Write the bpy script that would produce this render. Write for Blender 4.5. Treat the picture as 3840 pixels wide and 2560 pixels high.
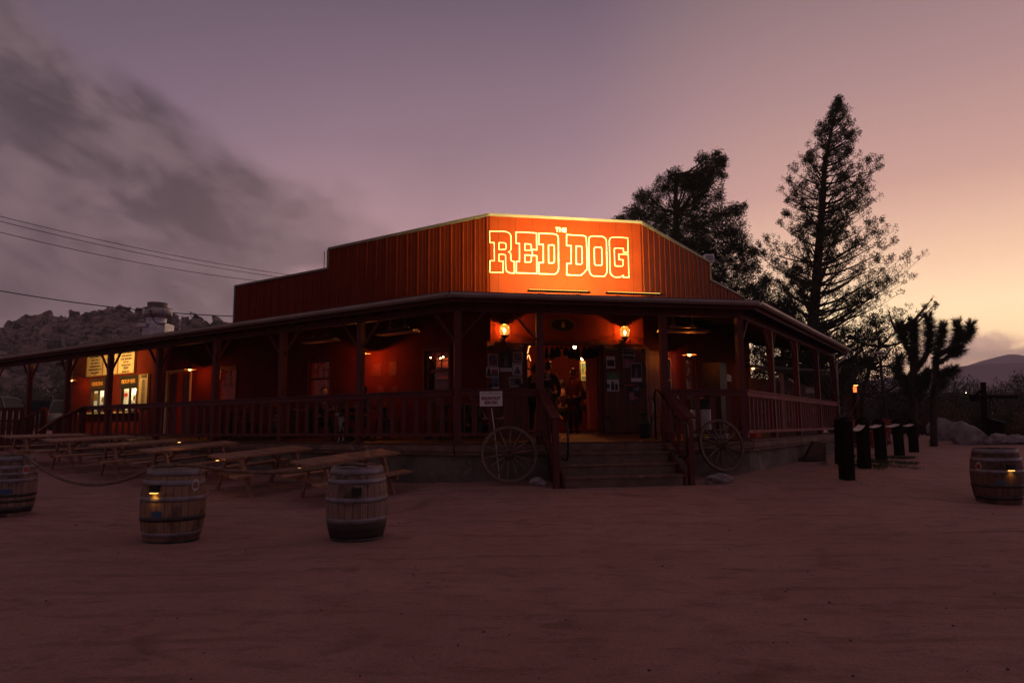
import bpy, bmesh, math, random
import numpy as np
from mathutils import Vector, Matrix, noise
random.seed(7)
R=math.radians
for o in list(bpy.data.objects): bpy.data.objects.remove(o)
SC=bpy.context.scene
COL=SC.collection

# ------------------------------------------------------------------ camera
FPX=2643.0; PITCH=math.atan(320/FPX); ROLL=0.00817; CAMZ=1.40
cam_d=bpy.data.cameras.new('camera'); cam=bpy.data.objects.new('camera',cam_d); COL.objects.link(cam)
cam_d.sensor_width=36; cam_d.lens=FPX/3840*36; cam_d.clip_start=.1; cam_d.clip_end=20000
cam.matrix_world=Matrix.Translation((0,0,CAMZ))@Matrix.Rotation(R(90)+PITCH,4,'X')@Matrix.Rotation(-ROLL,4,'Z')
SC.camera=cam
SC.render.resolution_x=1024; SC.render.resolution_y=682
SC.view_settings.view_transform='Standard'; SC.view_settings.look='None'
SC.view_settings.gamma=1; SC.view_settings.use_curve_mapping=False
SC.view_settings.exposure=0.0
SC.render.engine='CYCLES'

HAZE=.00060; CSEED=14.4
# ------------------------------------------------------------------ node helpers
def nmath(nt,op,a,b=None,c=None,clamp=False):
    n=nt.nodes.new('ShaderNodeMath'); n.operation=op; n.use_clamp=clamp
    for i,v in enumerate((a,b,c)):
        if v is None: continue
        if isinstance(v,(int,float)): n.inputs[i].default_value=v
        else: nt.links.new(v,n.inputs[i])
    return n.outputs[0]
def nramp(nt,fac,stops,interp='LINEAR'):
    n=nt.nodes.new('ShaderNodeValToRGB'); n.color_ramp.interpolation=interp
    e=n.color_ramp.elements
    while len(e)<len(stops): e.new(0.5)
    for i,(p,c) in enumerate(stops):
        e[i].position=p; e[i].color=(c[0],c[1],c[2],1)
    if isinstance(fac,(int,float)): n.inputs[0].default_value=fac
    else: nt.links.new(fac,n.inputs[0])
    return n.outputs[0]
def nmix(nt,fac,a,b,mode='MIX'):
    n=nt.nodes.new('ShaderNodeMix'); n.data_type='RGBA'; n.blend_type=mode
    for i,v in ((0,fac),(6,a),(7,b)):
        if isinstance(v,(int,float)): n.inputs[i].default_value=v
        elif isinstance(v,(tuple,list)): n.inputs[i].default_value=(v[0],v[1],v[2],1)
        else: nt.links.new(v,n.inputs[i])
    return n.outputs[2]
def nsmooth(nt,v,lo,hi):
    n=nt.nodes.new('ShaderNodeMapRange'); n.interpolation_type='SMOOTHSTEP'
    nt.links.new(v,n.inputs[0]); n.inputs[1].default_value=lo; n.inputs[2].default_value=hi
    return n.outputs[0]
def nnoise(nt,vec,scale,detail=4,rough=.5,dist=0):
    n=nt.nodes.new('ShaderNodeTexNoise'); n.inputs['Scale'].default_value=scale
    n.inputs['Detail'].default_value=detail; n.inputs['Roughness'].default_value=rough; n.inputs['Distortion'].default_value=dist
    if vec is not None: nt.links.new(vec,n.inputs['Vector'])
    return n.outputs[0]
def ncomb(nt,x,y,z):
    n=nt.nodes.new('ShaderNodeCombineXYZ')
    for i,v in enumerate((x,y,z)):
        if isinstance(v,(int,float)): n.inputs[i].default_value=v
        else: nt.links.new(v,n.inputs[i])
    return n.outputs[0]

# ------------------------------------------------------------------ world: dusk sky
SUN_AZ=33.0      # degrees right of the view axis: where the sun has just set
world=bpy.data.worlds.new('World'); SC.world=world; world.use_nodes=True
nt=world.node_tree; nt.nodes.clear()
tc=nt.nodes.new('ShaderNodeTexCoord'); sep=nt.nodes.new('ShaderNodeSeparateXYZ'); nt.links.new(tc.outputs['Generated'],sep.inputs[0])
X,Y_,Z=sep.outputs
az=nmath(nt,'MULTIPLY',nmath(nt,'ARCTAN2',X,Y_),57.29578)
el=nmath(nt,'MULTIPLY',nmath(nt,'ARCSINE',nmath(nt,'MAXIMUM',nmath(nt,'MINIMUM',Z,1.0),-1.0)),57.29578)
hx=nmath(nt,'ADD',nmath(nt,'MULTIPLY',X,math.sin(R(SUN_AZ))),nmath(nt,'MULTIPLY',Y_,math.cos(R(SUN_AZ))))
hl=nmath(nt,'SQRT',nmath(nt,'ADD',nmath(nt,'MULTIPLY',X,X),nmath(nt,'MULTIPLY',Y_,Y_)))
ca=nmath(nt,'DIVIDE',hx,nmath(nt,'MAXIMUM',hl,1e-4))        # 1 towards the sunset, -1 away
elf=nmath(nt,'DIVIDE',nmath(nt,'MAXIMUM',el,0.0),90.0)
SKY_SUN=[(0,(.88,.50,.27)),(.05,(1.05,.68,.37)),(.09,(1.06,.76,.45)),(.13,(.90,.56,.37)),(.19,(.60,.335,.275)),(.27,(.41,.235,.232)),(.37,(.225,.145,.160)),(.6,(.25,.17,.18)),(1,(.20,.14,.16))]
SKY_MID=[(0,(.60,.34,.30)),(.10,(.58,.33,.32)),(.17,(.48,.275,.295)),(.25,(.30,.182,.222)),(.36,(.150,.100,.142)),(.6,(.22,.15,.165)),(1,(.20,.14,.16))]
SKY_FAR=[(0,(.10,.07,.09)),(.12,(.15,.103,.14)),(.22,(.16,.112,.160)),(.30,(.115,.085,.132)),(.38,(.075,.058,.098)),(.6,(.16,.11,.135)),(1,(.20,.14,.16))]
cs=nramp(nt,elf,SKY_SUN); cm=nramp(nt,elf,SKY_MID); cf=nramp(nt,elf,SKY_FAR)
sky=nmix(nt,nsmooth(nt,ca,.88,1.0),nmix(nt,nsmooth(nt,ca,.15,.92),cf,cm),cs)
# cloud bank, denser to the left and low, in long streaks that fall to the right
u=nmath(nt,'ADD',nmath(nt,'MULTIPLY',az,.94),nmath(nt,'MULTIPLY',el,-.34))
v=nmath(nt,'ADD',nmath(nt,'MULTIPLY',az,.34),nmath(nt,'MULTIPLY',el,.94))
cv=ncomb(nt,nmath(nt,'MULTIPLY',u,.062),nmath(nt,'MULTIPLY',v,.115),CSEED)
n1=nnoise(nt,cv,1.0,7,.52,.35)
n2=nnoise(nt,cv,2.6,5,.55,.2)
edge=nmath(nt,'SUBTRACT',nmath(nt,'SUBTRACT',26.0,nmath(nt,'MULTIPLY',nmath(nt,'ADD',az,36.0),.40)),el)
edge=nmath(nt,'ADD',edge,nmath(nt,'MULTIPLY',nmath(nt,'SUBTRACT',n1,.5),34.0))
m1=nsmooth(nt,edge,-3.0,6.5)
streak=nsmooth(nt,nmath(nt,'ADD',nmath(nt,'MULTIPLY',n1,.65),nmath(nt,'MULTIPLY',n2,.35)),.32,.50)
lown=nsmooth(nt,nmath(nt,'ADD',az,nmath(nt,'MULTIPLY',el,1.3)),4.0,-26.0)
streak=nmath(nt,'MAXIMUM',streak,nmath(nt,'MULTIPLY',lown,.92))
fade=nsmooth(nt,az,7.0,-12.0)
mask=nmath(nt,'MULTIPLY',nmath(nt,'MULTIPLY',m1,streak),fade)
ccol=nmix(nt,nsmooth(nt,n2,.32,.68),(.050,.033,.040),(.165,.108,.122))
ccol=nmix(nt,nmath(nt,'MULTIPLY',nsmooth(nt,az,-30.0,0.0),.9),ccol,(.26,.155,.165))
ccol=nmix(nt,nsmooth(nt,el,12.0,1.0),ccol,(.105,.074,.092))
sky=nmix(nt,nmath(nt,'MULTIPLY',mask,.93),sky,ccol)
# thin high veil
veil=nmath(nt,'MULTIPLY',nsmooth(nt,nnoise(nt,ncomb(nt,nmath(nt,'MULTIPLY',u,.035),nmath(nt,'MULTIPLY',v,.05),9.1),1.0,5,.5,.4),.45,.72),.55)
sky=nmix(nt,nmath(nt,'MULTIPLY',veil,nsmooth(nt,az,12.0,-22.0)),sky,(.155,.105,.125))
# low smoky cloud over the mountain on the right
dx=nmath(nt,'DIVIDE',nmath(nt,'SUBTRACT',az,32.5),5.6); dy=nmath(nt,'DIVIDE',nmath(nt,'SUBTRACT',el,4.2),2.3)
rr=nmath(nt,'SQRT',nmath(nt,'ADD',nmath(nt,'MULTIPLY',dx,dx),nmath(nt,'MULTIPLY',dy,dy)))
n3=nnoise(nt,ncomb(nt,nmath(nt,'MULTIPLY',az,.35),nmath(nt,'MULTIPLY',el,.6),1.3),1.0,7,.6,.5)
sm=nsmooth(nt,nmath(nt,'SUBTRACT',nmath(nt,'ADD',rr,nmath(nt,'MULTIPLY',nmath(nt,'SUBTRACT',n3,.5),2.2)),0.0),1.15,.55)
smc=nmix(nt,nsmooth(nt,n3,.35,.65),(.27,.17,.17),(.48,.28,.22))
sky=nmix(nt,nmath(nt,'MULTIPLY',sm,.85),sky,smc)
# the sky itself is a little brighter than it looks through the dusk haze near the ground
pth=nmath(nt,'MINIMUM',nmath(nt,'DIVIDE',190.0,nmath(nt,'MAXIMUM',nmath(nt,'TANGENT',nmath(nt,'MULTIPLY',nmath(nt,'MAXIMUM',el,.5),.0174533)),.01)),2000.0)
ginv=nmath(nt,'EXPONENT',nmath(nt,'MULTIPLY',pth,HAZE*.92))
gs=nt.nodes.new('ShaderNodeVectorMath'); gs.operation='SCALE'; nt.links.new(sky,gs.inputs[0]); nt.links.new(ginv,gs.inputs['Scale']); sky=gs.outputs[0]
# below the horizon: dark earth
sky=nmix(nt,nsmooth(nt,el,-.5,-4.0),sky,(.04,.028,.03))
nish=nt.nodes.new('ShaderNodeTexSky'); nish.sky_type='NISHITA'; nish.sun_disc=False
nish.sun_elevation=R(-1.0); nish.sun_rotation=R(SUN_AZ)
nscale=nt.nodes.new('ShaderNodeVectorMath'); nscale.operation='SCALE'; nt.links.new(nish.outputs[0],nscale.inputs[0]); nscale.inputs['Scale'].default_value=.05
addn=nmix(nt,1.0,sky,nscale.outputs[0],'ADD')
bg=nt.nodes.new('ShaderNodeBackground'); nt.links.new(addn,bg.inputs[0]); bg.inputs[1].default_value=1.0
wo=nt.nodes.new('ShaderNodeOutputWorld'); nt.links.new(bg.outputs[0],wo.inputs[0])

# afterglow of the set sun (very weak, very soft)
sd=bpy.data.lights.new('sun','SUN'); sd.energy=.05; sd.angle=R(25); sd.color=(1,.62,.42)
so=bpy.data.objects.new('sun',sd); COL.objects.link(so)
so.rotation_euler=Vector((math.sin(R(SUN_AZ+22)),math.cos(R(SUN_AZ+22)),.14)).to_track_quat('Z','Y').to_euler()

# ------------------------------------------------------------------ materials
MATS={}
def pmat(name,c1,c2=None,scale=4,rough=.7,metal=0,bump=0,bscale=None,stretch=(1,1,1),detail=5,spec=.3,lo=.35,hi=.65,wear=None,wearscale=1.2):
    if name in MATS: return MATS[name]
    m=bpy.data.materials.new(name); m.use_nodes=True; nt=m.node_tree; b=nt.nodes['Principled BSDF']
    b.inputs['Roughness'].default_value=rough; b.inputs['Metallic'].default_value=metal
    b.inputs['Specular IOR Level'].default_value=spec
    tc=nt.nodes.new('ShaderNodeTexCoord'); mp=nt.nodes.new('ShaderNodeMapping'); nt.links.new(tc.outputs['Object'],mp.inputs[0]); mp.inputs['Scale'].default_value=stretch
    if c2 is None: c2=tuple(x*.75 for x in c1)
    f=nnoise(nt,mp.outputs[0],scale,detail,.6)
    col=nmix(nt,nsmooth(nt,f,lo,hi),c1,c2)
    if wear:
        w=nnoise(nt,mp.outputs[0],wearscale,8,.7)
        col=nmix(nt,nsmooth(nt,w,.56,.66),col,wear)
    nt.links.new(col,b.inputs['Base Color'])
    if bump:
        bn=nt.nodes.new('ShaderNodeBump'); bn.inputs['Strength'].default_value=bump; bn.inputs['Distance'].default_value=.02
        nt.links.new(nnoise(nt,mp.outputs[0],bscale or scale*3,6,.65),bn.inputs['Height']); nt.links.new(bn.outputs[0],b.inputs['Normal'])
    MATS[name]=m; return m
def emat(name,c,s,base=(.8,.8,.8)):
    if name in MATS: return MATS[name]
    m=bpy.data.materials.new(name); m.use_nodes=True; b=m.node_tree.nodes['Principled BSDF']
    b.inputs['Base Color'].default_value=(*base,1)
    b.inputs['Emission Color'].default_value=(*c,1); b.inputs['Emission Strength'].default_value=s
    MATS[name]=m; return m
def glass(name,c=(1,1,1),rough=.02,tr=.9):
    if name in MATS: return MATS[name]
    m=bpy.data.materials.new(name); m.use_nodes=True; nt=m.node_tree; nt.nodes.clear()
    g=nt.nodes.new('ShaderNodeBsdfGlossy'); g.inputs['Roughness'].default_value=rough; g.inputs[0].default_value=(1,1,1,1)
    t=nt.nodes.new('ShaderNodeBsdfTransparent'); t.inputs[0].default_value=(*c,1)
    fr=nt.nodes.new('ShaderNodeFresnel'); fr.inputs[0].default_value=1.16
    mx=nt.nodes.new('ShaderNodeMixShader'); o=nt.nodes.new('ShaderNodeOutputMaterial')
    mx.inputs[0].default_value=.018; nt.links.new(t.outputs[0],mx.inputs[1]); nt.links.new(g.outputs[0],mx.inputs[2]); nt.links.new(mx.outputs[0],o.inputs[0])
    MATS[name]=m; return m

M_red=pmat('red_metal_siding',(.170,.0215,.0046),(.142,.0168,.0042),1.5,.62,0,.06,6,spec=.10)
M_redwall=pmat('red_stucco_wall',(.130,.016,.008),(.100,.012,.006),2.2,.85,0,.5,30,spec=.08,wear=(.085,.011,.007),wearscale=1.6)
M_redwood=pmat('red_painted_wood',(.098,.015,.014),(.072,.011,.011),3,.62,0,.25,14,(1,1,.15),wear=(.12,.032,.028),wearscale=5)
M_redwood_glow=pmat('glow_lit_red_wood',(.26,.075,.060),(.20,.052,.042),3,.7,0,.3,14,(1,1,.2),wear=(.30,.13,.10),wearscale=6)  # lighter copy of the red paint, the sky's glow put into its colour
M_wood=pmat('brown_planks',(.135,.036,.018),(.078,.022,.012),2.5,.6,0,.3,16,(3,3,.25),wear=(.17,.07,.035),wearscale=1.5)
M_oldwood=pmat('weathered_wood',(.185,.100,.072),(.11,.058,.044),3,.75,0,.45,14,(1,1,1),wear=(.28,.18,.14),wearscale=2.5)
M_picnic=pmat('picnic_timber',(.33,.165,.10),(.20,.095,.058),2,.65,0,.4,10,(6,.5,6),wear=(.33,.19,.12),wearscale=2)
M_deck=pmat('deck_boards',(.085,.030,.018),(.052,.019,.012),2,.6,0,.4,12,(.5,5,1))
M_gutter=pmat('gutter_metal',(.36,.30,.28),(.29,.24,.225),2,.42,.35,.05,8)
M_trim=pmat('metal_trim',(.22,.19,.18),(.17,.15,.145),2,.5,.0,.05,8,spec=.2)
M_galv=pmat('galvanised_steel',(.48,.46,.48),(.36,.34,.37),5,.34,.75,.05,12,wear=(.30,.26,.26),wearscale=3)
M_dark=pmat('black_metal',(.018,.016,.017),(.028,.024,.024),6,.45,.4,.05)
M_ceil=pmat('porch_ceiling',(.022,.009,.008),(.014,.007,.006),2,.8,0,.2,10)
M_conc=pmat('rough_foundation',(.165,.125,.105),(.10,.076,.064),2.2,.9,0,.9,12,wear=(.22,.17,.14),wearscale=1.1)
M_cream=pmat('cream_sign_paint',(.82,.78,.62),(.78,.74,.58),2,.5)
M_board=pmat('menu_board_paint',(.66,.50,.30),(.59,.44,.25),1.5,.6)
M_ink=pmat('dark_ink',(.045,.016,.010),(.03,.012,.009),4,.7)
M_green=pmat('dark_green_board',(.020,.017,.010),(.015,.013,.008),3,.6)
M_gold=pmat('gold_lettering',(.80,.42,.10),(.72,.36,.08),3,.5)
M_white=pmat('white_sign',(.62,.57,.57),(.54,.50,.51),3,.6)
M_inkred=pmat('dark_red_ink',(.15,.008,.014),(.13,.007,.012),3,.6)
M_glass=glass('window_glass')
M_black=pmat('black_cloth',(.012,.010,.011),(.020,.016,.017),8,.9)
M_skin=pmat('skin',(.42,.22,.15),(.37,.19,.13),8,.55)
M_hair=pmat('dark_hair',(.02,.012,.009),(.035,.02,.014),30,.6)
M_shade=pmat('enamel_shade',(.30,.27,.25),(.25,.22,.2),5,.35,.2)
M_bulb=emat('bulb_glow',(1,.50,.14),10)
M_bark=pmat('bark',(.055,.036,.028),(.03,.02,.017),8,.9,0,.6,20,(1,1,.3))
M_needle=pmat('conifer_foliage',(.022,.032,.018),(.040,.050,.026),1.2,.8)
M_needle2=pmat('pine_foliage',(.030,.045,.022),(.055,.070,.032),1.0,.8)
M_josh=pmat('joshua_leaves',(.060,.080,.045),(.035,.050,.030),2,.7)
M_shrub=pmat('desert_shrub',(.085,.080,.045),(.045,.048,.028),1.5,.85)
M_shrub2=pmat('dry_shrub',(.15,.095,.045),(.085,.060,.032),1.5,.85)
M_boulder=pmat('boulder_granite',(.30,.25,.245),(.17,.14,.145),1.6,.85,0,.8,7,wear=(.36,.30,.29),wearscale=2.5)
M_tie=pmat('tarred_timber',(.014,.008,.006),(.009,.006,.005),3,.9,0,.6,12,(1,1,.2),spec=.04,wear=(.040,.016,.011),wearscale=4)
M_wheel=pmat('wheel_wood',(.17,.098,.074),(.10,.056,.044),3,.8,0,.45,14,wear=(.18,.11,.09),wearscale=2.5)
M_rope=pmat('manila_rope',(.20,.12,.075),(.13,.078,.05),12,.9)

# ------------------------------------------------------------------ projection helpers (a photo pixel -> a point in the place)
cr,sr,cp,sp=math.cos(ROLL),math.sin(ROLL),math.cos(PITCH),math.sin(PITCH)
def ray(px,py):
    xc=(px-1920)/FPX; yc=(1280-py)/FPX
    x=xc*cr+yc*sr; y=-xc*sr+yc*cr
    return Vector((x,cp-sp*y,sp+cp*y))
C0=Vector((0,0,CAMZ))
def atz(px,py,z): d=ray(px,py); return C0+d*((z-CAMZ)/d.z)
def aty(px,py,Y): d=ray(px,py); return C0+d*(Y/d.y)

class Frame:
    def __init__(s,o,d,n): s.o=Vector(o); s.d=Vector(d); s.n=Vector(n)      # xy origin, direction, inward normal
    def p(s,t,d,z): q=s.o+s.d*t+s.n*d; return Vector((q.x,q.y,z))
    def hit(s,px,py,d=0):                                   # pixel -> (t, z) on the plane at inward distance d
        r=ray(px,py); b=s.o+s.n*d; k=(b.x*s.n.x+b.y*s.n.y)/(r.x*s.n.x+r.y*s.n.y); q=C0+r*k
        return (Vector((q.x,q.y))-b).dot(s.d), q.z
    def mat(s,t=0,d=0,z=0,flip=False):
        x=Vector((s.d.x,s.d.y,0)); y=Vector((s.n.x,s.n.y,0))
        if x.cross(y).z<0: x=-x
        m=Matrix((( x.x,y.x,0),(x.y,y.y,0),(0,0,1))).to_4x4(); return Matrix.Translation(s.p(t,d,z))@m
aF=R(11.3)
FD=Vector((math.cos(aF),math.sin(aF))); LD=Vector((math.cos(R(146.1)),math.sin(R(146.1)))); RD=Vector((math.cos(R(56.2)),math.sin(R(56.2))))
nF=Vector((-FD.y,FD.x)); nL=Vector((LD.y,-LD.x)); nR=Vector((-RD.y,RD.x))
A2=Vector((-1.1,14.12)); D2=A2+FD*6.2
FF=Frame(A2,FD,nF); FL=Frame(A2,LD,nL); FR=Frame(D2,RD,nR)
def isect(p,d,q,e):
    den=d.x*e.y-d.y*e.x; w=q-p; return p+d*((w.x*e.y-w.y*e.x)/den)
def corners(dist): return isect(A2+nL*dist,LD,A2+nF*dist,FD), isect(D2+nR*dist,RD,D2+nF*dist,FD)
WD=2.72
WLc,WRc=corners(WD); GLc,GRc=corners(-.45)
WF=Frame(WLc,FD,nF); WL=Frame(WLc,LD,nL); WR=Frame(WRc,RD,nR)
WFLEN=(WRc-WLc).length
DZ=1.10; RZ=2.16; EZ=3.98
def deckz(d): return DZ+.0433*max(d,0)
FLOORZ=deckz(WD)

# ground height from control points
def z7(x,y): return (x*.6803,1550+y*.6803)
TABS=[]
for (N_,Lc,Rc,Yn) in (((1700,285),(1595,260),(2212,212),12.4),((1245,248),(1140,228),(1725,190),13.4),((820,212),(755,197),(1320,160),14.5),((540,182),(487,170),(1025,148),15.6),((290,153),(225,140),(760,128),16.6),((60,131),(-6,119),(510,118),17.7)):
    rN,rL,rR=[(lambda d:d.x/d.y)(ray(*z7(*q))) for q in (N_,Lc,Rc)]
    kk=(rN-rL)*Yn/.74; best=min((abs(math.sin(a)+rL*math.cos(a)-kk),a) for a in [R(30+i*.25) for i in range(160)])[1]
    Lg=(rR-rN)*Yn/(math.cos(best)-rR*math.sin(best))
    yL=Yn+.74*math.cos(best); yR=Yn+Lg*math.sin(best)
    TABS.append((aty(*z7(*N_),Yn),aty(*z7(*Lc),yL),aty(*z7(*Rc),yR),Lg,math.degrees(best)))
CP=[(v.x,v.y,v.z-.75) for tb in TABS for v in tb[:3]]+[
(-7.8,11.1,.1),(-4.3,9.1,0),(-1.95,9,0),(8.4,12.4,.03),(.88,13.2,.25),(3.66,14.05,.25),(-.05,13.7,.34),(4.6,14.9,.38),(5.4,15.3,.42),(-1.3,14.0,.36),
(6.7,14.1,.35),(8.5,17.1,.35),(10.1,19.2,.39),(12,21.9,.41),(13.4,23.5,.47),(18.2,28,.58),(20,33,.85),(26,30,.62),(18,20,.32),(24,22,.35),(34,30,.5),(30,45,.7),(45,45,.6),(16,36,.6),
(0,-6,0),(12,-4,0),(-12,-4,0),(0,3,0),(5,3,0),(-5,3,0),(-9,6,.02),(9,6,0),(0,7,0),(1,10,.02),(4.5,10.5,.02),(14,12,.08),(20,10,.1),(-14,10,.2),(-18,16,.45),(-14.5,21,.6),(-19,25,.85),(-26,28,1.0),(-30,42,1.55),(-45,45,1.7),(-20,42,1.4),(0,34,.5),(-8,40,.8),(-40,25,1.1),(40,10,.2),(-30,5,.4),(30,-5,.1),(-30,-10,.2)]
cpa=np.array(CP); _d=np.linalg.norm(cpa[:,None,:2]-cpa[None,:,:2],axis=2)
_w=np.linalg.solve(_d-np.eye(len(CP))*.6,cpa[:,2]-.3)
def Garr(P):
    z=np.linalg.norm(P[:,None,:]-cpa[None,:,:2],axis=2)@_w+.3
    r=np.linalg.norm(P,axis=1); k=np.clip((r-42)/30,0,1); k=k*k*(3-2*k)
    side=np.where(P[:,0]<0,1.5,.6)
    return z*(1-k)+side*k
def G(x,y): return float(Garr(np.array([[x,y]]))[0])

# ------------------------------------------------------------------ mesh builder
class MB:
    def __init__(s): s.v=[]; s.f=[]
    def add(s,vs,fs):
        k=len(s.v); s.v+=[Vector(v) for v in vs]; s.f+=[tuple(i+k for i in f) for f in fs]; return s
    def box(s,c,size,M=None):
        x,y,z=[q/2 for q in size]
        vs=[Vector((a*x,b*y,d*z)) for a in(-1,1) for b in(-1,1) for d in(-1,1)]
        c=Vector(c)
        vs=[(M@(c+w) if M else c+w) for w in vs]
        return s.add(vs,[(0,1,3,2),(4,6,7,5),(0,4,5,1),(2,3,7,6),(0,2,6,4),(1,5,7,3)])
    def beam(s,p0,p1,w,h,up=(0,0,1),ext=0):
        p0,p1=Vector(p0),Vector(p1); d=(p1-p0).normalized(); p0=p0-d*ext; p1=p1+d*ext
        up=Vector(up); sd=d.cross(up)
        if sd.length<1e-4: sd=d.cross(Vector((0,1,0)))
        sd.normalize(); u=sd.cross(d).normalized()
        vs=[p+sd*(a*w/2)+u*(b*h/2) for p in(p0,p1) for a,b in((-1,-1),(1,-1),(1,1),(-1,1))]
        return s.add(vs,[(0,3,2,1),(4,5,6,7),(0,1,5,4),(1,2,6,5),(2,3,7,6),(3,0,4,7)])
    def tube(s,pts,r,n=8,cap=True):
        pts=[Vector(p) for p in pts]; k=len(s.v); prev=None
        rs=r if isinstance(r,(list,tuple)) else [r]*len(pts)
        for i,p in enumerate(pts):
            a=pts[max(i-1,0)]; b=pts[min(i+1,len(pts)-1)]; d=(b-a).normalized()
            if prev is None:
                up=Vector((0,0,1)) if abs(d.z)<.9 else Vector((1,0,0)); sd=d.cross(up).normalized()
            else:
                sd=(prev-d*prev.dot(d)).normalized()
            prev=sd; u=d.cross(sd)
            for j in range(n):
                an=2*math.pi*j/n; s.v.append(p+(sd*math.cos(an)+u*math.sin(an))*rs[i])
        for i in range(len(pts)-1):
            for j in range(n):
                a=k+i*n+j; b=k+i*n+(j+1)%n; s.f.append((a,b,b+n,a+n))
        if cap: s.f.append(tuple(k+j for j in range(n-1,-1,-1))); s.f.append(tuple(k+(len(pts)-1)*n+j for j in range(n)))
        return s
    def lathe(s,prof,c=(0,0,0),n=24,M=None,mod=None):
        k=len(s.v); c=Vector(c)
        for (r,z) in prof:
            for j in range(n):
                an=2*math.pi*j/n; q=r*(mod(j,z) if mod else 1)
                p=c+Vector((q*math.cos(an),q*math.sin(an),z)); s.v.append(M@p if M else p)
        for i in range(len(prof)-1):
            for j in range(n):
                a=k+i*n+j; b=k+i*n+(j+1)%n; s.f.append((a,b,b+n,a+n))
        if prof[0][0]>1e-4: s.f.append(tuple(k+j for j in range(n-1,-1,-1)))
        if prof[-1][0]>1e-4: s.f.append(tuple(k+(len(prof)-1)*n+j for j in range(n)))
        return s
    def prism(s,poly,z0,z1,M=None):      # poly in xy, extruded along z
        n=len(poly); vs=[Vector((p[0],p[1],z)) for z in(z0,z1) for p in poly]
        if M: vs=[M@q for q in vs]
        return s.add(vs,[tuple(range(n-1,-1,-1)),tuple(range(n,2*n))]+[(i,(i+1)%n,n+(i+1)%n,n+i) for i in range(n)])
    def ball(s,c,r,n=10,m=7,sc=(1,1,1),M=None,nz=0,seed=0):
        k=len(s.v); c=Vector(c)
        for i in range(m+1):
            th=math.pi*i/m
            for j in range(n):
                ph=2*math.pi*j/n; d=Vector((math.sin(th)*math.cos(ph),math.sin(th)*math.sin(ph),math.cos(th)))
                q=r*(1+nz*noise.noise(d*1.7+Vector((seed,seed*.7,0)))) if nz else r
                p=Vector((d.x*sc[0],d.y*sc[1],d.z*sc[2]))*q
                s.v.append((M@(c+p)) if M else c+p)
        for i in range(m):
            for j in range(n):
                a=k+i*n+j; b=k+i*n+(j+1)%n; s.f.append((a,b,b+n,a+n))
        return s

XF={}
def world_m(o): return XF.get(o.name,Matrix.Identity(4))
def props(o,label=None,cat=None,group=None,kind=None):
    if label: o['label']=label
    if cat: o['category']=cat
    if group: o['group']=group
    if kind: o['kind']=kind
    return o
def thing(name,label,cat,loc=(0,0,0),rz=0,group=None,M=None):
    o=bpy.data.objects.new(name,None); COL.objects.link(o); o.empty_display_size=.2
    m=M if M is not None else Matrix.Translation(Vector(loc))@Matrix.Rotation(rz,4,'Z')
    o.matrix_world=m; XF[o.name]=m.copy()
    return props(o,label,cat,group)
def obj(name,mb,mat,parent=None,smooth=False,world=True,label=None,mats=None,fmat=None,sharp=None):
    me=bpy.data.meshes.new(name)
    vs=mb.v
    if parent is not None and world:
        inv=world_m(parent).inverted(); vs=[inv@q for q in vs]
    me.from_pydata([tuple(q) for q in vs],[],mb.f); me.validate(); me.update()
    if mats:
        for m in mats: me.materials.append(m)
        if fmat:
            for p,i in zip(me.polygons,fmat): p.material_index=i
    else: me.materials.append(mat)
    bm=bmesh.new(); bm.from_mesh(me); bmesh.ops.recalc_face_normals(bm,faces=bm.faces); bm.to_mesh(me); bm.free()
    if smooth:
        for p in me.polygons: p.use_smooth=True
        if sharp: me.set_sharp_from_angle(angle=R(sharp))
    o=bpy.data.objects.new(name,me); COL.objects.link(o)
    if parent is not None:
        o.parent=parent; XF[o.name]=world_m(parent).copy()
    else: XF[o.name]=Matrix.Identity(4)
    if label: o['label']=label
    return o
def at_parent(o,parent):
    o.parent=parent; return o
def dup(root,M,label=None,group=None,skip=()):
    r=root.copy(); COL.objects.link(r); r.matrix_world=M; XF[r.name]=M.copy()
    if label: r['label']=label
    if group: r['group']=group
    for ch in list(root.children):
        if ch.get('skip') : continue
        c=ch.copy(); COL.objects.link(c); c.parent=r
        for g in ch.children:
            d=g.copy(); COL.objects.link(d); d.parent=c
    return r
def light(name,kind,loc,energy,color,parent=None,size=.1,**kw):
    l=bpy.data.lights.new(name,kind); l.energy=energy; l.color=color
    if kind in('POINT','SPOT'): l.shadow_soft_size=size
    if kind=='AREA': l.size=size
    for k,v in kw.items(): setattr(l,k,v)
    o=bpy.data.objects.new(name,l); COL.objects.link(o)
    if parent is not None:
        o.parent=parent; o.location=world_m(parent).inverted()@Vector(loc)
    else: o.location=loc
    return o
def text_mesh(body,size,M,depth=.004,align='CENTER',bold=0,wide=1.0):
    c=bpy.data.curves.new('t','FONT'); c.body=body; c.size=size; c.align_x=align; c.align_y='CENTER'; c.extrude=depth/2; c.offset=bold; c.resolution_u=2
    o=bpy.data.objects.new('t',c); COL.objects.link(o)
    dg=bpy.context.evaluated_depsgraph_get(); dg.update(); me=bpy.data.meshes.new_from_object(o.evaluated_get(dg))
    mb=MB(); S=Matrix.Diagonal((wide,1,1,1))
    mb.add([M@(S@v.co) for v in me.vertices],[tuple(p.vertices) for p in me.polygons])
    bpy.data.objects.remove(o); bpy.data.curves.remove(c); bpy.data.meshes.remove(me)
    return mb
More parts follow.
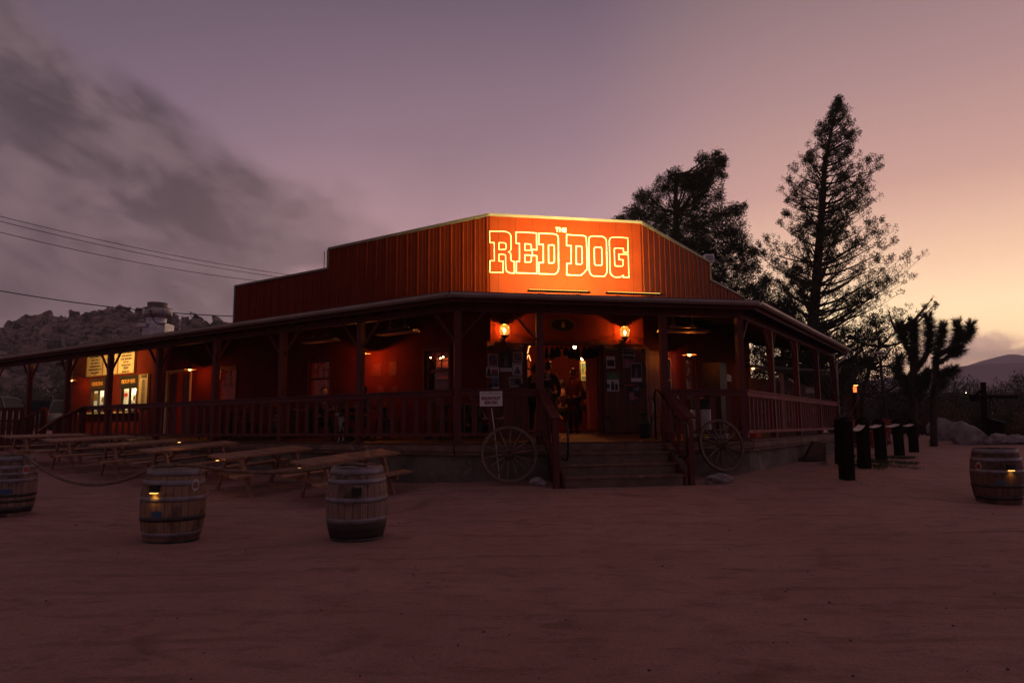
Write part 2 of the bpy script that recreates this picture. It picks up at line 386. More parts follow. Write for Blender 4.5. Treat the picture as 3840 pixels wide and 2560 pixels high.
def fit_text(body,w,h,M,depth=.004,bold=0):
    t=text_mesh(body,1.0,Matrix.Identity(4),depth,bold=bold/max(h,.01))
    xs=[v.x for v in t.v]; ys=[v.y for v in t.v]; cx,cy=(min(xs)+max(xs))/2,(min(ys)+max(ys))/2; sx=w/(max(xs)-min(xs)); sy=h/(max(ys)-min(ys))
    t.v=[M@Vector(((v.x-cx)*sx,(v.y-cy)*sy,v.z)) for v in t.v]; return t
def join(a,b): a.add(b.v,b.f); return a
def sign_M(fr,t,z,d):      # text plane: x to the viewer's right, y up, z towards the viewer
    x=Vector((fr.d.x,fr.d.y,0)); y=Vector((0,0,1)); n=Vector((-fr.n.x,-fr.n.y,0))
    if x.cross(y).dot(n)<0: x=-x
    m=Matrix(((x.x,y.x,n.x),(x.y,y.y,n.y),(x.z,y.z,n.z))).to_4x4()
    return Matrix.Translation(fr.p(t,d,z))@m

# ================================================================== GROUND, HILLS, MOUNTAIN
def build_ground():
    ang=np.linspace(0,2*math.pi,361)[:-1]; rs=[.4]
    while rs[-1]<1850: rs.append(rs[-1]*1.022+.04 if rs[-1]<60 else rs[-1]*1.12)
    rs=np.array(rs); PX=np.outer(rs,np.sin(ang)); PY=np.outer(rs,np.cos(ang))
    P=np.stack([PX.ravel(),PY.ravel()],1); Zz=Garr(P)
    verts=[]
    for (x,y),z in zip(P,Zz):
        r=math.hypot(x,y)
        if r<45: z+=.030*noise.noise((x*.7,y*.7,0))+.012*noise.noise((x*3.1,y*3.1,4))
        else: z+=.25*noise.noise((x*.03,y*.03,0))*min((r-45)/60,1)
        verts.append((x,y,z))
    n=len(ang); mb=MB(); mb.v=[Vector(v) for v in verts]
    for i in range(len(rs)-1):
        for j in range(n): mb.f.append((i*n+j,i*n+(j+1)%n,(i+1)*n+(j+1)%n,(i+1)*n+j))
    mb.f.append(tuple(range(n)))
    m=bpy.data.materials.new('packed_sand'); m.use_nodes=True; nt=m.node_tree; b=nt.nodes['Principled BSDF']
    tc=nt.nodes.new('ShaderNodeTexCoord'); v=tc.outputs['Object']
    a=nnoise(nt,v,.35,6,.6,.3); c=nnoise(nt,v,2.2,6,.65); f=nnoise(nt,v,28,4,.7)
    mp=nt.nodes.new('ShaderNodeMapping'); nt.links.new(v,mp.inputs[0]); mp.inputs['Scale'].default_value=(2.0,4.2,1); mp.inputs['Rotation'].default_value=(0,0,.22)
    st=nnoise(nt,mp.outputs[0],1.0,7,.72,.4)
    col=nmix(nt,nsmooth(nt,a,.35,.65),(.50,.262,.212),(.41,.200,.155))
    col=nmix(nt,nmath(nt,'MULTIPLY',nsmooth(nt,c,.44,.66),.40),col,(.29,.142,.110))
    col=nmix(nt,nmath(nt,'MULTIPLY',nsmooth(nt,st,.50,.66),.62),col,(.20,.098,.075))
    col=nmix(nt,nmath(nt,'MULTIPLY',nsmooth(nt,nnoise(nt,v,48,5,.85),.40,.62),.55),col,(.22,.115,.10))
    col=nmix(nt,nmath(nt,'MULTIPLY',nsmooth(nt,nnoise(nt,v,.8,3,.5,1.2),.60,.72),.55),col,(.15,.068,.045))
    col=nmix(nt,nmath(nt,'MULTIPLY',nsmooth(nt,f,.40,.72),.30),col,(.44,.26,.235))
    nt.links.new(col,b.inputs['Base Color']); b.inputs['Roughness'].default_value=.92; b.inputs['Specular IOR Level'].default_value=.15
    # long faint tyre tracks curving across the lot
    wv=nt.nodes.new('ShaderNodeTexWave'); wv.wave_type='BANDS'; wv.bands_direction='Y'; wv.inputs['Scale'].default_value=.42; wv.inputs['Distortion'].default_value=3.2; wv.inputs['Detail'].default_value=2; wv.inputs['Detail Scale'].default_value=.25; nt.links.new(v,wv.inputs['Vector'])
    trk=nmath(nt,'MULTIPLY',nsmooth(nt,wv.outputs['Fac'],.90,.99),nsmooth(nt,nnoise(nt,v,.5,4,.6),.45,.62))
    col=nmix(nt,nmath(nt,'MULTIPLY',trk,.45),col,(.21,.105,.082)); nt.links.new(col,b.inputs['Base Color'])
    h=nmath(nt,'ADD',nmath(nt,'MULTIPLY',st,1.0),nmath(nt,'MULTIPLY',nnoise(nt,v,9,8,.75),.8))
    h=nmath(nt,'ADD',h,nmath(nt,'MULTIPLY',f,.25))
    bn=nt.nodes.new('ShaderNodeBump'); bn.inputs['Strength'].default_value=1.0; bn.inputs['Distance'].default_value=.075
    nt.links.new(h,bn.inputs['Height']); nt.links.new(bn.outputs[0],b.inputs['Normal'])
    o=obj('ground',mb,m,smooth=True); props(o,kind='structure')
build_ground()
# loose grit on the sand
def grit():
    mb=MB(); rnd=random.Random(3)
    for i in range(420):
        y=2.0+rnd.random()**1.4*12; x=(rnd.random()-.5)*y*1.7; s=.004+.010*rnd.random()**3
        z=G(x,y) if i%3==0 else None
        z=G(x,y)
        mb.ball((x,y,z+s*.2+.004),s,5,3,(1,1.2,.6))
    o=obj('grit',mb,pmat('grit_stone',(.13,.075,.06),(.05,.028,.022),30,.9)); props(o,'scattered dark grit and pebbles on the packed sand','gravel',kind='stuff')
grit()

def build_hill():
    prof=[(-700,1300),(-400,1262),(-150,1240),(0,1223),(30,1219),(71,1196),(119,1180),(150,1172),(167,1166),(190,1179),(238,1190),(262,1195),(312,1189),(366,1170),(429,1162),(476,1170),(536,1177),(553,1189),(628,1209),(700,1200),(745,1189),(773,1205),(860,1235),(1000,1290),(1300,1400),(1700,1560)]
    Yr=260.; pts=[aty(px,py,Yr) for px,py in prof]; xs=[p.x for p in pts]; zs=[p.z for p in pts]
    nx,ny=330,110; mb=MB(); hv=[]
    rnd=random.Random(5)
    for j in range(ny):
        v=j/(ny-1); y=95+v*(Yr+30-95)
        for i in range(nx):
            uu=i/(nx-1); xr=xs[0]+uu*(xs[-1]-xs[0]); zr=float(np.interp(xr,xs,zs))
            k=min((y-95)/(Yr-95),1.0); rise=k**1.25
            if y>Yr: rise=1-(y-Yr)/30*.35
            x=xr*(y/Yr)*.999; z=1.2+(zr-1.2)*rise*(y/Yr if y<Yr else 1)
            amp=7.0*min(k*2.2,1)*(1-.85*max(0,(k-.9)/.1) if y<=Yr else .3)
            z+=amp*(noise.fractal((x*.022,y*.022,1.5),1.0,2.1,5))*.7
            d=noise.voronoi((x*.16,y*.16,z*.05))[0][0]
            z+=(.55-d)*3.4*min(k*3,1)*(.45+.55*noise.noise((x*.03,y*.03,7)))*( .5 if k>.93 else 1)
            d2=noise.voronoi((x*.42+5,y*.42,0))[0][0]; z+=(.5-d2)*1.2*min(k*3,1)
            mb.v.append(Vector((x,y,z)))
    for j in range(ny-1):
        for i in range(nx-1): a=j*nx+i; mb.f.append((a,a+1,a+nx+1,a+nx))
    # individual outcrop rocks on the slope and skyline
    for q in range(2600):
        i=rnd.randrange(int(nx*.15),nx-1); j=int(ny*(.25+.60*rnd.random()**.7)); p=mb.v[j*nx+i] if q>60 else mb.v[(ny-13)*nx+i]
        s=.5+1.7*rnd.random()**2.2
        Mx=Matrix.Rotation(rnd.random()*6,3,'Z').to_4x4()
        mb.ball(Vector(p)+Vector((0,0,s*.25)),s,7,5,(1+.4*rnd.random(),1,.8+.5*rnd.random()),nz=.95,seed=q)
    m=bpy.data.materials.new('rocky_slope'); m.use_nodes=True; nt=m.node_tree; b=nt.nodes['Principled BSDF']; b.inputs['Roughness'].default_value=.95; b.inputs['Specular IOR Level'].default_value=.1
    tc=nt.nodes.new('ShaderNodeTexCoord'); v=tc.outputs['Object']
    vo=nt.nodes.new('ShaderNodeTexVoronoi'); vo.inputs['Scale'].default_value=.38; nt.links.new(v,vo.inputs['Vector'])
    rc=nmix(nt,nsmooth(nt,nnoise(nt,v,.25,5,.6),.35,.65),(.44,.31,.27),(.27,.18,.16))
    rc=nmix(nt,nmath(nt,'MULTIPLY',nsmooth(nt,vo.outputs['Distance'],.35,.9),.6),rc,(.10,.07,.06))
    brush=nsmooth(nt,nnoise(nt,v,.22,7,.72),.50,.58)
    col=nmix(nt,brush,rc,(.040,.034,.022))
    nt.links.new(col,b.inputs['Base Color'])
    bn=nt.nodes.new('ShaderNodeBump'); bn.inputs['Strength'].default_value=1; bn.inputs['Distance'].default_value=1.5; nt.links.new(nnoise(nt,v,.5,8,.75),bn.inputs['Height']); nt.links.new(bn.outputs[0],b.inputs['Normal'])
    o=obj('rocky_hill',mb,m); props(o,kind='structure')
build_hill()

def build_mountain(name,prof,Y,depth,amp,matname,c1,c2,seed):
    pts=[aty(px,py,Y) for px,py in prof]; xs=[p.x for p in pts]; zs=[p.z for p in pts]
    nx,ny=160,34; mb=MB()
    for j in range(ny):
        v=j/(ny-1); y=Y-depth+v*depth*1.25
        for i in range(nx):
            uu=i/(nx-1); x=xs[0]+uu*(xs[-1]-xs[0]); zr=float(np.interp(x,xs,zs)); k=min(v*1.25,1.0)
            rise=k**.8 if v<.8 else 1-(v-.8)
            z=-6+(zr+6)*rise+amp*noise.fractal((x*5.8/Y,y*5.8/Y,seed),1.0,2.1,5)*min(k*2,1)*(1-k*.9)
            mb.v.append(Vector((x,y,z)))
    for j in range(ny-1):
        for i in range(nx-1): a=j*nx+i; mb.f.append((a,a+1,a+nx+1,a+nx))
    o=obj(name,mb,pmat(matname,c1,c2,.003,.95,spec=.05),smooth=True); props(o,kind='structure')
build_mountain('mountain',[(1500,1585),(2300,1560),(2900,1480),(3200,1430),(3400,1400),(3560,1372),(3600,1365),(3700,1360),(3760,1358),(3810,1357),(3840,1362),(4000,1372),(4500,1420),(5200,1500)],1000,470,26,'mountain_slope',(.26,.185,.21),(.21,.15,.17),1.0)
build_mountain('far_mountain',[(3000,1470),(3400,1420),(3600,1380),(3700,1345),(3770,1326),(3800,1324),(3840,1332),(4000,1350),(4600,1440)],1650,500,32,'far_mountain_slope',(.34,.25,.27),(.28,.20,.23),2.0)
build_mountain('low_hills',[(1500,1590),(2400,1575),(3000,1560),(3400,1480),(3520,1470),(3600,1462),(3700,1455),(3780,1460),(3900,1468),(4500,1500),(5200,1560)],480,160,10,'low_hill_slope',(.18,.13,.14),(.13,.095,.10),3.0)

# ================================================================== BUILDING
bld=thing('saloon_building','long red metal sided saloon with stepped parapet, glowing outlined sign and wraparound porch','building',(WLc.x,WLc.y,DZ))
LLEN=21.0; RLEN=9.75; LT=24.0; RT=11.75
def wall_holes(fr,t0,t1,z0,z1,holes,th=.16,d=0.):
    ts=sorted({t0,t1,*[h[0] for h in holes],*[h[1] for h in holes]}); zs=sorted({z0,z1,*[h[2] for h in holes],*[h[3] for h in holes]})
    mb=MB()
    for i in range(len(ts)-1):
        for j in range(len(zs)-1):
            tm=(ts[i]+ts[i+1])/2; zm=(zs[j]+zs[j+1])/2
            if any(h[0]<tm<h[1] and h[2]<zm<h[3] for h in holes): continue
            a=[fr.p(t,dd,z) for t in(ts[i],ts[i+1]) for dd in(d,d+th) for z in(zs[j],zs[j+1])]
            mb.add(a,[(0,1,3,2),(4,6,7,5),(0,4,5,1),(2,3,7,6),(0,2,6,4),(1,5,7,3)])
    return mb
def fbox(mb,fr,t0,t1,d0,d1,z0,z1):
    a=[fr.p(t,dd,z) for t in(t0,t1) for dd in(d0,d1) for z in(z0,z1)]
    return mb.add(a,[(0,1,3,2),(4,6,7,5),(0,4,5,1),(2,3,7,6),(0,2,6,4),(1,5,7,3)])
def rect(fr,px0,py0,px1,py1,d=0):
    a=fr.hit(px0,py0,d); b=fr.hit(px1,py1,d); return (min(a[0],b[0]),max(a[0],b[0]),min(a[1],b[1]),max(a[1],b[1]))

win_px=[(816,1384,882,1502),(1160,1352,1235,1488),(1594,1316,1684,1466)]
LW=[]
for w in win_px:
    q=rect(WL,*w); LW.append((q[0],q[1],2.30,3.36))
door_t=(WF.hit(1967,1450)[0],WF.hit(2259,1450)[0])
DOOR=(door_t[0],door_t[1],FLOORZ-.2,3.40)
svc1=rect(WL,345,1485,388,1545); svc2=rect(WL,459,1460,510,1525)
SV=[(svc1[0],svc1[1],2.12,2.98),(svc2[0],svc2[1],2.12,2.98)]
ldoor=rect(WL,640,1390,704,1512); LDOOR=(ldoor[0]-.1,ldoor[1]+.15,FLOORZ,3.38)
RWd=[(q[0],q[1],2.2,3.36) for q in [rect(WR,2567,1346,2607,1462),rect(WR,2686,1355,2711,1470)]]
rdr=rect(WR,2420,1340,2492,1500); RD_DOOR=(.28,1.22,FLOORZ,3.36)
TOPW=4.62
obj('wall',wall_holes(WL,0,LLEN,FLOORZ-.3,TOPW,LW+SV+[LDOOR],.07),M_redwall,bld,label='red stucco side wall along the left porch')
obj('wall',wall_holes(WF,0,WFLEN,FLOORZ-.3,TOPW,[DOOR]),M_redwall,bld,label='front wall around the lit doorway')
obj('wall',wall_holes(WR,0,RLEN,FLOORZ-.3,TOPW,RWd+[RD_DOOR]),M_redwall,bld,label='red side wall along the right porch')
# inner shell
inner=isect(WLc+nL*7,LD,WRc+nR*7,RD)
def lp(t,d): q=WL.p(t,d,0); return (q.x,q.y)
def rp(t,d): q=WR.p(t,d,0); return (q.x,q.y)
shell=[lp(LLEN-.02,.02),lp(.05,.02),rp(.05,.02),rp(RLEN-.02,.02),rp(RLEN-.02,6.98),(inner.x,inner.y),lp(LLEN-.02,6.98)]
mb=MB(); mb.prism(shell,FLOORZ-.12,FLOORZ-.004); obj('floor',mb,pmat('saloon_floor',(.08,.04,.025),(.05,.025,.018),2,.5),bld)
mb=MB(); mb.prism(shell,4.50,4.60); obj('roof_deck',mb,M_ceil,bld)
mb=MB(); fbox(mb,WL,.0,LLEN,7,7.15,1.0,4.6); fbox(mb,WR,.0,RLEN,7,7.15,1.0,4.6); fbox(mb,WL,LLEN-.15,LLEN,.16,7,1.0,4.6); fbox(mb,WR,RLEN-.15,RLEN,.16,7,1.0,4.6)
obj('rear_wall',mb,M_redwall,bld)
# parapets
PZ1=6.60; PZ2=6.02
sL1=WL.hit(1236,930)[0]; sL2=WL.hit(886,1067)[0]; sR1=WR.hit(2659,997)[0]; sR2=WR.hit(2787,1121)[0]
mb=MB(); fbox(mb,WF,0,WFLEN,0,.12,TOPW+.002,PZ1); obj('sign_panel',mb,M_red,bld,label='smooth red metal panel carrying the big outlined letters')
mb=MB()
fbox(mb,WL,.0,sL1,.0,.12,TOPW+.002,PZ1); fbox(mb,WL,sL1,sL2,.0,.12,TOPW+.002,PZ2)
t=.06
while t<sL2-.03:
    top=PZ1 if t<sL1 else PZ2
    fbox(mb,WL,t,t+.035,-.028,.0,TOPW,top-.01); fbox(mb,WL,t+.13,t+.15,-.012,0,TOPW,top-.01); fbox(mb,WL,t+.25,t+.27,-.012,0,TOPW,top-.01); t+=.38
obj('parapet',mb,M_red,bld,label='ribbed red metal parapet stepping down to the left')
mb=MB()
fbox(mb,WR,.0,sR1,.0,.12,TOPW+.002,PZ1); fbox(mb,WR,sR1,sR2,.0,.12,TOPW+.002,PZ2)
t=.10
while t<sR2-.03:
    top=PZ1 if t<sR1 else PZ2
    fbox(mb,WR,t,t+.035,-.028,.0,TOPW,top-.01); t+=.38
obj('parapet',mb,M_red,bld,label='ribbed red metal parapet stepping down to the right')
mb=MB()
n=9
for i in range(1,n+1):
    t=WFLEN*(i-.42)/n-.05
    fbox(mb,WF,t,t+.010,-.006,0,TOPW,PZ1-.02)
obj('panel_seam',mb,pmat('seam_shadow',(.05,.010,.008),(.04,.009,.007),3,.7),bld)
mb=MB()
fbox(mb,WF,-.03,WFLEN+.03,-.012,.17,PZ1+.001,PZ1+.07)
fbox(mb,WL,.03,sL1+.03,-.05,.17,PZ1+.002,PZ1+.068); fbox(mb,WL,sL1+.03,sL2+.04,-.05,.17,PZ2+.001,PZ2+.06); fbox(mb,WL,sL1,sL1+.05,-.052,.172,PZ2+.06,PZ1+.002)
fbox(mb,WR,.03,sR1+.03,-.05,.17,PZ1+.002,PZ1+.068); fbox(mb,WR,sR1+.03,sR2+.04,-.05,.17,PZ2+.001,PZ2+.06); fbox(mb,WR,sR1,sR1+.05,-.052,.172,PZ2+.06,PZ1+.002)
fbox(mb,WL,sL2,sL2+.04,-.052,.172,TOPW,PZ2)
obj('parapet_cap',mb,M_trim,bld)
# main roof left of the parapet
mb=MB(); a=[WL.p(t,d,z) for (t,d,z) in((sL2+.05,.0,4.63),(LLEN+.3,.0,4.63),(LLEN+.3,3.2,5.18),(sL2+.05,3.2,5.18),(sL2+.05,.0,4.56),(LLEN+.3,.0,4.56),(LLEN+.3,3.2,5.10),(sL2+.05,3.2,5.10))]
mb.add(a,[(0,1,2,3),(4,7,6,5),(0,4,5,1),(1,5,6,2),(2,6,7,3),(3,7,4,0)])
fbox(mb,WL,sL2+.05,LLEN+.3,3.2,6.9,5.0,5.18)
obj('main_roof',mb,M_red,bld)
# porch roof
def ringp(dist,t_left,t_right,z):
    l,r=corners(dist); a=FL.p(t_left,dist,z); b=FR.p(t_right,dist,z); return [a,Vector((l.x,l.y,z)),Vector((r.x,r.y,z)),b]
def strip(mb,r0,r1):
    k=len(mb.v); mb.v+=r0+r1; n=len(r0)
    for i in range(n-1): mb.f.append((k+i,k+i+1,k+n+i+1,k+n+i))
ROOFIN=4.60
mb=MB(); o0=ringp(-.42,LT,RT,4.02); o1=ringp(WD-.01,LT,RT,ROOFIN+.02); u0=ringp(-.42,LT,RT,3.96); u1=ringp(WD-.01,LT,RT,ROOFIN-.06)
strip(mb,o0,o1); strip(mb,u1,u0); strip(mb,u0,o0); mb.f.append((0,4,12+0,8)) if False else None
obj('porch_roof',mb,pmat('red_roof_metal',(.20,.035,.02),(.16,.03,.018),2,.45,.3),bld)
mb=MB(); c0=ringp(-.36,LT-.02,RT-.02,3.93); c1=ringp(WD-.02,LT-.02,RT-.02,ROOFIN-.10); strip(mb,c0,c1)
for fr,L in((FL,LT),(FR,RT)):
    t=.4
    while t<L-.1: mb.beam(fr.p(t,-.3,3.90),fr.p(t,WD-.05,ROOFIN-.17),.05,.12); t+=.6
for t in(.5,1.2,1.9,2.6,3.3,4.0,4.7,5.4): mb.beam(FF.p(t,-.3,3.90),FF.p(t,WD-.05 if 1.2<t<5 else 1.2,ROOFIN-.17 if 1.2<t<5 else 4.17),.05,.12)
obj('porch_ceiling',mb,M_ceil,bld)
# gutter
rg=ringp(-.50,LT,RT,3.975)
mb=MB()
def gut(p,q,rad=.075):
    d=(q-p).normalized(); s=d.cross(Vector((0,0,1))).normalized()
    k=len(mb.v); prof=[]
    for i in range(9):
        a=math.pi*i/8; prof.append(s*(math.cos(a)*rad)+Vector((0,0,-math.sin(a)*rad*1.1+.03)))
    prof.append(-s*(rad*.86)+Vector((0,0,.05))); prof.insert(0,s*(rad*.86)+Vector((0,0,.05)))
    prof.insert(0,s*rad*1.12+Vector((0,0,.06)))
    for e in(p,q):
        for w in prof: mb.v.append(e+w)
    n=len(prof)
    for i in range(n-1): mb.f.append((k+i,k+i+1,k+n+i+1,k+n+i))
for i in range(3): gut(rg[i],rg[i+1])
obj('gutter',mb,M_gutter,bld,smooth=True,sharp=40)
mb=MB()                                               # drip edge above the gutter
for fr,t0,t1 in((FL,-.2,LT),(FR,-.2,RT),(FF,-.2,6.4)): fbox(mb,fr,t0,t1,-.445,-.425,4.0,4.045)
obj('drip_edge',mb,M_trim,bld)
mb=MB()                                               # fascia boards
for fr,t0,t1 in((FL,-.17,LT-.03),(FR,-.17,RT-.03),(FF,-.16,6.36)): fbox(mb,fr,t0,t1,-.405,-.37,3.86,3.985)
obj('fascia',mb,M_redwood,bld)
mb=MB()
fbox(mb,FL,.06,LT-.1,-.05,.05,3.74,3.93); fbox(mb,FR,.06,RT-.1,-.05,.05,3.74,3.93); fbox(mb,FF,-.06,6.26,-.052,.052,3.742,3.932)
obj('porch_beam',mb,M_redwood,bld)
# downpipe at the right end
pe=[FR.p(RT-.25,-.47,3.90),FR.p(RT-.25,-.47,3.80),FR.p(RT-.35,-.33,3.66),FR.p(RT-.45,-.14,3.52),FR.p(RT-.45,-.11,3.40),FR.p(RT-.45,-.11,.55)]
mb=MB(); mb.tube(pe,.045,10); obj('downpipe',mb,M_galv,bld,smooth=True)
# posts with braces
PL=[2.75,5.42,8.15,10.9,13.65,16.35,19.15,22.0]; PR=[2.65,5.45,8.4,11.3]; PF=[1.70,4.42]
pbm=MB(); pbm.box((0,0,(3.742-DZ)/2),(.14,.14,3.742-DZ))
for i in range(2): pass
def post_at(M,braces,first=[None]):
    o=bpy.data.objects.new('porch_post',post_me); COL.objects.link(o); o.parent=bld; o.matrix_local=world_m(bld).inverted()@M
    XF[o.name]=M.copy()
    for s in braces:
        b=bpy.data.objects.new('brace',brace_me[s]); COL.objects.link(b); b.parent=o
    return o
def tomesh(name,mb,mat):
    o=obj(name,mb,mat); me=o.data; bpy.data.objects.remove(o); return me
post_me=tomesh('porch_post',pbm,M_redwood)
brace_me={}
for s in(-1,1):
    b=MB(); b.beam((s*.06,0,2.08),(s*.58,0,2.66),.035,.06,(0,1,0)); brace_me[s]=tomesh('brace',b,M_redwood)
for t in PL: post_at(FL.mat(t,0,DZ),(-1,1))
for t in PR: post_at(FR.mat(t,0,DZ),(-1,1) if t<11 else (-1,))
for t in PF: post_at(FF.mat(t,0,DZ),(-1,) if t<3 else ())
post_at(FF.mat(0,0,DZ),(1,)); post_at(FF.mat(6.2,0,DZ),())
for fr,t in((FL,.0),(FR,.0)):
    p=MB(); sgn=1; p.beam(fr.p(.06,0,DZ+2.06),fr.p(.60,0,DZ+2.66),.05,.09,(fr.n.x,fr.n.y,0)); obj('corner_brace',p,M_redwood,bld)
# deck
mb=MB(); o0=ringp(-.22,LT,RT,DZ-.012); o1=ringp(WD,LT,RT,FLOORZ-.002); strip(mb,o0,o1); u0=ringp(-.22,LT,RT,DZ-.05); strip(mb,u0,o0)
obj('deck',mb,M_deck,bld)
mb=MB()
for i in range(9):      # board joints show as thin battens
    d=-.1+.3*i
    l,r=corners(d)
rg2=ringp(-.19,LT,RT,0)
def edge_beam(z0,z1,dist,wob=0):
    r_=ringp(dist,LT,RT,0)
    for i in range(3):
        a,b=r_[i],r_[i+1]; L=(b-a).length; n=max(int(L/2.4),1)
        for k in range(n):
            p=a.lerp(b,(k+.003)/n); q=a.lerp(b,(k+.997)/n)
            dzz=random.uniform(-wob,wob); p.z=q.z=(z0+z1)/2+dzz
            mb.beam(p,q,.07+random.uniform(-.01,.01)*wob*40,z1-z0)
mb=MB(); edge_beam(DZ-.17,DZ-.055,-.21,.004); edge_beam(DZ-.245,DZ-.175,-.17,.004); obj('deck_edge_timber',mb,M_oldwood,bld)
# foundation
def fnd():
    mb=MB(); r_=ringp(-.12,LT,RT,0)
    for i in range(3):
        a,b=r_[i],r_[i+1]; L=(b-a).length; n=int(L/.12); m=10; k=len(mb.v)
        nn=(Vector((0,0,1)).cross(b-a)).normalized()
        if nn.dot(Vector((-a.x,-a.y,0)))<0: nn=-nn
        for u in range(n+1):
            p=a.lerp(b,u/n)
            e=1 if 0<u<n else 0
            for v in range(m+1):
                z=-.15+(DZ-.25+.15)*v/m
                q=p+nn*(e*(.045*noise.fractal((p.x*1.5,p.y*1.5,z*2),1,2,4)+.03*(1-v/m)))
                mb.v.append(Vector((q.x,q.y,z)))
        for u in range(n):
            for v in range(m): q=k+u*(m+1)+v; mb.f.append((q,q+m+1,q+m+2,q+1))
    obj('foundation',mb,M_conc,bld,smooth=True)
fnd()

# painted sign lettering (outline letters on the sign panel)
def z1(x,y): return (1800+x*320/2182,830+y*320/2182)
def z2(x,y): return (2080+x*320/2182,840+y*320/2182)
def arcpts(pts):        # chamfered polyline -> slightly rounded
    return pts
R_out=[(247,253),(570,258),(680,268),(750,300),(788,350),(794,420),(795,700),(780,745),(735,778),(775,810),(788,860),(788,960),(800,1000),(830,1020),(878,1028),(880,1320),(770,1320),(700,1290),(662,1230),(657,1100),(656,880),(645,855),(580,842),(485,842),(485,1015),(590,1015),(592,1308),(253,1303),(253,1008),(368,1008),(366,545),(252,540)]
R_in=[(485,545),(590,545),(640,555),(665,580),(668,680),(650,715),(610,722),(485,718)]
E_out=[(922,272),(1005,275),(1340,292),(1447,298),(1450,728),(1340,720),(1342,870),(1450,880),(1452,1335),(930,1315),(930,1025),(1010,1028),(1012,565),(925,560)]
E_in1=[(1148,573),(1270,578),(1308,600),(1315,640),(1315,730),(1340,740),(1148,736)]
E_in2=[(1148,857),(1340,862),(1315,900),(1314,1000),(1290,1038),(1250,1040),(1148,1036)]
D_out=[(1502,307),(1880,318),(1950,332),(1990,370),(2005,430),(2010,1200),(1995,1270),(1950,1330),(1905,1352),(1510,1340),(1505,1055),(1622,1055),(1620,592),(1505,588)]
D_in=[(1752,605),(1860,600),(1898,622),(1903,660),(1903,1010),(1890,1050),(1860,1062),(1755,1060)]
D2_out=[(305,272),(390,276),(745,300),(790,325),(810,370),(820,600),(832,1140),(800,1190),(740,1260),(690,1300),(640,1312),(390,1302),(313,1295),(310,1010),(425,1012),(420,555),(305,550)]
D2_in=[(552,562),(660,566),(694,585),(698,630),(702,980),(690,1015),(660,1030),(555,1020)]
O_out=[(960,308),(1200,315),(1260,335),(1305,375),(1325,440),(1337,1200),(1325,1270),(1265,1338),(980,1328),(935,1295),(898,1240),(888,1180),(873,380),(895,335)]
O_in=[(1040,594),(1180,592),(1203,615),(1207,660),(1211,1010),(1200,1045),(1180,1053),(1045,1048),(1022,1020),(1011,625)]
G_out=[(1470,338),(1640,340),(1873,358),(1878,722),(1760,718),(1758,625),(1640,615),(1560,612),(1528,630),(1527,660),(1535,1030),(1550,1065),(1580,1074),(1730,1076),(1752,1045),(1750,912),(1645,908),(1640,768),(1883,780),(1900,1366),(1760,1362),(1760,1310),(1690,1350),(1640,1356),(1540,1356),(1470,1320),(1425,1250),(1415,1180),(1400,420),(1420,365)]
def outline(pts,zf,wd=.020):
    W=[WF.hit(*zf(*p),-.012) for p in pts]; n=len(W); mb=MB(); o=[];i_=[]
    area=sum(W[i][0]*W[(i+1)%n][1]-W[(i+1)%n][0]*W[i][1] for i in range(n)); s=1 if area>0 else -1
    for k in range(n):
        a=Vector(W[k-1]); b=Vector(W[k]); c=Vector(W[(k+1)%n]); d1=(b-a).normalized(); d2=(c-b).normalized()
        n1=Vector((-d1.y,d1.x)); n2=Vector((-d2.y,d2.x)); m=(n1+n2)
        m=m.normalized() if m.length>1e-3 else n1
        l=wd/2/max(m.dot(n1),.5); o.append(b+m*l); i_.append(b-m*l)
    k0=0
    for arr,d in((o,-.012),(i_,-.012),(o,-.001),(i_,-.001)):
        for q in arr: mb.v.append(WF.p(q.x,d,q.y))
    for k in range(n):
        a,b=k,(k+1)%n
        mb.f+= [(a,b,n+b,n+a),(2*n+a,2*n+b,b,a),(n+a,n+b,3*n+b,3*n+a)]
    return mb
lets=MB()
for pts,zf in((R_out,z1),(R_in,z1),(E_out,z1),(E_in1,z1),(E_in2,z1),(D_out,z1),(D_in,z1),(D2_out,z2),(D2_in,z2),(O_out,z2),(O_in,z2),(G_out,z2)):
    join(lets,outline(pts,zf))
obj('outline_lettering',lets,M_cream,bld)
tt=WF.hit(*z2(148,158)); w_=WF.hit(*z2(290,160))[0]-WF.hit(*z2(0,155))[0]
obj('small_lettering',text_mesh('THE',.155,sign_M(WF,tt[0]+.01,tt[1]+.0,-.008),.01,bold=.006),M_cream,bld)

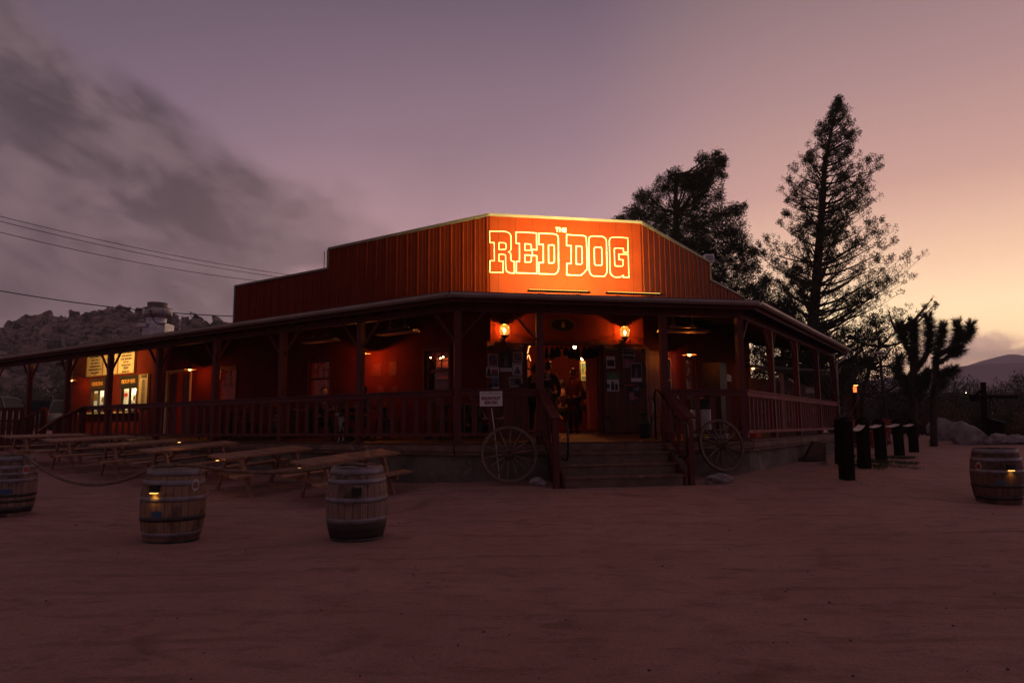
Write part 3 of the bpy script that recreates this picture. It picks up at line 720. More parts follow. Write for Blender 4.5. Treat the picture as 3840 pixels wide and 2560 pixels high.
# LED bars at the roof edge that wash the sign from below
for px0,py0,px1,py1 in((1984,1092,2207,1098),(2278,1100,2478,1106)):
    a=FF.hit(px0,py0,-.36); b=FF.hit(px1,py1,-.36); t0,t1=a[0],b[0]; zz=4.135
    led=thing('sign_floodlight',('longer' if px0<2100 else 'shorter')+' slim led light bar on the roof edge '+('under the left half' if px0<2100 else 'under the right half')+' of the sign','light',FF.p((t0+t1)/2,-.36,zz-.08),group='light bars under the sign')
    mb=MB(); fbox(mb,FF,t0-.03,t1+.03,-.40,-.33,zz-.022,zz+.012); fbox(mb,FF,t0+.2,t0+.25,-.38,-.32,zz-.12,zz-.045); fbox(mb,FF,t1-.25,t1-.2,-.38,-.32,zz-.12,zz-.045); obj('housing',mb,M_dark,led)
    mb=MB(); k=0; t=t0
    while t<t1-.02: fbox(mb,FF,t,t+.024,-.402,-.37,zz+.013,zz+.021); t+=.040
    obj('led_strip',mb,emat('led_glow',(1,.55,.08),2.2),led)
    L=light('sign_wash','AREA',FF.p((t0+t1)/2,-.20,4.27),232 if px0<2100 else 216,(1,.75,.20),led,shape='RECTANGLE',size=(t1-t0),size_y=.06,spread=R(98))
    tgt=WF.p((WFLEN*.42 if px0<2100 else WFLEN*.62),0,5.95); loc=FF.p((t0+t1)/2,-.20,4.27)
    zax=(loc-tgt).normalized(); xax=Vector((FD.x,FD.y,0)); xax=(xax-zax*xax.dot(zax)).normalized(); yax=zax.cross(xax)
    L.matrix_local=world_m(led).inverted()@Matrix.Translation(loc)@Matrix((( xax.x,yax.x,zax.x),(xax.y,yax.y,zax.y),(xax.z,yax.z,zax.z))).to_4x4()

# ------------------------------------------------------------------ windows and doors of the building
def window(fr,q,label,cols=3,sill=True,bottom_plain=True,curtain=None):
    t0,t1,z0,z1=q; f=MB(); w=.055
    fbox(f,fr,t0-.05,t1+.05,-.03,.0,z1,z1+.07); fbox(f,fr,t0-.05,t1+.05,-.03,.0,z0-.07,z0); fbox(f,fr,t0-.06,t0,-.03,.0,z0,z1); fbox(f,fr,t1,t1+.06,-.03,.0,z0,z1)
    fbox(f,fr,t0,t0+w,.03,.07,z0,z1); fbox(f,fr,t1-w,t1,.03,.07,z0,z1); fbox(f,fr,t0+w,t1-w,.03,.07,z1-w,z1); fbox(f,fr,t0+w,t1-w,.03,.07,z0,z0+w)
    zm=(z0+z1)/2; fbox(f,fr,t0+w,t1-w,.02,.075,zm-.03,zm+.03)
    win=obj('window',f,M_redwood,bld,label=label)
    m=MB()
    for i in range(1,cols): t=t0+w+(t1-t0-2*w)*i/cols; fbox(m,fr,t-.01,t+.01,.035,.065,zm+.03,z1-w)
    zc=(zm+.03+z1-w)/2; fbox(m,fr,t0+w,t1-w,.034,.066,zc-.01,zc+.01)
    obj('muntin',m,M_redwood,win)
    g=MB(); fbox(g,fr,t0+w,t1-w,.048,.052,z0+w,zm-.03); fbox(g,fr,t0+w,t1-w,.048,.052,zm+.03,z1-w); obj('pane',g,M_glass,win)
    return win
wl=['small paned window glowing orange beside the menu wall end','dark paned window between two porch posts','paned window nearest the front corner with tiny lights behind it']
for q,l in zip(LW,wl): window(WL,q,l)
for q,l in zip(RWd,('tall paned window beside the lit patch on the right wall','dark window further along the right wall')): window(WR,q,l)

def planks(mb,fr,t0,t1,z0,z1,d,th=.03,w=.16):
    t=t0
    while t<t1-.02:
        e=min(t+w*random.uniform(.85,1.15),t1); fbox(mb,fr,t+.004,e-.004,d-th-random.uniform(0,.006),d,z0,z1+random.uniform(-.01,.01)); t=e
def wood_door(fr,t0,t1,label,d=-.03):
    m=MB(); planks(m,fr,t0,t1,FLOORZ+.03,3.40,d); dr=obj('door',m,M_wood,bld,label=label)
    for z in(1.55,2.35,3.25):
        for t in(t0+.02,t1-.14): h=MB(); fbox(h,fr,t,t+.12,d-.058,d-.032,z,z+.09); obj('hinge',h,M_dark,dr)
    return dr
wood_door(WF,-.10,DOOR[0]-.02,'plank door folded open on the left, covered with posters')
wood_door(WF,DOOR[1]+.02,WFLEN+.02,'plank door folded open on the right, covered with posters')
m=MB(); fbox(m,WF,DOOR[0]-.10,DOOR[1]+.12,-.10,-.0,3.41,3.50); fbox(m,WF,-.12,DOOR[0]-.10,-.05,0,3.42,3.46); fbox(m,WF,DOOR[1]+.12,WFLEN+.02,-.05,0,3.42,3.46); obj('door_lintel',m,M_redwood,bld)
for t in(DOOR[0],DOOR[1]-.07): m=MB(); fbox(m,WF,t,t+.07,-.02,.16,FLOORZ,3.40); obj('door_jamb',m,M_redwood,bld)
# side door of the right wall
m=MB(); planks(m,WR,.28,1.22,FLOORZ,3.36,.07); sd_=obj('side_door',m,M_wood,bld,label='plank side door with pull handle at the right corner')
m=MB(); m.tube([WR.p(.42,.02,2.02),WR.p(.42,-.03,2.0),WR.p(.42,-.03,1.78),WR.p(.42,.02,1.76)],.012,6); obj('handle',m,M_galv,sd_)
m=MB(); planks(m,WR,.02,.28,FLOORZ,3.4,-.001); planks(m,WR,1.22,2.20,FLOORZ,3.4,-.001); obj('plank_cladding',m,M_redwood,bld)
m=MB(); q=(1.36,1.60,2.05,3.18)
fbox(m,WR,q[0]-.03,q[1]+.03,-.07,-.04,q[2]-.03,q[2]); fbox(m,WR,q[0]-.03,q[1]+.03,-.07,-.04,q[3],q[3]+.03); fbox(m,WR,q[0]-.03,q[0],-.07,-.04,q[2],q[3]); fbox(m,WR,q[1],q[1]+.03,-.07,-.04,q[2],q[3]); fbox(m,WR,q[0],q[1],-.068,-.042,2.6,2.63)
sl=obj('sidelight',m,M_shade,bld,label='narrow pale framed mirror on the right corner cladding'); g=MB(); fbox(g,WR,q[0],q[1],-.055,-.05,q[2],q[3]); obj('mirror',g,pmat('mirror_glass',(.5,.45,.42),(.4,.36,.35),1,.12,1.0),sl)
# left door with stored planks inside
m=MB(); fbox(m,WL,LDOOR[0]-.08,LDOOR[0],-.03,.16,FLOORZ,3.46); fbox(m,WL,LDOOR[1],LDOOR[1]+.08,-.03,.16,FLOORZ,3.46); fbox(m,WL,LDOOR[0],LDOOR[1],-.03,.16,3.38,3.46); obj('door_jamb',m,M_board,bld,label='pale trimmed doorway left of the middle lamp')
m=MB(); planks(m,WL,LDOOR[0]+.1,LDOOR[0]+.62,FLOORZ+.02,3.30,.12); planks(m,WL,LDOOR[1]-.45,LDOOR[1]-.02,FLOORZ+.02,3.34,.10); fbox(m,WL,LDOOR[0]+.1,LDOOR[0]+.62,.07,.09,2.75,2.85); obj('stored_door',m,M_wood,bld)
m=MB(); fbox(m,WL,LDOOR[0]-.3,LDOOR[1]+.4,-.04,0,FLOORZ,2.0) if False else None
# serving hatches
for q,txt,lab in((SV[0],'ORDER','order hatch, the left of two lit serving windows'),(SV[1],'PICKUP','pickup hatch, the right of two lit serving windows')):
    t0,t1,z0,z1=q; f=MB(); fbox(f,WL,t0-.05,t1+.05,-.03,.0,z0-.05,z0); fbox(f,WL,t0-.05,t0,-.03,.05,z0,z1); fbox(f,WL,t1,t1+.05,-.03,.05,z0,z1)
    tm=(t0+t1)/2; fbox(f,WL,tm-.045,tm+.045,.0,.06,z0,z1); fbox(f,WL,t0,tm-.045,.0,.06,z1-.05,z1); fbox(f,WL,tm+.045,t1,.0,.06,z1-.05,z1)
    h=obj('serving_hatch',f,pmat('hatch_frame',(.05,.04,.025),(.035,.028,.018),3,.5),bld,label=lab)
    g=MB(); fbox(g,WL,t0,t1,.03,.034,z0,z1); obj('pane',g,M_glass,h)
    b=MB(); fbox(b,WL,t0-.12,t1+.12,-.055,-.001,z1+.0,3.42); bo=obj('header_board',b,M_green,h)
    zc=3.20
    if txt=='ORDER':
        SMt=lambda t,z:sign_M(WL,t,z,-.058)
        join_=fit_text('ORDER',.46,.15,SMt(t1-.27,zc),.008,.004); join(join_,fit_text('AT',.10,.055,SMt(tm-.09,zc+.042),.008,.002)); join(join_,fit_text('THE',.14,.055,SMt(tm-.09,zc-.042),.008,.002)); join(join_,fit_text('BAR',.30,.15,SMt(t0+.20,zc),.008,.0022))
    else: join_=fit_text('PICKUP HERE',(t1-t0)*.92,.15,sign_M(WL,tm,zc,-.058),.008,.0022)
    obj('lettering',join_,M_gold,bo)
    # kitchen seen through the hatch: pale wall, shelf and tubs
    k=MB(); fbox(k,WL,SV[1][0]-.2,LLEN-.3,.75,.8,FLOORZ,3.4)
    if txt=='ORDER': obj('kitchen_wall',k,pmat('kitchen_wall_paint',(.62,.62,.50),(.55,.55,.45),2,.5),bld)
    k=MB(); fbox(k,WL,t0+.4,t1+.9,.5,.7,2.32,2.36); 
    for i in range(5): fbox(k,WL,t0+.5+i*.25,t0+.62+i*.25,.55,.68,2.36,2.45+.1*(i%3))
    obj('kitchen_shelf',k,M_galv,bld)
    light('kitchen_light','POINT',WL.p(tm+.9,.30,3.2),95,(1,.86,.50),bld,size=.1)
    pp=MB(); fbox(pp,WL,t1-.40,t1-.14,.010,.014,z0+.42,z1-.14); nt_=obj('notice',pp,pmat('notice_yellow',(.45,.33,.06),(.4,.3,.05),2,.6) if txt=='ORDER' else M_white,h)
    if txt!='ORDER': pr=MB(); fbox(pr,WL,t1-.40,t1-.14,.004,.009,z1-.34,z1-.22); obj('notice_band',pr,pmat('notice_red',(.5,.04,.03),(.45,.04,.03),2,.6),nt_)
    else: pr=MB(); [fbox(pr,WL,t1-.38,t1-.16,.004,.009,z0+.45+i*.065,z0+.475+i*.065) for i in range(4)]; obj('notice_text',pr,M_ink,nt_)
    tm2=text_mesh('A',.16,sign_M(WL,t0+.17,z0+.45,.006),.004,bold=.006); sh=MB(); fbox(sh,WL,t0+.07,t0+.27,.010,.014,z0+.33,z0+.57); gr=obj('grade_card',sh,M_white,h); obj('grade_letter',tm2,M_ink,gr)
m=MB(); fbox(m,WL,SV[1][0]-.2,SV[0][1]+.25,-.36,-.001,2.02,2.07); obj('serving_shelf',m,M_board,bld)

# menu boards (things hung on the wall)
def board(label,q,lines,d=-.02,tilt=0,head=None):
    t0,t1,z0,z1=q; tm=(t0+t1)/2
    b=thing('menu_board',label,'menu board',WL.p(tm,d,z0),group='menu boards on the left wall')
    f=MB(); fbox(f,WL,t0,t1,d-.05,d,z0,z1); obj('frame',f,M_board if True else M_redwood,b)
    e=MB(); w=.035
    for a in((t0,t0+w,z0,z1),(t1-w,t1,z0,z1),(t0+w,t1-w,z0,z0+w),(t0+w,t1-w,z1-w,z1)): fbox(e,WL,a[0],a[1],d-.075,d-.051,a[2],a[3])
    obj('border',e,pmat('board_border',(.38,.20,.07),(.32,.17,.06),3,.5),b)
    tx=MB(); n=len(lines); W=t1-t0
    for i,(s,sz,y) in enumerate(lines):
        mm=text_mesh(s,sz,sign_M(WL,tm,y,d-.053),.004,bold=.003,wide=.80)
        join(tx,mm)
    obj('lettering',tx,M_ink,b)
    return b
b1=rect(WL,337,1318,392,1416); b2=rect(WL,396,1316,449,1410); b3=rect(WL,452,1308,511,1403)
zt=4.62
L1=['ROAST BEEF BRISKET 16','CHICKEN TINGA 15','PORK CARNITAS 15','+ MUSHROOM ASADA 15','+ MUSHROOM BLEND taco 16','+ BEAN & CHEESE 14']
board('left menu board, first of three pale boards above the order hatch',(b1[0],b1[1],3.49,zt-.02),[('TACOS',.12,4.52)]+[('choose corn or flour tortilla',.045,4.40)]+[(s,.095,4.26-.125*i) for i,s in enumerate(L1)]+[('+ vegetarian',.05,3.58)])
L2=['FRIES 6','QUESO 7','CHIPS 8','GUAC & CHIPS 10','SALSA & CHIPS 10','BEANS 8','RICE 6','SPICY PICKLES 14','TAJIN 15']
board('middle menu board, partly behind the porch post',(b2[0],b2[1],3.49,zt-.01),[('SIDES',.13,4.52)]+[(s,.095,4.37-.098*i) for i,s in enumerate(L2)])
L3=['BURRITOS 16','ARNOLD PALMER 4','HOUSE LEMONADE 4','HOUSE GINGER BEER 5','ICED TEA 3','WATER BOTTLES 3']
board('right menu board, brightest of the three, above the pickup hatch',(b3[0],b3[1],3.49,zt),[('N.A. DRINKS',.12,4.53)]+[(s,.10,4.40-.118*i) for i,s in enumerate(L3)]+[('DESSERT',.13,3.70),('BUNUELOS 10',.10,3.57)])
q=rect(WL,529,1400,560,1515)
board('tall narrow drinks list right of the pickup hatch',(q[0],q[1],2.18,3.42),[('DRINKS',.15,3.32)]+[(('TEQUILA 12' if i%3 else 'MEZCAL 14'),.055,3.18-.07*i) for i in range(13)])
def paper(label,fr,rct,d,sheet,blocks,cat='poster',rot=0,group=None,text=None):
    (t0,t1,z0,z1)=rct; tm=(t0+t1)/2; zm=(z0+z1)/2; W=t1-t0; Hh=z1-z0
    M=sign_M(fr,tm,zm,d)@Matrix.Rotation(R(rot),4,'Z')
    p=thing('poster',label,cat,M=M,group=group)
    a=MB(); a.box((0,0,.003),(W,Hh,.005)); obj('sheet',a,sheet,p,world=False)
    for (nm,x0,y0,x1,y1,mt) in blocks:
        c=MB(); 
        if nm=='figure':
            c.lathe([(0,-.001),(W*.10,-.001),(W*.10,.001),(0,.001)],((x0+x1)/2*W-W/2,(y0*.25+y1*.75)*Hh-Hh/2,.0085),10); xm=((x0+x1)/2-.5)*W
            c.prism([(x0*W-W/2,y0*Hh-Hh/2),(x1*W-W/2,y0*Hh-Hh/2),(xm+W*.12,(y0*.35+y1*.65)*Hh-Hh/2),(xm-W*.12,(y0*.35+y1*.65)*Hh-Hh/2)],.0062,.0085)
        else: c.box((((x0+x1)/2-.5)*W,((y0+y1)/2-.5)*Hh,.0066 if nm=='picture' else .0072),((x1-x0)*W,(y1-y0)*Hh,.002))
        obj(nm,c,mt,p,world=False)
    if text:
        for s,sz,x,y,mt in text: obj('lettering',text_mesh(s,sz,Matrix.Translation((x*W,y*Hh,.010)),.002,bold=.001),mt,p,world=False)
    return p
PB=lambda n,c:pmat(n,c,tuple(k*.55 for k in c),14,.6,lo=.45,hi=.55)
P_white=PB('poster_white',(.55,.50,.50)); P_white=pmat('poster_paper',(.52,.47,.48),(.46,.42,.43),5,.6)
P_dark=PB('poster_dark_print',(.035,.030,.035)); P_grey=PB('poster_grey_print',(.16,.13,.15)); P_blue=PB('poster_blue_print',(.10,.11,.20)); P_bluered=PB('poster_blue_red_print',(.18,.07,.10)); P_brown=PB('poster_brown_print',(.22,.11,.08)); P_red=PB('poster_red_print',(.38,.05,.06)); P_green=PB('poster_green_print',(.09,.22,.07)); P_pink=PB('poster_pink_print',(.30,.12,.18)); P_yellow=PB('poster_yellow_print',(.62,.46,.12)); P_teal=PB('poster_teal_print',(.20,.34,.28))
GP='posters on the open plank doors'
def zr(a,b,c,e): k=.38265; return rect(WF,1650+a*k,1080+b*k,1650+c*k,1080+e*k,-.075)
DP=-.075
paper('small blue and red framed poster at the upper left of the left door',WF,zr(470,645,565,767),DP,P_white,[('picture',.06,.05,.94,.95,P_bluered),('picture_detail',.35,.3,.8,.8,P_blue)],group=GP)
paper('large dark poster with white strip below, middle of the left door',WF,zr(587,632,705,818),DP,P_white,[('picture',.0,.20,1,1,P_dark),('figure',.3,.28,.72,.9,P_grey),('text_line',.1,.09,.7,.12,P_grey)],group=GP)
paper('square brown framed poster at the upper right of the left door',WF,zr(718,627,812,717),DP,P_white,[('picture',.05,.05,.95,.95,P_brown),('figure',.3,.2,.7,.85,P_grey)],group=GP)
paper('white landscape poster with red lettering, left of the left door',WF,zr(452,773,578,873),DP,P_white,[('picture',.04,.05,.96,.45,P_grey),('figure',.1,.1,.32,.95,P_dark),('red_block',.40,.45,.9,.75,P_red)],group=GP)
paper('white poster with a dark bust figure, right of the left door',WF,zr(710,730,805,853),DP,P_white,[('figure',.1,.08,.9,.78,P_blue),('text_line',.1,.86,.9,.92,P_dark)],group=GP)
paper('tilted grey landscape photo poster low on the left door',WF,zr(680,868,806,965),DP,P_white,[('picture',.04,.06,.96,.94,P_grey),('picture_detail',.4,.2,.8,.7,P_dark)],rot=5,group=GP)
paper('small blue poster lowest on the left door',WF,zr(510,880,580,985),DP,P_white,[('picture',.02,.15,.98,.98,P_blue),('picture_detail',.2,.2,.7,.5,P_dark)],group=GP)
paper('white poster with a dark landscape photo, upper left of the right door',WF,zr(1628,668,1717,787),DP,P_white,[('picture',.08,.18,.92,.70,P_dark)],group=GP)
q=zr(1790,592,1905,777)
paper('tall dark art festival poster at the top of the right door',WF,q,DP,P_white,[('picture',.03,.02,.97,.98,P_dark),('picture_detail',.1,.05,.9,.45,P_pink)],group=GP,text=[('art festival',.085,0,.16,P_white),('in a Valley',.05,.05,.38,P_yellow)])
paper('poster with green top and white lower half on the right door',WF,zr(1635,825,1755,1010),DP,P_white,[('picture',.0,.62,1,1,P_green),('figure',.30,.05,.62,.60,P_dark),('figure',.66,.05,.9,.45,P_dark),('text_line',.04,.1,.16,.35,P_grey)],group=GP)
paper('dark figure poster with white strip at the right edge of the right door',WF,zr(1867,735,1978,917),DP-.006,P_white,[('picture',.03,.2,.97,.97,P_dark),('figure',.3,.25,.7,.9,P_grey)],group=GP)
paper('black and pink poster lowest on the right door',WF,zr(1847,940,1958,1113),DP,P_dark,[('picture',.05,.1,.5,.55,P_pink),('picture_detail',.5,.12,.9,.3,P_red),('text_line',.4,.62,.95,.9,P_grey)],group=GP)
paper('narrow dark maroon board sign across the right door',WF,zr(1780,925,1930,975),DP-.012,P_dark,[('text_line',.1,.35,.9,.65,P_red)],cat='sign')
paper('dark slanted board at the top of the left door',WF,zr(650,578,810,612),DP-.01,P_dark,[('text_line',.1,.3,.8,.7,P_brown)],cat='sign',rot=-3)
paper('short dark board at the top of the right door',WF,zr(1655,585,1775,615),DP-.01,P_dark,[('text_line',.1,.3,.9,.7,P_green)],cat='sign')
# notices in the left wall
for (a,b,c,e,l,mt) in((1600,690,1650,755,0,0),): pass
k=.38265
paper('white paper sheet taped to the wall beside the glowing small window',WL,rect(WL,816,1386,827,1421,-.02),-.02,P_white,[('text_line',.2,.6,.8,.7,P_grey)],cat='notice')
for i,(x0,y0,x1,y1,l) in enumerate(((1396,1364,1425,1412,'raised plaque left of the pair on the lamp lit red wall'),(1458,1356,1486,1406,'raised plaque on the right of the lamp lit red wall'),(1415,1446,1437,1478,'lower left sheet under the plaques on the lit red wall'),(1466,1448,1490,1478,'lower right sheet under the plaques on the lit red wall'))):
    paper(l,WL,rect(WL,x0,y0,x1,y1,-.02),-.004,pmat('red_plaque',(.140,.018,.009),(.11,.014,.007),3,.7),[('plaque_edge',.0,.0,1,.06,M_redwood)],cat='plaque',group='plaques on the red wall',rot=random.uniform(-2,2))
# oval sign above the door
q=rect(WF,2064,1194,2152,1243); t_,z_=(q[0]+q[1])/2,(q[2]+q[3])/2
ov=thing('oval_sign','dark oval wooden sign with thin gold rim above the doorway','sign',M=sign_M(WF,t_,z_,-.002))
E1=[(math.cos(a)*.31,math.sin(a)*.165) for a in [2*math.pi*i/36 for i in range(36)]]
m=MB(); m.prism(E1,0,.03); obj('plaque',m,M_dark,ov,world=False)
m=MB(); m.tube([Vector((x*.97,y*.97,.033)) for x,y in E1+E1[:1]],.006,5); obj('rim',m,pmat('brass_rim',(.45,.22,.07),(.3,.15,.05),5,.35,.6),ov,world=False)
m=MB(); m.prism([(-.03,-.06),(.05,-.08),(.07,-.02),(.03,.03),(.05,.08),(0,.07),(-.02,.0)],.03,.045); obj('carving',m,pmat('gold_carving',(.35,.17,.06),(.25,.12,.05),5,.5),ov,world=False)

# ------------------------------------------------------------------ lamps
def lantern_glass():
    m=glass('lantern_glass',(1,.86,.55)); nt=m.node_tree
    if len(nt.nodes)<6:
        o=[n for n in nt.nodes if n.type=='OUTPUT_MATERIAL'][0]; src=o.inputs[0].links[0].from_socket
        e=nt.nodes.new('ShaderNodeEmission'); e.inputs[0].default_value=(1,.42,.09,1); e.inputs[1].default_value=.40; a=nt.nodes.new('ShaderNodeAddShader'); nt.links.new(src,a.inputs[0]); nt.links.new(e.outputs[0],a.inputs[1]); nt.links.new(a.outputs[0],o.inputs[0])
    return m
def wall_lantern(px,py,side):
    t,z=WF.hit(px,py,-.22); M=WF.mat(t,-.22,z)
    L=thing('wall_lantern',side+' caged glass lantern glowing on the wall above the '+('left' if side.startswith('left') else 'right')+' plank door','lantern',M=M,group='lanterns either side of the doorway')
    m=MB(); m.lathe([(0,.21),(.03,.205),(.05,.17),(.115,.145),(.135,.135),(.135,.125),(.06,.125)],n=18); m.lathe([(.0,.26),(.012,.25),(.018,.235),(.01,.21)],n=8); obj('cap',m,M_dark,L,world=False,smooth=True)
    m=MB()
    for i in range(8):
        a=2*math.pi*i/8; pts=[]
        for kk in range(7):
            f=kk/6; r=.085+.045*math.sin(f*math.pi*.85+.35); zz=-.13+f*.25; pts.append((r*math.cos(a),r*math.sin(a),zz))
        m.tube(pts,.0045,5)
    m.tube([(.13*math.cos(2*math.pi*i/16),.13*math.sin(2*math.pi*i/16),.0) for i in range(17)],.004,4)
    obj('cage',m,M_dark,L,world=False)
    m=MB(); m.lathe([(.07,-.13),(.115,-.08),(.125,0),(.118,.07),(.09,.12)],n=20); obj('glass',m,lantern_glass(),L,world=False,smooth=True)
    m=MB(); m.lathe([(.0,-.225),(.03,-.22),(.035,-.19),(.075,-.16),(.095,-.13),(.09,-.12)],n=14); obj('base',m,M_dark,L,world=False,smooth=True)
    m=MB(); m.tube([(0,0,-.20),(0,.0,-.28),(0,.06,-.36),(0,.13,-.33),(0,.18,-.25)],.013,7); m.box((0,.205,-.28),(.11,.02,.26)); m.tube([(0,.19,-.2),(0,.10,-.2),(0,.04,-.26)],.008,6); obj('bracket',m,M_dark,L,world=False)
    m=MB(); m.ball((0,0,-.01),.034,10,8,(1,1,1.35)); obj('bulb',m,emat('lantern_bulb',(1,.60,.20),26),L,world=False,smooth=True)
    l=light('lantern_light','POINT',(0,0,0),48,(1,.36,.05),None,size=.012); l.parent=L; l.location=(0,0,.04)
wall_lantern(1892,1238,'left hand'); wall_lantern(2343,1245,'right hand')

def barn_lamp(fr,px,py,off,label,power=15,col=(1,.30,.05)):
    t,z=fr.hit(px,py,-off); M=fr.mat(t,-off,z)
    B=thing('gooseneck_lamp',label,'lamp',M=M,group='gooseneck barn lamps along the porch walls')
    m=MB(); m.lathe([(.03,.10),(.045,.06),(.08,.03),(.20,-.018),(.205,-.024),(.198,-.022),(.075,.020),(.0,.04)],n=28); obj('shade',m,M_shade,B,world=False,smooth=True)
    m=MB(); m.lathe([(0,-.060),(.030,-.054),(.046,-.030),(.042,.0),(.03,.03)],n=16); obj('bulb',m,M_bulb,B,world=False,smooth=True)
    m=MB(); pts=[(0,0,.09),(0,0,.20),(0,.04,.27),(0,.12,.30),(0,off*.55,.24),(0,off*.8,.17),(0,off-.02,.16)]; m.tube(pts,.014,8); m.box((0,off-.012,.16),(.10,.024,.12)); obj('arm',m,M_dark,B,world=False)
    l=light('lamp_light','POINT',(0,0,0),power,(1,.20,.02),None,size=.03); l.parent=B; l.location=(0,0,-.095)
    return B
barn_lamp(WL,267,1424,.55,'small gooseneck lamp at the far left end of the menu wall',11)
barn_lamp(WL,712,1383,.55,'gooseneck lamp with white hot bulb right of the trimmed left doorway',14)
barn_lamp(WL,1361,1323,.55,'gooseneck lamp half behind the second porch post left of the front corner',27)
barn_lamp(WR,2585,1327,.55,'gooseneck lamp with glowing disc on the right porch wall',15)
barn_lamp(WR,2824,1378,.45,'far gooseneck lamp seen past the end of the right wall',3)
# hidden eave floodlight on the menu boards
fl=thing('eave_floodlight','dark boxy floodlight under the porch beam in front of the menu boards','light',FL.p(17.35,.25,3.66))
m=MB(); m.beam(FL.p(17.0,.25,3.66),FL.p(17.7,.25,3.66),.14,.10); m.beam(FL.p(17.3,.25,3.66),FL.p(17.3,.25,3.9),.03,.03); obj('housing',m,M_dark,fl)
loc=FL.p(17.3,.38,3.72); tgt=WL.p(17.6,0,4.1)
L=light('flood','AREA',loc,105,(1,.58,.17),fl,shape='RECTANGLE',size=.5,size_y=.08,spread=R(150)); L.matrix_local=world_m(fl).inverted()@Matrix.Translation(loc)@((tgt-loc).to_track_quat('-Z','Y').to_matrix().to_4x4())
# ceiling strip fixtures
def strip_light(c,ax,label):
    s=thing('strip_fixture',label,'light fixture',c,group='unlit strip fixtures hung from the porch ceiling')
    a=Vector((ax.x,ax.y,0)).normalized(); c=Vector(c); side=Vector((-a.y,a.x,0))
    m=MB()
    p0,p1=c-a*.62,c+a*.62; k=len(m.v)
    for e in(p0,p1): m.v+= [e+side*.16+Vector((0,0,-.03)),e+side*.05+Vector((0,0,.04)),e-side*.05+Vector((0,0,.04)),e-side*.16+Vector((0,0,-.03))]
    m.f+= [(0,1,5,4),(1,2,6,5),(2,3,7,6),(0,4,7,3),(0,3,2,1),(4,5,6,7)]
    obj('reflector',m,pmat('fixture_enamel',(.55,.45,.35),(.5,.4,.32),4,.5),s)
    m=MB(); m.beam(p0+a*.25+Vector((0,0,.10)),p1-a*.25+Vector((0,0,.10)),.05,.03); 
    for f in(.3,.7): q=p0.lerp(p1,f); m.beam(q+Vector((0,0,.05)),q+Vector((0,0,.5)),.012,.012); m.box(q+Vector((0,0,.13)),(.09,.07,.06))
    obj('hanger',m,M_shade,s)
strip_light(FL.p(3.1,1.55,3.72),LD,'strip fixture hung above the left porch, nearest the front corner')
strip_light(FL.p(5.9,1.55,3.72),LD,'strip fixture hung above the left porch, further from the corner')
strip_light(FR.p(.8,1.55,3.66),FD,'strip fixture hung above the right porch corner')

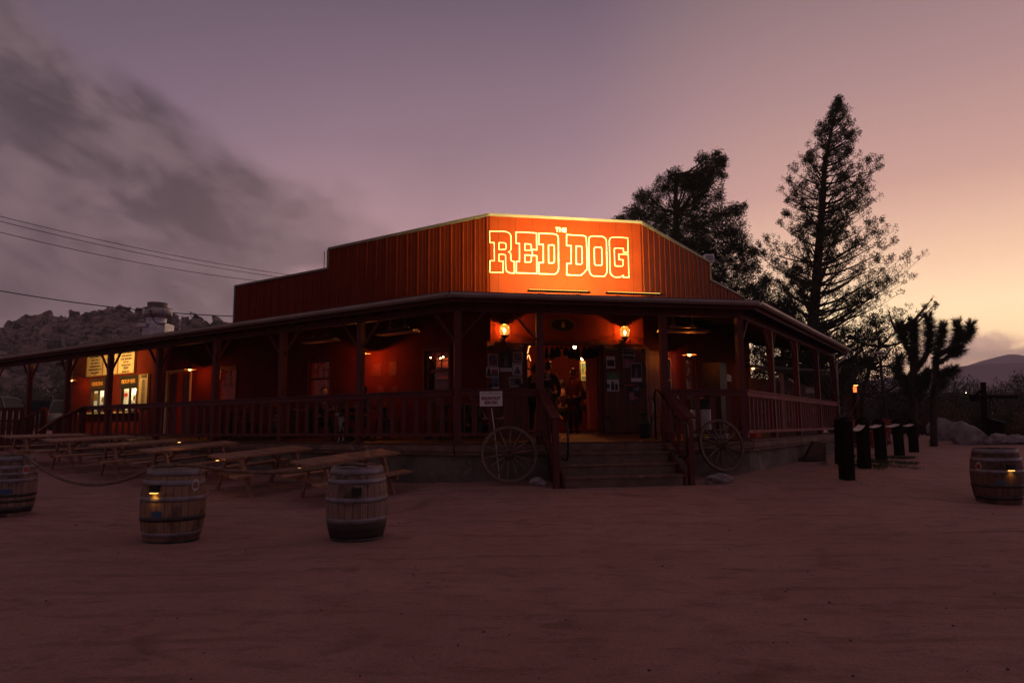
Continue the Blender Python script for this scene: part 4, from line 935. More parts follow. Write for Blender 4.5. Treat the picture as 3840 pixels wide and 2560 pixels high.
# ------------------------------------------------------------------ saloon interior seen through the doorway
def bar_interior():
    tm=(DOOR[0]+DOOR[1])/2
    b=thing('bar_counter','dark wooden bar counter inside the saloon','bar',WF.p(tm,3.0,FLOORZ)); m=MB(); fbox(m,WF,-.6,tm+.1,2.8,3.4,FLOORZ,2.28); obj('body',m,M_wood,b); m=MB(); fbox(m,WF,-.65,tm+.15,2.72,3.46,2.28,2.34); obj('counter_top',m,M_wood,b)
    s=thing('back_bar','back bar with shelves and arched top behind the counter','shelf',WF.p(.6,4.3,FLOORZ)); m=MB(); fbox(m,WF,-.9,2.0,4.5,4.6,FLOORZ,3.5); obj('back_panel',m,pmat('bar_panel',(.30,.07,.03),(.2,.05,.02),2,.4),s)
    m=MB()
    for z in(2.5,2.83,3.16): fbox(m,WF,-.9,2.0,4.15,4.5,z,z+.03)
    obj('shelf',m,M_wood,s)
    rnd=random.Random(11); proto=None; cnt=0
    cols=[(.45,.12,.03),(.15,.22,.05),(.6,.3,.08),(.35,.02,.02),(.5,.45,.3)]
    names=['amber','green','honey','red','clear']
    metas={}
    for i,c in enumerate(cols):
        mm=MB(); mm.lathe([(0,0),(.035,0),(.037,.02),(.037,.16),(.025,.20),(.013,.23),(.013,.29),(0,.29)],n=10); 
        metas[i]=tomesh('bottle',mm,pmat('bottle_glass_'+names[i],c,c,1,.08,0,spec=.8)); 
    for z in(2.53,2.86):
        t=-.45
        while t<1.75:
            if WF.p(t,4.3,0).x>-9 and rnd.random()<.8:
                i=rnd.randrange(5); o=bpy.data.objects.new('bottle',metas[i]); COL.objects.link(o); o.matrix_world=Matrix.Translation(WF.p(t,4.25+rnd.random()*.1,z))@Matrix.Scale(rnd.uniform(.85,1.05),4)
                props(o,names[i]+' liquor bottle among the rows on the back bar '+('lower' if z<2.6 else 'upper')+' shelf','bottle','bottles on the back bar')
            t+=rnd.uniform(.08,.14)
    # small warm lamps
    for (px,py,Y,e,l) in((2058,1363,20.5,14,'small bright bar lamp glowing above the bottles'),(2155,1301,19.2,20,'bright ceiling lamp just behind the hanging dark shapes'),(2184,1345,20.8,7,'tiny picture lamp above the lit poster')):
        p=aty(px,py,Y); s_=thing('bar_lamp',l,'lamp',p); m=MB(); m.ball((0,0,0),.045,10,7); obj('bulb',m,emat('bar_bulb',(1,.55,.2),30),s_,world=False); m=MB(); m.lathe([(.015,.12),(.03,.09),(.10,.05)],n=12); m.tube([(0,0,.1),(0,0,4.48-p.z)],.006,5); obj('shade',m,M_dark,s_,world=False)
        ll=light('bar_light','POINT',(0,0,0),e,(1,.30,.06),None,size=.05); ll.parent=s_; ll.location=(0,0,-.08)
    l=light('red_room_light','POINT',WF.p(tm+.7,3.6,3.9),9,(1,.06,.02),bld,size=.2); l=light('room_light','POINT',WF.p(-.4,3.6,3.6),22,(1,.22,.04),bld,size=.15)  # red and orange point lamps without fixtures light the bar room
    l=light('room_light','POINT',WL.p(17.5,5.2,3.4),160,(1,.26,.05),bld,size=.2); l=light('room_light','POINT',WL.p(11.8,5.6,3.6),26,(1,.12,.03),bld,size=.2)
    # small glowing pieces seen through window 3
    for i,(px,py) in enumerate(((1615,1340),(1652,1343),(1662,1338))):
        p=aty(px,py,21.0); s_=thing('bar_lamp',['left','middle','right'][i]+' of three tiny lights seen through the window nearest the front corner','lamp',p,group='tiny lights behind the window'); m=MB(); m.ball((0,0,0),.022,8,6); obj('bulb',m,emat('bar_bulb',(1,.55,.2),30),s_,world=False)
    # wall art and lit poster
    m=MB(); fbox(m,WF,1.55,4.6,5.2,5.3,FLOORZ,4.4); obj('partition',m,pmat('deep_red_wall',(.13,.012,.008),(.09,.008,.006),2,.7),bld)
    p0=aty(2176,1384,19.9); p1=aty(2214,1427,19.9)
    fr=WF; t0,z1_=fr.hit(2178,1357,2.2); t1,z0_=fr.hit(2212,1428,2.2)
    paper('brightly lit yellow and teal poster on the bar wall',WF,(t0,t1,z0_,z1_),2.2,pmat('lit_poster_paper',(.75,.68,.40),(.70,.62,.34),3,.6),[('picture',.05,.35,.95,.95,P_teal),('figure',.28,.36,.72,.85,P_yellow),('red_block',.36,.38,.64,.55,P_red),('text_line',.1,.08,.9,.24,P_teal)])
    m=MB(); fbox(m,WF,t0-.03,t1+.03,2.212,2.26,z0_-.4,z1_+.05); obj('poster_panel',m,M_wood,bld)
    light('poster_light','SPOT',WF.p((t0+t1)/2,1.85,z1_+.35),16,(1,.72,.25),bld,size=.03,spot_size=R(75)).matrix_local=world_m(bld).inverted()@Matrix.Translation(WF.p((t0+t1)/2,1.85,z1_+.25))@((WF.p((t0+t1)/2,2.2,(z0_+z1_)/2)-WF.p((t0+t1)/2,1.85,z1_+.25)).to_track_quat('-Z','Y').to_matrix().to_4x4())
    # golden wall ornament at the top left inside
    for (x0,y0,x1,y1,l) in((831,565,885,640,'pale curved neon tube ornament high on the left inside wall'),(833,655,890,715,'lower looping gold tube ornament on the left inside wall')):
        kk=.38265; t0,z1_=WF.hit(1650+x0*kk,1080+y0*kk,.8); t1,z0_=WF.hit(1650+x1*kk,1080+y1*kk,.8)
        n_=thing('tube_ornament',l,'ornament',WF.p(t0,.8,z0_)); m=MB(); m.tube([WF.p(t0+(t1-t0)*f,.8,z0_+(z1_-z0_)*(.5+.5*math.sin(f*7+x0))) for f in [i/14 for i in range(15)]],.012,6); obj('tube',m,emat('tube_glow',(1,.38,.10),2.2),n_); m=MB(); fbox(m,WF,t0,t1,.83,.86,z0_,z1_); obj('backing',m,M_wood,n_)
    # hanging dark shapes
    kk=.38265; xs=[1045,1100,1150,1187,1235,1290,1350,1412,1468,1505,1540]; bots=[695,698,680,600,668,697,705,700,688,685,660]
    for i,(x,b_) in enumerate(zip(xs,bots)):
        p=aty(1650+x*kk,1080+568*kk,WF.p(tm,.35,0).y+.0); zb=aty(1650+x*kk,1080+b_*kk,p.y).z; h=p.z-zb
        o=thing('hanging_pouch',['first','second','third','fourth','fifth','sixth','seventh','eighth','ninth','tenth','last'][i]+' from the left of the dark tapered shapes hanging under the doorway lintel','hanging decoration',p,group='dark shapes hanging in the doorway')
        m=MB(); w=.055+.02*(i%3); m.lathe([(.008,0),(w*.55,-h*.18),(w,-h*.55),(w*1.05,-h*.85),(w*.6,-h)],n=10); obj('pouch',m,M_black,o,world=False,smooth=True); m=MB(); m.tube([(0,0,0),(0,0,.12)],.006,5); obj('cord',m,M_dark,o,world=False)
    cu=thing('door_curtain','long orange lit curtain hanging at the right side of the doorway','curtain',WF.p(DOOR[1]-.2,.3,FLOORZ)); m=MB(); n=26; a=[]
    for j in(0,1):
        for i in range(n): f=i/(n-1); a.append(WF.p(DOOR[1]-.34+f*.33,.28+.035*math.sin(f*22),FLOORZ+.10 if j==0 else 3.38))
    m.add(a,[(i,i+1,n+i+1,n+i) for i in range(n-1)]); obj('cloth',m,pmat('curtain_cloth',(.62,.12,.04),(.45,.05,.02),2,.8,0,0,None,(6,6,.3)),cu,smooth=True)
    light('doorway_light','POINT',WF.p(DOOR[1]-.62,.80,3.0),6.5,(1,.12,.025),bld,size=.05)
bar_interior()

# ================================================================== PORCH RAILINGS AND STEPS
def seg_rail(T,fr,t0,t1,copies=True,mat=None,dbal=.34,off=0.0,label=None):
    mat=mat or M_redwood
    m=MB(); fbox(m,fr,t0,t1,-.105+off,-.065+off,RZ-.135,RZ-.03); fbox(m,fr,t0,t1,-.135+off,.055+off,RZ-.029,RZ); obj('top_rail',m,mat,T,label=label)
    m=MB(); fbox(m,fr,t0,t1,-.095+off,-.045+off,DZ+.125,DZ+.19); obj('bottom_rail',m,mat,T)
def railing(label,fr,segs,posts,mat,bal_n,wdt=.11):
    T=thing('porch_railing',label,'railing',M=fr.mat(segs[0][0],0,DZ))
    bm=MB(); bm.box((0,0,(RZ-.135-DZ-.19)/2),(wdt,.022,RZ-.135-DZ-.19)); me=tomesh('baluster',bm,mat)
    for (a,b) in segs: seg_rail(T,fr,a,b,mat=mat)
    inv=world_m(T).inverted()
    for (a,b) in bal_n:
        L=b-a; n=max(int(round(L/.343))-1,1)
        for i in range(1,n+1):
            t=a+L*i/(n+1)
            o=bpy.data.objects.new('baluster',me); COL.objects.link(o); o.parent=T; o.matrix_local=inv@fr.mat(t,-.056,DZ+.19)
    return T
railing('long red wooden porch railing with flat balusters along the left side',FL,[(.05,14.85)],None,M_redwood,list(zip([0]+PL[:5]+[13.65],PL[:5]+[14.85]))[:6])
railing('short red porch railing piece left of the entrance steps behind the breakfast sign',FF,[(.05,1.75)],None,M_redwood,[(0,1.70)])
railing('short red porch railing piece right of the entrance steps behind a wagon wheel',FF,[(4.42,6.15)],None,M_redwood,[(4.42,6.2)])
railing('pinkish red porch railing along the right side, coloured as if lit by the sunset',FR,[(.08,11.35)],None,M_redwood_glow,list(zip([0]+PR[:3],PR)),wdt=.045)
# steps
S0,S1=1.86,4.24
st=thing('entrance_steps','wide weathered wooden steps up to the porch entrance','steps',FF.p((S0+S1)/2,-.6,.2))
g0=.24
lv=[(DZ-.21,-.22,-.52),(DZ-.42,-.52,-.84),(DZ-.63,-.84,-1.18)]
for z,d1,d0 in lv:
    m=MB(); fbox(m,FF,S0,S1,d0-.03,(d0+d1)/2-.004,z-.045,z); fbox(m,FF,S0,S1,(d0+d1)/2+.004,d1+.02,z-.045,z-.002); obj('tread',m,M_oldwood,st)
    m=MB(); fbox(m,FF,S0+.01,S1-.01,d0+.0,d0+.025,z-.21 if z>DZ-.6 else .0,z-.046); obj('riser',m,pmat('riser_boards',(.16,.10,.075),(.10,.06,.05),3,.8,0,.3,12),st)
m=MB(); fbox(m,FF,S0,S1,-.235,-.215,DZ-.21,DZ-.05); obj('riser',m,pmat('riser_boards',(.1,.1,.1)),st)
for t in(S0-.05,S1+.005):
    m=MB(); a=[FF.p(tt,d,z) for tt in(t,t+.045) for d,z in((-.14,DZ-.02),(-1.22,DZ-.62),(-1.22,.0),(-.9,.0),(-.14,.45))]
    m.add(a,[(4,3,2,1,0),(5,6,7,8,9)]+[(i,(i+1)%5,5+(i+1)%5,5+i) for i in range(5)]); obj('stringer',m,M_redwood,st)
for side,t,lab in((-1,S0-.16,'red wooden handrail down the left side of the steps'),(1,S1+.16,'red wooden handrail down the right side of the steps')):
    h=thing('stair_handrail',lab,'handrail',FF.p(t,-1.15,.2),group='handrails of the entrance steps')
    m=MB(); m.beam(FF.p(t,-1.17,.05),FF.p(t,-1.17,1.52),.12,.10,(FD.x,FD.y,0)); obj('newel_post',m,M_redwood,h)
    m=MB(); m.beam(FF.p(t,-.02,RZ+.02),FF.p(t,-1.24,1.545),.19,.04); obj('rail_cap',m,M_redwood_glow if False else M_redwood,h)
    m=MB(); m.beam(FF.p(t-side*.0,-.04,RZ-.09),FF.p(t,-1.14,1.43),.035,.13); obj('side_board',m,M_redwood,h)
    m=MB(); m.beam(FF.p(t,-.1,DZ+.12),FF.p(t,-1.14,.62),.035,.10); obj('lower_board',m,M_redwood,h)
    for i,d in enumerate((-.32,-.60,-.88)):
        f=(-d-.04)/1.10; m=MB(); m.beam(FF.p(t+side*.03,d,DZ+.14-f*.5),FF.p(t+side*.03,d,RZ-.10-f*.62),.11,.022,(FD.x,FD.y,0)); obj('baluster',m,M_redwood,h)
    tt=t-side*.17
    p=thing('pipe_handrail','black bent pipe grab rail inside the '+('left' if side<0 else 'right')+' wooden handrail','handrail',FF.p(tt,-1.0,.3),group='black pipe grab rails')
    m=MB(); pts=[FF.p(tt,.10,DZ+.02),FF.p(tt,.10,RZ-.1),FF.p(tt,.02,RZ),FF.p(tt,-.10,RZ-.02),FF.p(tt,-.55,1.83),FF.p(tt,-1.0,1.52),FF.p(tt,-1.30,1.50),FF.p(tt,-1.42,1.40),FF.p(tt,-1.43,1.15),FF.p(tt,-1.40,.84),FF.p(tt,-1.28,.78),FF.p(tt,-1.02,.80)]
    m.tube(pts,.022,8); obj('pipe',m,pmat('glossy_black_pipe',(.03,.022,.022),(.02,.016,.016),5,.25,.6),p,smooth=True)

# ------------------------------------------------------------------ wagon wheels
def wheel(label,px,py,Y,yaw,lean,rad=.545):
    c=aty(px,py,Y); z=G(c.x,c.y)+rad*math.cos(lean)
    M=Matrix.Translation((c.x,c.y,max(z,c.z)))@Matrix.Rotation(yaw,4,'Z')@Matrix.Rotation(R(90)-lean,4,'X')
    w=thing('wagon_wheel',label,'wagon wheel',M=M,group='wagon wheels beside the steps')
    m=MB(); prof=[(rad-.058,-.026),(rad-.008,-.026),(rad-.008,.026),(rad-.058,.026),(rad-.058,-.026)]
    k=len(m.v); n=72
    for r_,z_ in prof[:4]:
        for j in range(n): a=2*math.pi*j/n; q=r_*(1+.003*noise.noise((a*4,r_,0))); m.v.append(Vector((q*math.cos(a),q*math.sin(a),z_)))
    for i in range(4):
        for j in range(n): a=k+i*n+j; b=k+i*n+(j+1)%n; c2=k+((i+1)%4)*n+(j+1)%n; d=k+((i+1)%4)*n+j; m.f.append((a,b,c2,d))
    obj('felloe_rim',m,M_wheel,w,world=False)
    m=MB(); k=0
    for r_,z_ in((rad-.008,-.028),(rad,-.028),(rad,.028),(rad-.008,.028)):
        for j in range(n): a=2*math.pi*j/n; m.v.append(Vector((r_*math.cos(a),r_*math.sin(a),z_)))
    for i in range(4):
        for j in range(n): m.f.append((i*n+j,i*n+(j+1)%n,((i+1)%4)*n+(j+1)%n,((i+1)%4)*n+j))
    obj('iron_tyre',m,pmat('rusty_iron',(.10,.055,.04),(.05,.03,.025),9,.6,.5,.3),w,world=False)
    m=MB(); m.lathe([(0,-.15),(.045,-.15),(.05,-.14),(.075,-.07),(.105,-.045),(.11,0),(.105,.045),(.075,.07),(.055,.14),(.05,.15),(.032,.15),(.030,.10),(0,.10)],n=20); obj('hub',m,pmat('hub_wood',(.10,.05,.04),(.06,.03,.025),6,.7,0,.3),w,world=False,smooth=True,sharp=35)
    for i in range(14):
        a=2*math.pi*(i+.3)/14; m=MB(); d=Vector((math.cos(a),math.sin(a),0))
        m.tube([d*.09+Vector((0,0,.012*(-1)**i)),d*.22,d*.36,d*(rad-.05)],[.020,.021,.017,.016],7); obj('spoke',m,M_wheel,w,world=False,smooth=True)
wheel('wooden wagon wheel leaning left of the steps under the breakfast sign',1909,1702,13.62,aF-.10,R(11))
wheel('wooden wagon wheel leaning right of the steps against the deck',2706,1668,14.72,aF+.16,R(11))
def rock(label,px,py,Y,s,sc,mat=None,seed=0,cat='rock',name='rock',group=None,zo=0,rot=0,n=14,m_=10,nz=.5):
    p=aty(px,py,Y); z=G(p.x,p.y)+zo
    m=MB(); m.ball((0,0,s*sc[2]*.55),s,n,m_,sc,nz=nz,seed=seed)
    for i,v in enumerate(m.v):
        v+=Vector((noise.noise(v*3/s+Vector((seed,0,0))),noise.noise(v*3/s+Vector((0,seed,0))),noise.noise(v*3/s+Vector((0,0,seed)))))*s*.10
    o=thing(name,label,cat,M=Matrix.Translation((p.x,p.y,z))@Matrix.Rotation(rot,4,'Z'),group=group)
    r_=obj('stone',m,mat or M_boulder,o,world=False,smooth=True,sharp=28); return o
rock('pale skull sized stone on the ground in front of the right wagon wheel',2697,1806,14.0,.20,(1.25,.9,.62),seed=3)
rock('small round stone behind the left newel post, beside the left wheel',2012,1798,13.6,.11,(1.2,1,.8),seed=5)
rock('smaller stone right of the round one beside the left wheel',2039,1800,13.5,.065,(1,1,1),seed=9)

# ------------------------------------------------------------------ breakfast sign
bs=aty(1861,1640,13.75); bt=aty(1842,1496,13.75)
sg=thing('breakfast_sign','white breakfast served sign on a thin stake at the porch railing','sign',(bs.x,bs.y,G(bs.x,bs.y)))
m=MB(); m.tube([Vector((bs.x+.06,bs.y,.40)),aty(1853,1600,13.75),aty(1843,1530,13.75)],.009,6); obj('stake',m,M_white,sg)
q0=aty(1799,1467,13.7); q1=aty(1884,1522,13.7); c=(q0+q1)/2; W=q1.x-q0.x; Hh=q0.z-q1.z
Ms=Matrix.Translation(c)@Matrix(((1,0,0),(0,0,-1),(0,1,0))).to_4x4()@Matrix.Rotation(R(.6),4,'Z')
m=MB(); m.box((0,0,0),(W,Hh,.012)); 
m.v=[Ms@v for v in m.v]; pn=obj('panel',m,M_white,sg)
m=fit_text('BREAKFAST',W*.86,Hh*.235,Ms@Matrix.Translation((0,Hh*.04,.009)),.004,.0019); join(m,fit_text('SERVED',W*.60,Hh*.235,Ms@Matrix.Translation((0,-Hh*.26,.009)),.004,.0019)); obj('lettering',m,M_inkred,pn)
m=fit_text('SAT - SUN | 9-12',W*.76,Hh*.075,Ms@Matrix.Translation((0,Hh*.40,.009)),.004,.0003); obj('small_lettering',m,M_ink,pn)
m=MB(); m.box((0,Hh*.30,.008),(W*.98,.004,.004)); m.v=[Ms@v for v in m.v]; obj('rule_line',m,M_ink,pn)

# ================================================================== PICNIC TABLES
TL,TW=1.83,.74
def table_parts(T):
    def part(n,mb,lab=None): return obj(n,mb,M_picnic,T,world=False)
    m=MB(); w=TW/5
    for i in range(5): m.box((TL/2,(i-2)*w,.0),(TL+random.uniform(-.01,.01),w-.012,.038))
    for x in(.30,TL-.30): m.box((x,0,-.045),(.04,TW-.06,.05))
    part('table_top',m)
    for s in(-1,1):
        m=MB()
        for j in(0,1): m.box((TL/2,s*(.62+.135*j-.07),-.31),(TL,.125,.038))
        part('bench',m)
    for x in(.30,TL-.30):
        for s in(-1,1):
            m=MB(); m.beam((x+(.045 if x<1 else -.045),s*.27,-.02),(x+(.045 if x<1 else -.045),s*.66,-.76),.04,.095,(0,1,.3)); part('leg',m)
        m=MB(); m.box((x,0,-.375),(.04,1.42,.09)); part('cross_beam',m)
        m=MB(); sx=1 if x<1 else -1; m.beam((x+sx*.05,0,-.36),(x+sx*.42,0,-.04),.04,.08,(0,1,0)); part('diagonal_brace',m)
tabs=[((1156.5,1744),(-3.52,12.37),.76,.94,37,'picnic table nearest the steps, behind the roped off barrel'),((847,1719),(-5.44,13.4),.84,.99,37,'second picnic table from the right, between two barrels'),((558,1694),(-7.55,14.55),.95,1.08,36,'third picnic table from the right, behind the lamp lit barrel'),((367,1674),(-9.17,15.6),1.04,1.14,35,'fourth picnic table from the right, in the middle of the row'),((197,1654),(-10.85,16.65),1.15,1.22,35,'fifth picnic table from the right, in front of the lit menu wall'),((41,1639),(-12.6,17.7),1.225,1.28,34,'leftmost picnic table, cut by the frame behind the left barrel')]
T0=None
for (pp,xy,z0,z1v,ang,lab),(Nn,Lc,Rc,Lg,ang2) in zip(tabs,TABS):
    ex=(Rc-Nn); sx_=ex.length/TL; ex.normalize(); ey=(Lc-Nn); ey=(ey-ex*ey.dot(ex)).normalized(); ez=ex.cross(ey)
    M=Matrix(((ex.x,ey.x,ez.x),(ex.y,ey.y,ez.y),(ex.z,ey.z,ez.z))).to_4x4()@Matrix.Diagonal((sx_,1,1,1)); M=Matrix.Translation(Nn-(M@Vector((0,-TW/2,.02))))@M
    if T0 is None:
        T0=thing('picnic_table',lab,'picnic table',M=M,group='picnic tables in a row along the porch'); table_parts(T0)
    else: dup(T0,M,lab)
# small lanterns hanging on the tables
for i,(px,py,Y,l) in enumerate(((672,1657,14.9,'tiny glowing solar light on the far end of the third picnic table'),(815,1725,13.3,'small glowing solar light under the near end of the second picnic table'),(1123,1753,12.6,'faint yellow solar light under the nearest picnic table top'))):
    p=aty(px,py,Y); s_=thing('solar_light',l,'lamp',p,group='small solar lights on the tables'); m=MB(); m.box((0,.02,.02),(.06,.03,.03)); obj('case',m,M_dark,s_,world=False); m=MB(); m.box((0,-.0,-.004),(.045,.03,.010)); obj('lens',m,emat('solar_glow_%d'%(i<2),(1,.50,.12),3 if i<2 else .6),s_,world=False)
    if i<2: l_=light('solar_lamp','POINT',(0,0,0),.5,(1,.5,.12),None,size=.02); l_.parent=s_; l_.location=(0,-.01,-.05)

# ================================================================== BARRELS AND ROPES
def stave_mat(name,c1,c2,c3):
    if name in MATS: return MATS[name]
    m=bpy.data.materials.new(name); m.use_nodes=True; nt=m.node_tree; b=nt.nodes['Principled BSDF']; b.inputs['Roughness'].default_value=.72; b.inputs['Specular IOR Level'].default_value=.2
    tc=nt.nodes.new('ShaderNodeTexCoord'); sp_=nt.nodes.new('ShaderNodeSeparateXYZ'); nt.links.new(tc.outputs['Object'],sp_.inputs[0])
    an=nmath(nt,'ARCTAN2',sp_.outputs[1],sp_.outputs[0]); k=nmath(nt,'MULTIPLY',an,26/6.28318)
    wn=nt.nodes.new('ShaderNodeTexWhiteNoise'); wn.noise_dimensions='1D'; nt.links.new(nmath(nt,'FLOOR',k),wn.inputs['W'])
    g=nnoise(nt,ncomb(nt,nmath(nt,'MULTIPLY',an,14),nmath(nt,'MULTIPLY',sp_.outputs[2],1.6),0),1.6,7,.7,.4)
    st=nnoise(nt,tc.outputs['Object'],2.6,6,.65,.5)
    col=nmix(nt,nsmooth(nt,g,.32,.68),c1,c2); col=nmix(nt,nmath(nt,'MULTIPLY',wn.outputs[0],.42),col,c3)
    col=nmix(nt,nmath(nt,'MULTIPLY',nsmooth(nt,st,.50,.64),.75),col,(.035,.022,.018))
    fr=nmath(nt,'FRACT',k); gap=nmath(nt,'MINIMUM',fr,nmath(nt,'SUBTRACT',1.0,fr)); col=nmix(nt,nsmooth(nt,gap,.045,.012),col,(.012,.008,.007))
    nt.links.new(col,b.inputs['Base Color'])
    bn=nt.nodes.new('ShaderNodeBump'); bn.inputs['Strength'].default_value=.6; bn.inputs['Distance'].default_value=.006
    nt.links.new(nmath(nt,'ADD',nsmooth(nt,gap,.0,.09),nmath(nt,'MULTIPLY',g,.5)),bn.inputs['Height']); nt.links.new(bn.outputs[0],b.inputs['Normal'])
    MATS[name]=m; return m
M_st1=stave_mat('oak_staves',(.27,.150,.088),(.17,.090,.058),(.33,.20,.13)); M_st2=stave_mat('grey_oak_staves',(.25,.155,.115),(.15,.09,.070),(.33,.22,.17)); M_st3=stave_mat('dark_oak_staves',(.13,.07,.045),(.08,.045,.035),(.18,.10,.065))
M_hoop=pmat('hoop_steel',(.25,.215,.23),(.16,.135,.145),4,.5,.45,.12,10,wear=(.10,.065,.055),wearscale=3)
BR=[(0,.302),(.05,.315),(.16,.345),(.30,.364),(.445,.370),(.59,.364),(.73,.345),(.84,.315),(.89,.302)]
def br(z): return float(np.interp(z,[q[0] for q in BR],[q[1] for q in BR]))
def barrel(label,px,py,z,mat,hoops,rot=0,badge=None,lamp=None,tapes=(),Y=None,sink=.012,tiltx=0):
    p=atz(px,py,z) if Y is None else aty(px,py,Y); gz=G(p.x,p.y)-sink
    p=Vector((p.x,p.y+.0,gz))
    back=Vector((p.x,p.y,0)).normalized()*.20; p=p+back; p.z=G(p.x,p.y)-sink
    B=thing('barrel',label,'barrel',M=Matrix.Translation(p)@Matrix.Rotation(rot,4,'Z')@Matrix.Rotation(tiltx,4,'Y')@Matrix.Scale(1.045,4),group='oak barrels holding the rope barrier')
    m=MB(); zs=[.89*i/30 for i in range(31)]; m.lathe([(br(z_),z_) for z_ in zs]+[(br(.89)-.03,.89),(br(.85)-.03,.845)],n=104,mod=lambda j,z_:1-.004*(j%4==0)); obj('staves',m,mat,B,world=False,smooth=True,sharp=50)
    m=MB(); m.lathe([(0,.845),(.275,.846),(.275,.83),(0,.83)],n=40); obj('lid',m,mat,B,world=False)
    for i,(h0,h1,col) in enumerate(hoops):
        m=MB(); n=72; tl=random.uniform(-.006,.006)
        m.lathe([(br(h0)+.001,h0),(br(h0)+.0045,h0+.001),(br((h0+h1)/2)+.005,(h0+h1)/2),(br(h1)+.0045,h1-.001),(br(h1)+.001,h1)],n=n)
        for v in m.v: v.z+=tl*v.x/.33
        obj('hoop',m,col or M_hoop,B,world=False,smooth=True)
    M0=Matrix.Rotation(-rot,4,'Z')
    def onb(dx,z_,nrm=.012):        # a spot on the side facing the viewer, dx in radii
        a=math.atan2(-p.y,-p.x)+math.asin(max(-.98,min(.98,dx)))-rot; r_=br(z_)+nrm; d=Vector((math.cos(a),math.sin(a),0))
        x=Vector((-math.sin(a),math.cos(a),0)); return Matrix.Translation(d*r_+Vector((0,0,z_)))@Matrix(((x.x,0,d.x),(x.y,0,d.y),(0,1,0))).to_4x4()
    if badge:
        dx,z_,c=badge; Mb=onb(dx,z_)
        m=MB(); m.prism([(.0,.075),(.030,.055),(.052,.0),(.030,-.055),(0,-.075),(-.030,-.055),(-.052,0),(-.030,.055)],-.004,.002,Mb); bo=obj('badge',m,pmat('badge_white',(.50,.46,.44),(.42,.38,.37),5,.6),B,world=False)
        m=MB(); m.prism([(math.cos(2*math.pi*i/16)*.040,math.sin(2*math.pi*i/16)*.044) for i in range(16)],.0025,.004,Mb); obj('badge_disc',m,c,bo,world=False)
        if c==P_brown: m=MB(); m.prism([(-.025,-.03),(.005,-.035),(.012,.02),(-.002,.035),(-.008,-.01)],.0045,.006,Mb); obj('badge_mark',m,P_red,bo,world=False)
    if lamp:
        dx,z_,on=lamp; Ml=onb(dx,z_,.0)
        m=MB(); m.prism([(-.048,-.045),(.048,-.045),(.055,.04),(-.055,.04)],.0,.055,Ml); lo_=obj('solar_lamp',m,M_dark,B,world=False)
        if on:
            m=MB(); c_=Ml@Vector((0,-.050,.035)); m.prism([(-.040,-.056),(.040,-.056),(.040,-.046),(-.040,-.046)],.012,.056,Ml); obj('lens',m,emat('solar_glow_bright',(1,.50,.10),2.5),lo_,world=False)
            l=light('solar_lamp_light','SPOT',(0,0,0),.55,(1,.50,.06),None,size=.015,spot_size=R(85),spot_blend=.8); l.parent=B; l.location=Ml@Vector((0,-.065,.065)); l.rotation_euler=(0,0,0)
            d=(Ml.to_3x3()@Vector((0,-1,-.9))).normalized(); l.rotation_mode='QUATERNION'; l.rotation_quaternion=d.to_track_quat('-Z','Y')
    for (dx,z_,w_,h_) in tapes:
        Mt=onb(dx,z_,.0035); m=MB(); nseg=6
        k=len(m.v)
        for i in range(nseg+1):
            xx=(i/nseg-.5)*w_; a=xx/br(z_)
            for yy in(-h_/2,h_/2): m.v.append(Mt@Vector((math.sin(a)*br(z_),yy+random.uniform(-.006,.006),(math.cos(a)-1)*br(z_))))
        for i in range(nseg): m.f.append((k+2*i,k+2*i+2,k+2*i+3,k+2*i+1))
        obj('tape',m,pmat('blue_tape',(.04,.08,.16),(.03,.06,.12),9,.6),B,world=False)
    return B
HD=M_hoop; HK=pmat('dark_hoop',(.07,.055,.055),(.04,.032,.034),6,.5,.5)
B1=barrel('barrel with a lit solar lamp and round badge, second from the left',642,2034,.0,M_st1,[(.80,.875,HD),(.685,.75,HD),(.50,.56,HD),(.27,.325,HK),(.085,.14,HD),(.0,.05,HK)],rot=.3,tiltx=.012,badge=(.62,.69,P_brown),lamp=(-.56,.66,True),tapes=[(-.48,.36,.13,.075)])
B2=barrel('darker based barrel in front of the nearest picnic table, tied to the rope',1337,2034,-.01,M_st2,[(.80,.875,HD),(.70,.755,HD),(.48,.54,HD),(.24,.30,HD),(.0,.055,HK)],rot=1.4,tiltx=-.018,lamp=(.0,.62,False),badge=None)
m=MB(); m.lathe([(br(.06)+.0015,.06),(br(.1)+.0015,.10),(br(.17)+.0015,.17),(br(.235)+.0015,.235)],n=72); obj('dark_band',m,pmat('dark_band_wood',(.040,.024,.018),(.028,.018,.014),3,.7),B2,world=False,smooth=True)  # darker band round the lower staves, between two hoops
B0=barrel('leftmost barrel with a red badge and blue tape, cut by the frame edge',22,1938,.08,M_st2,[(.80,.875,HD),(.69,.745,HD),(.60,.635,HD),(.50,.555,HD),(.29,.335,HK),(.20,.245,HK),(.05,.14,HK)],rot=2.2,badge=(.55,.68,P_red),tapes=[(-.05,.37,.16,.07)])
B3=barrel('barrel alone on the right with red badge and amber solar lamp',3748,1897,.02,M_st3,[(.80,.875,HD),(.685,.745,HD),(.50,.555,HD),(.27,.325,HK),(.085,.14,HK)],rot=.9,badge=(-.62,.60,P_red),lamp=(.50,.60,True),tapes=[(.15,.36,.12,.06)])
m=MB(); m.ball((.03,-.1,.87),.03,8,6); obj('rope_knot',m,M_rope,B3,world=False)
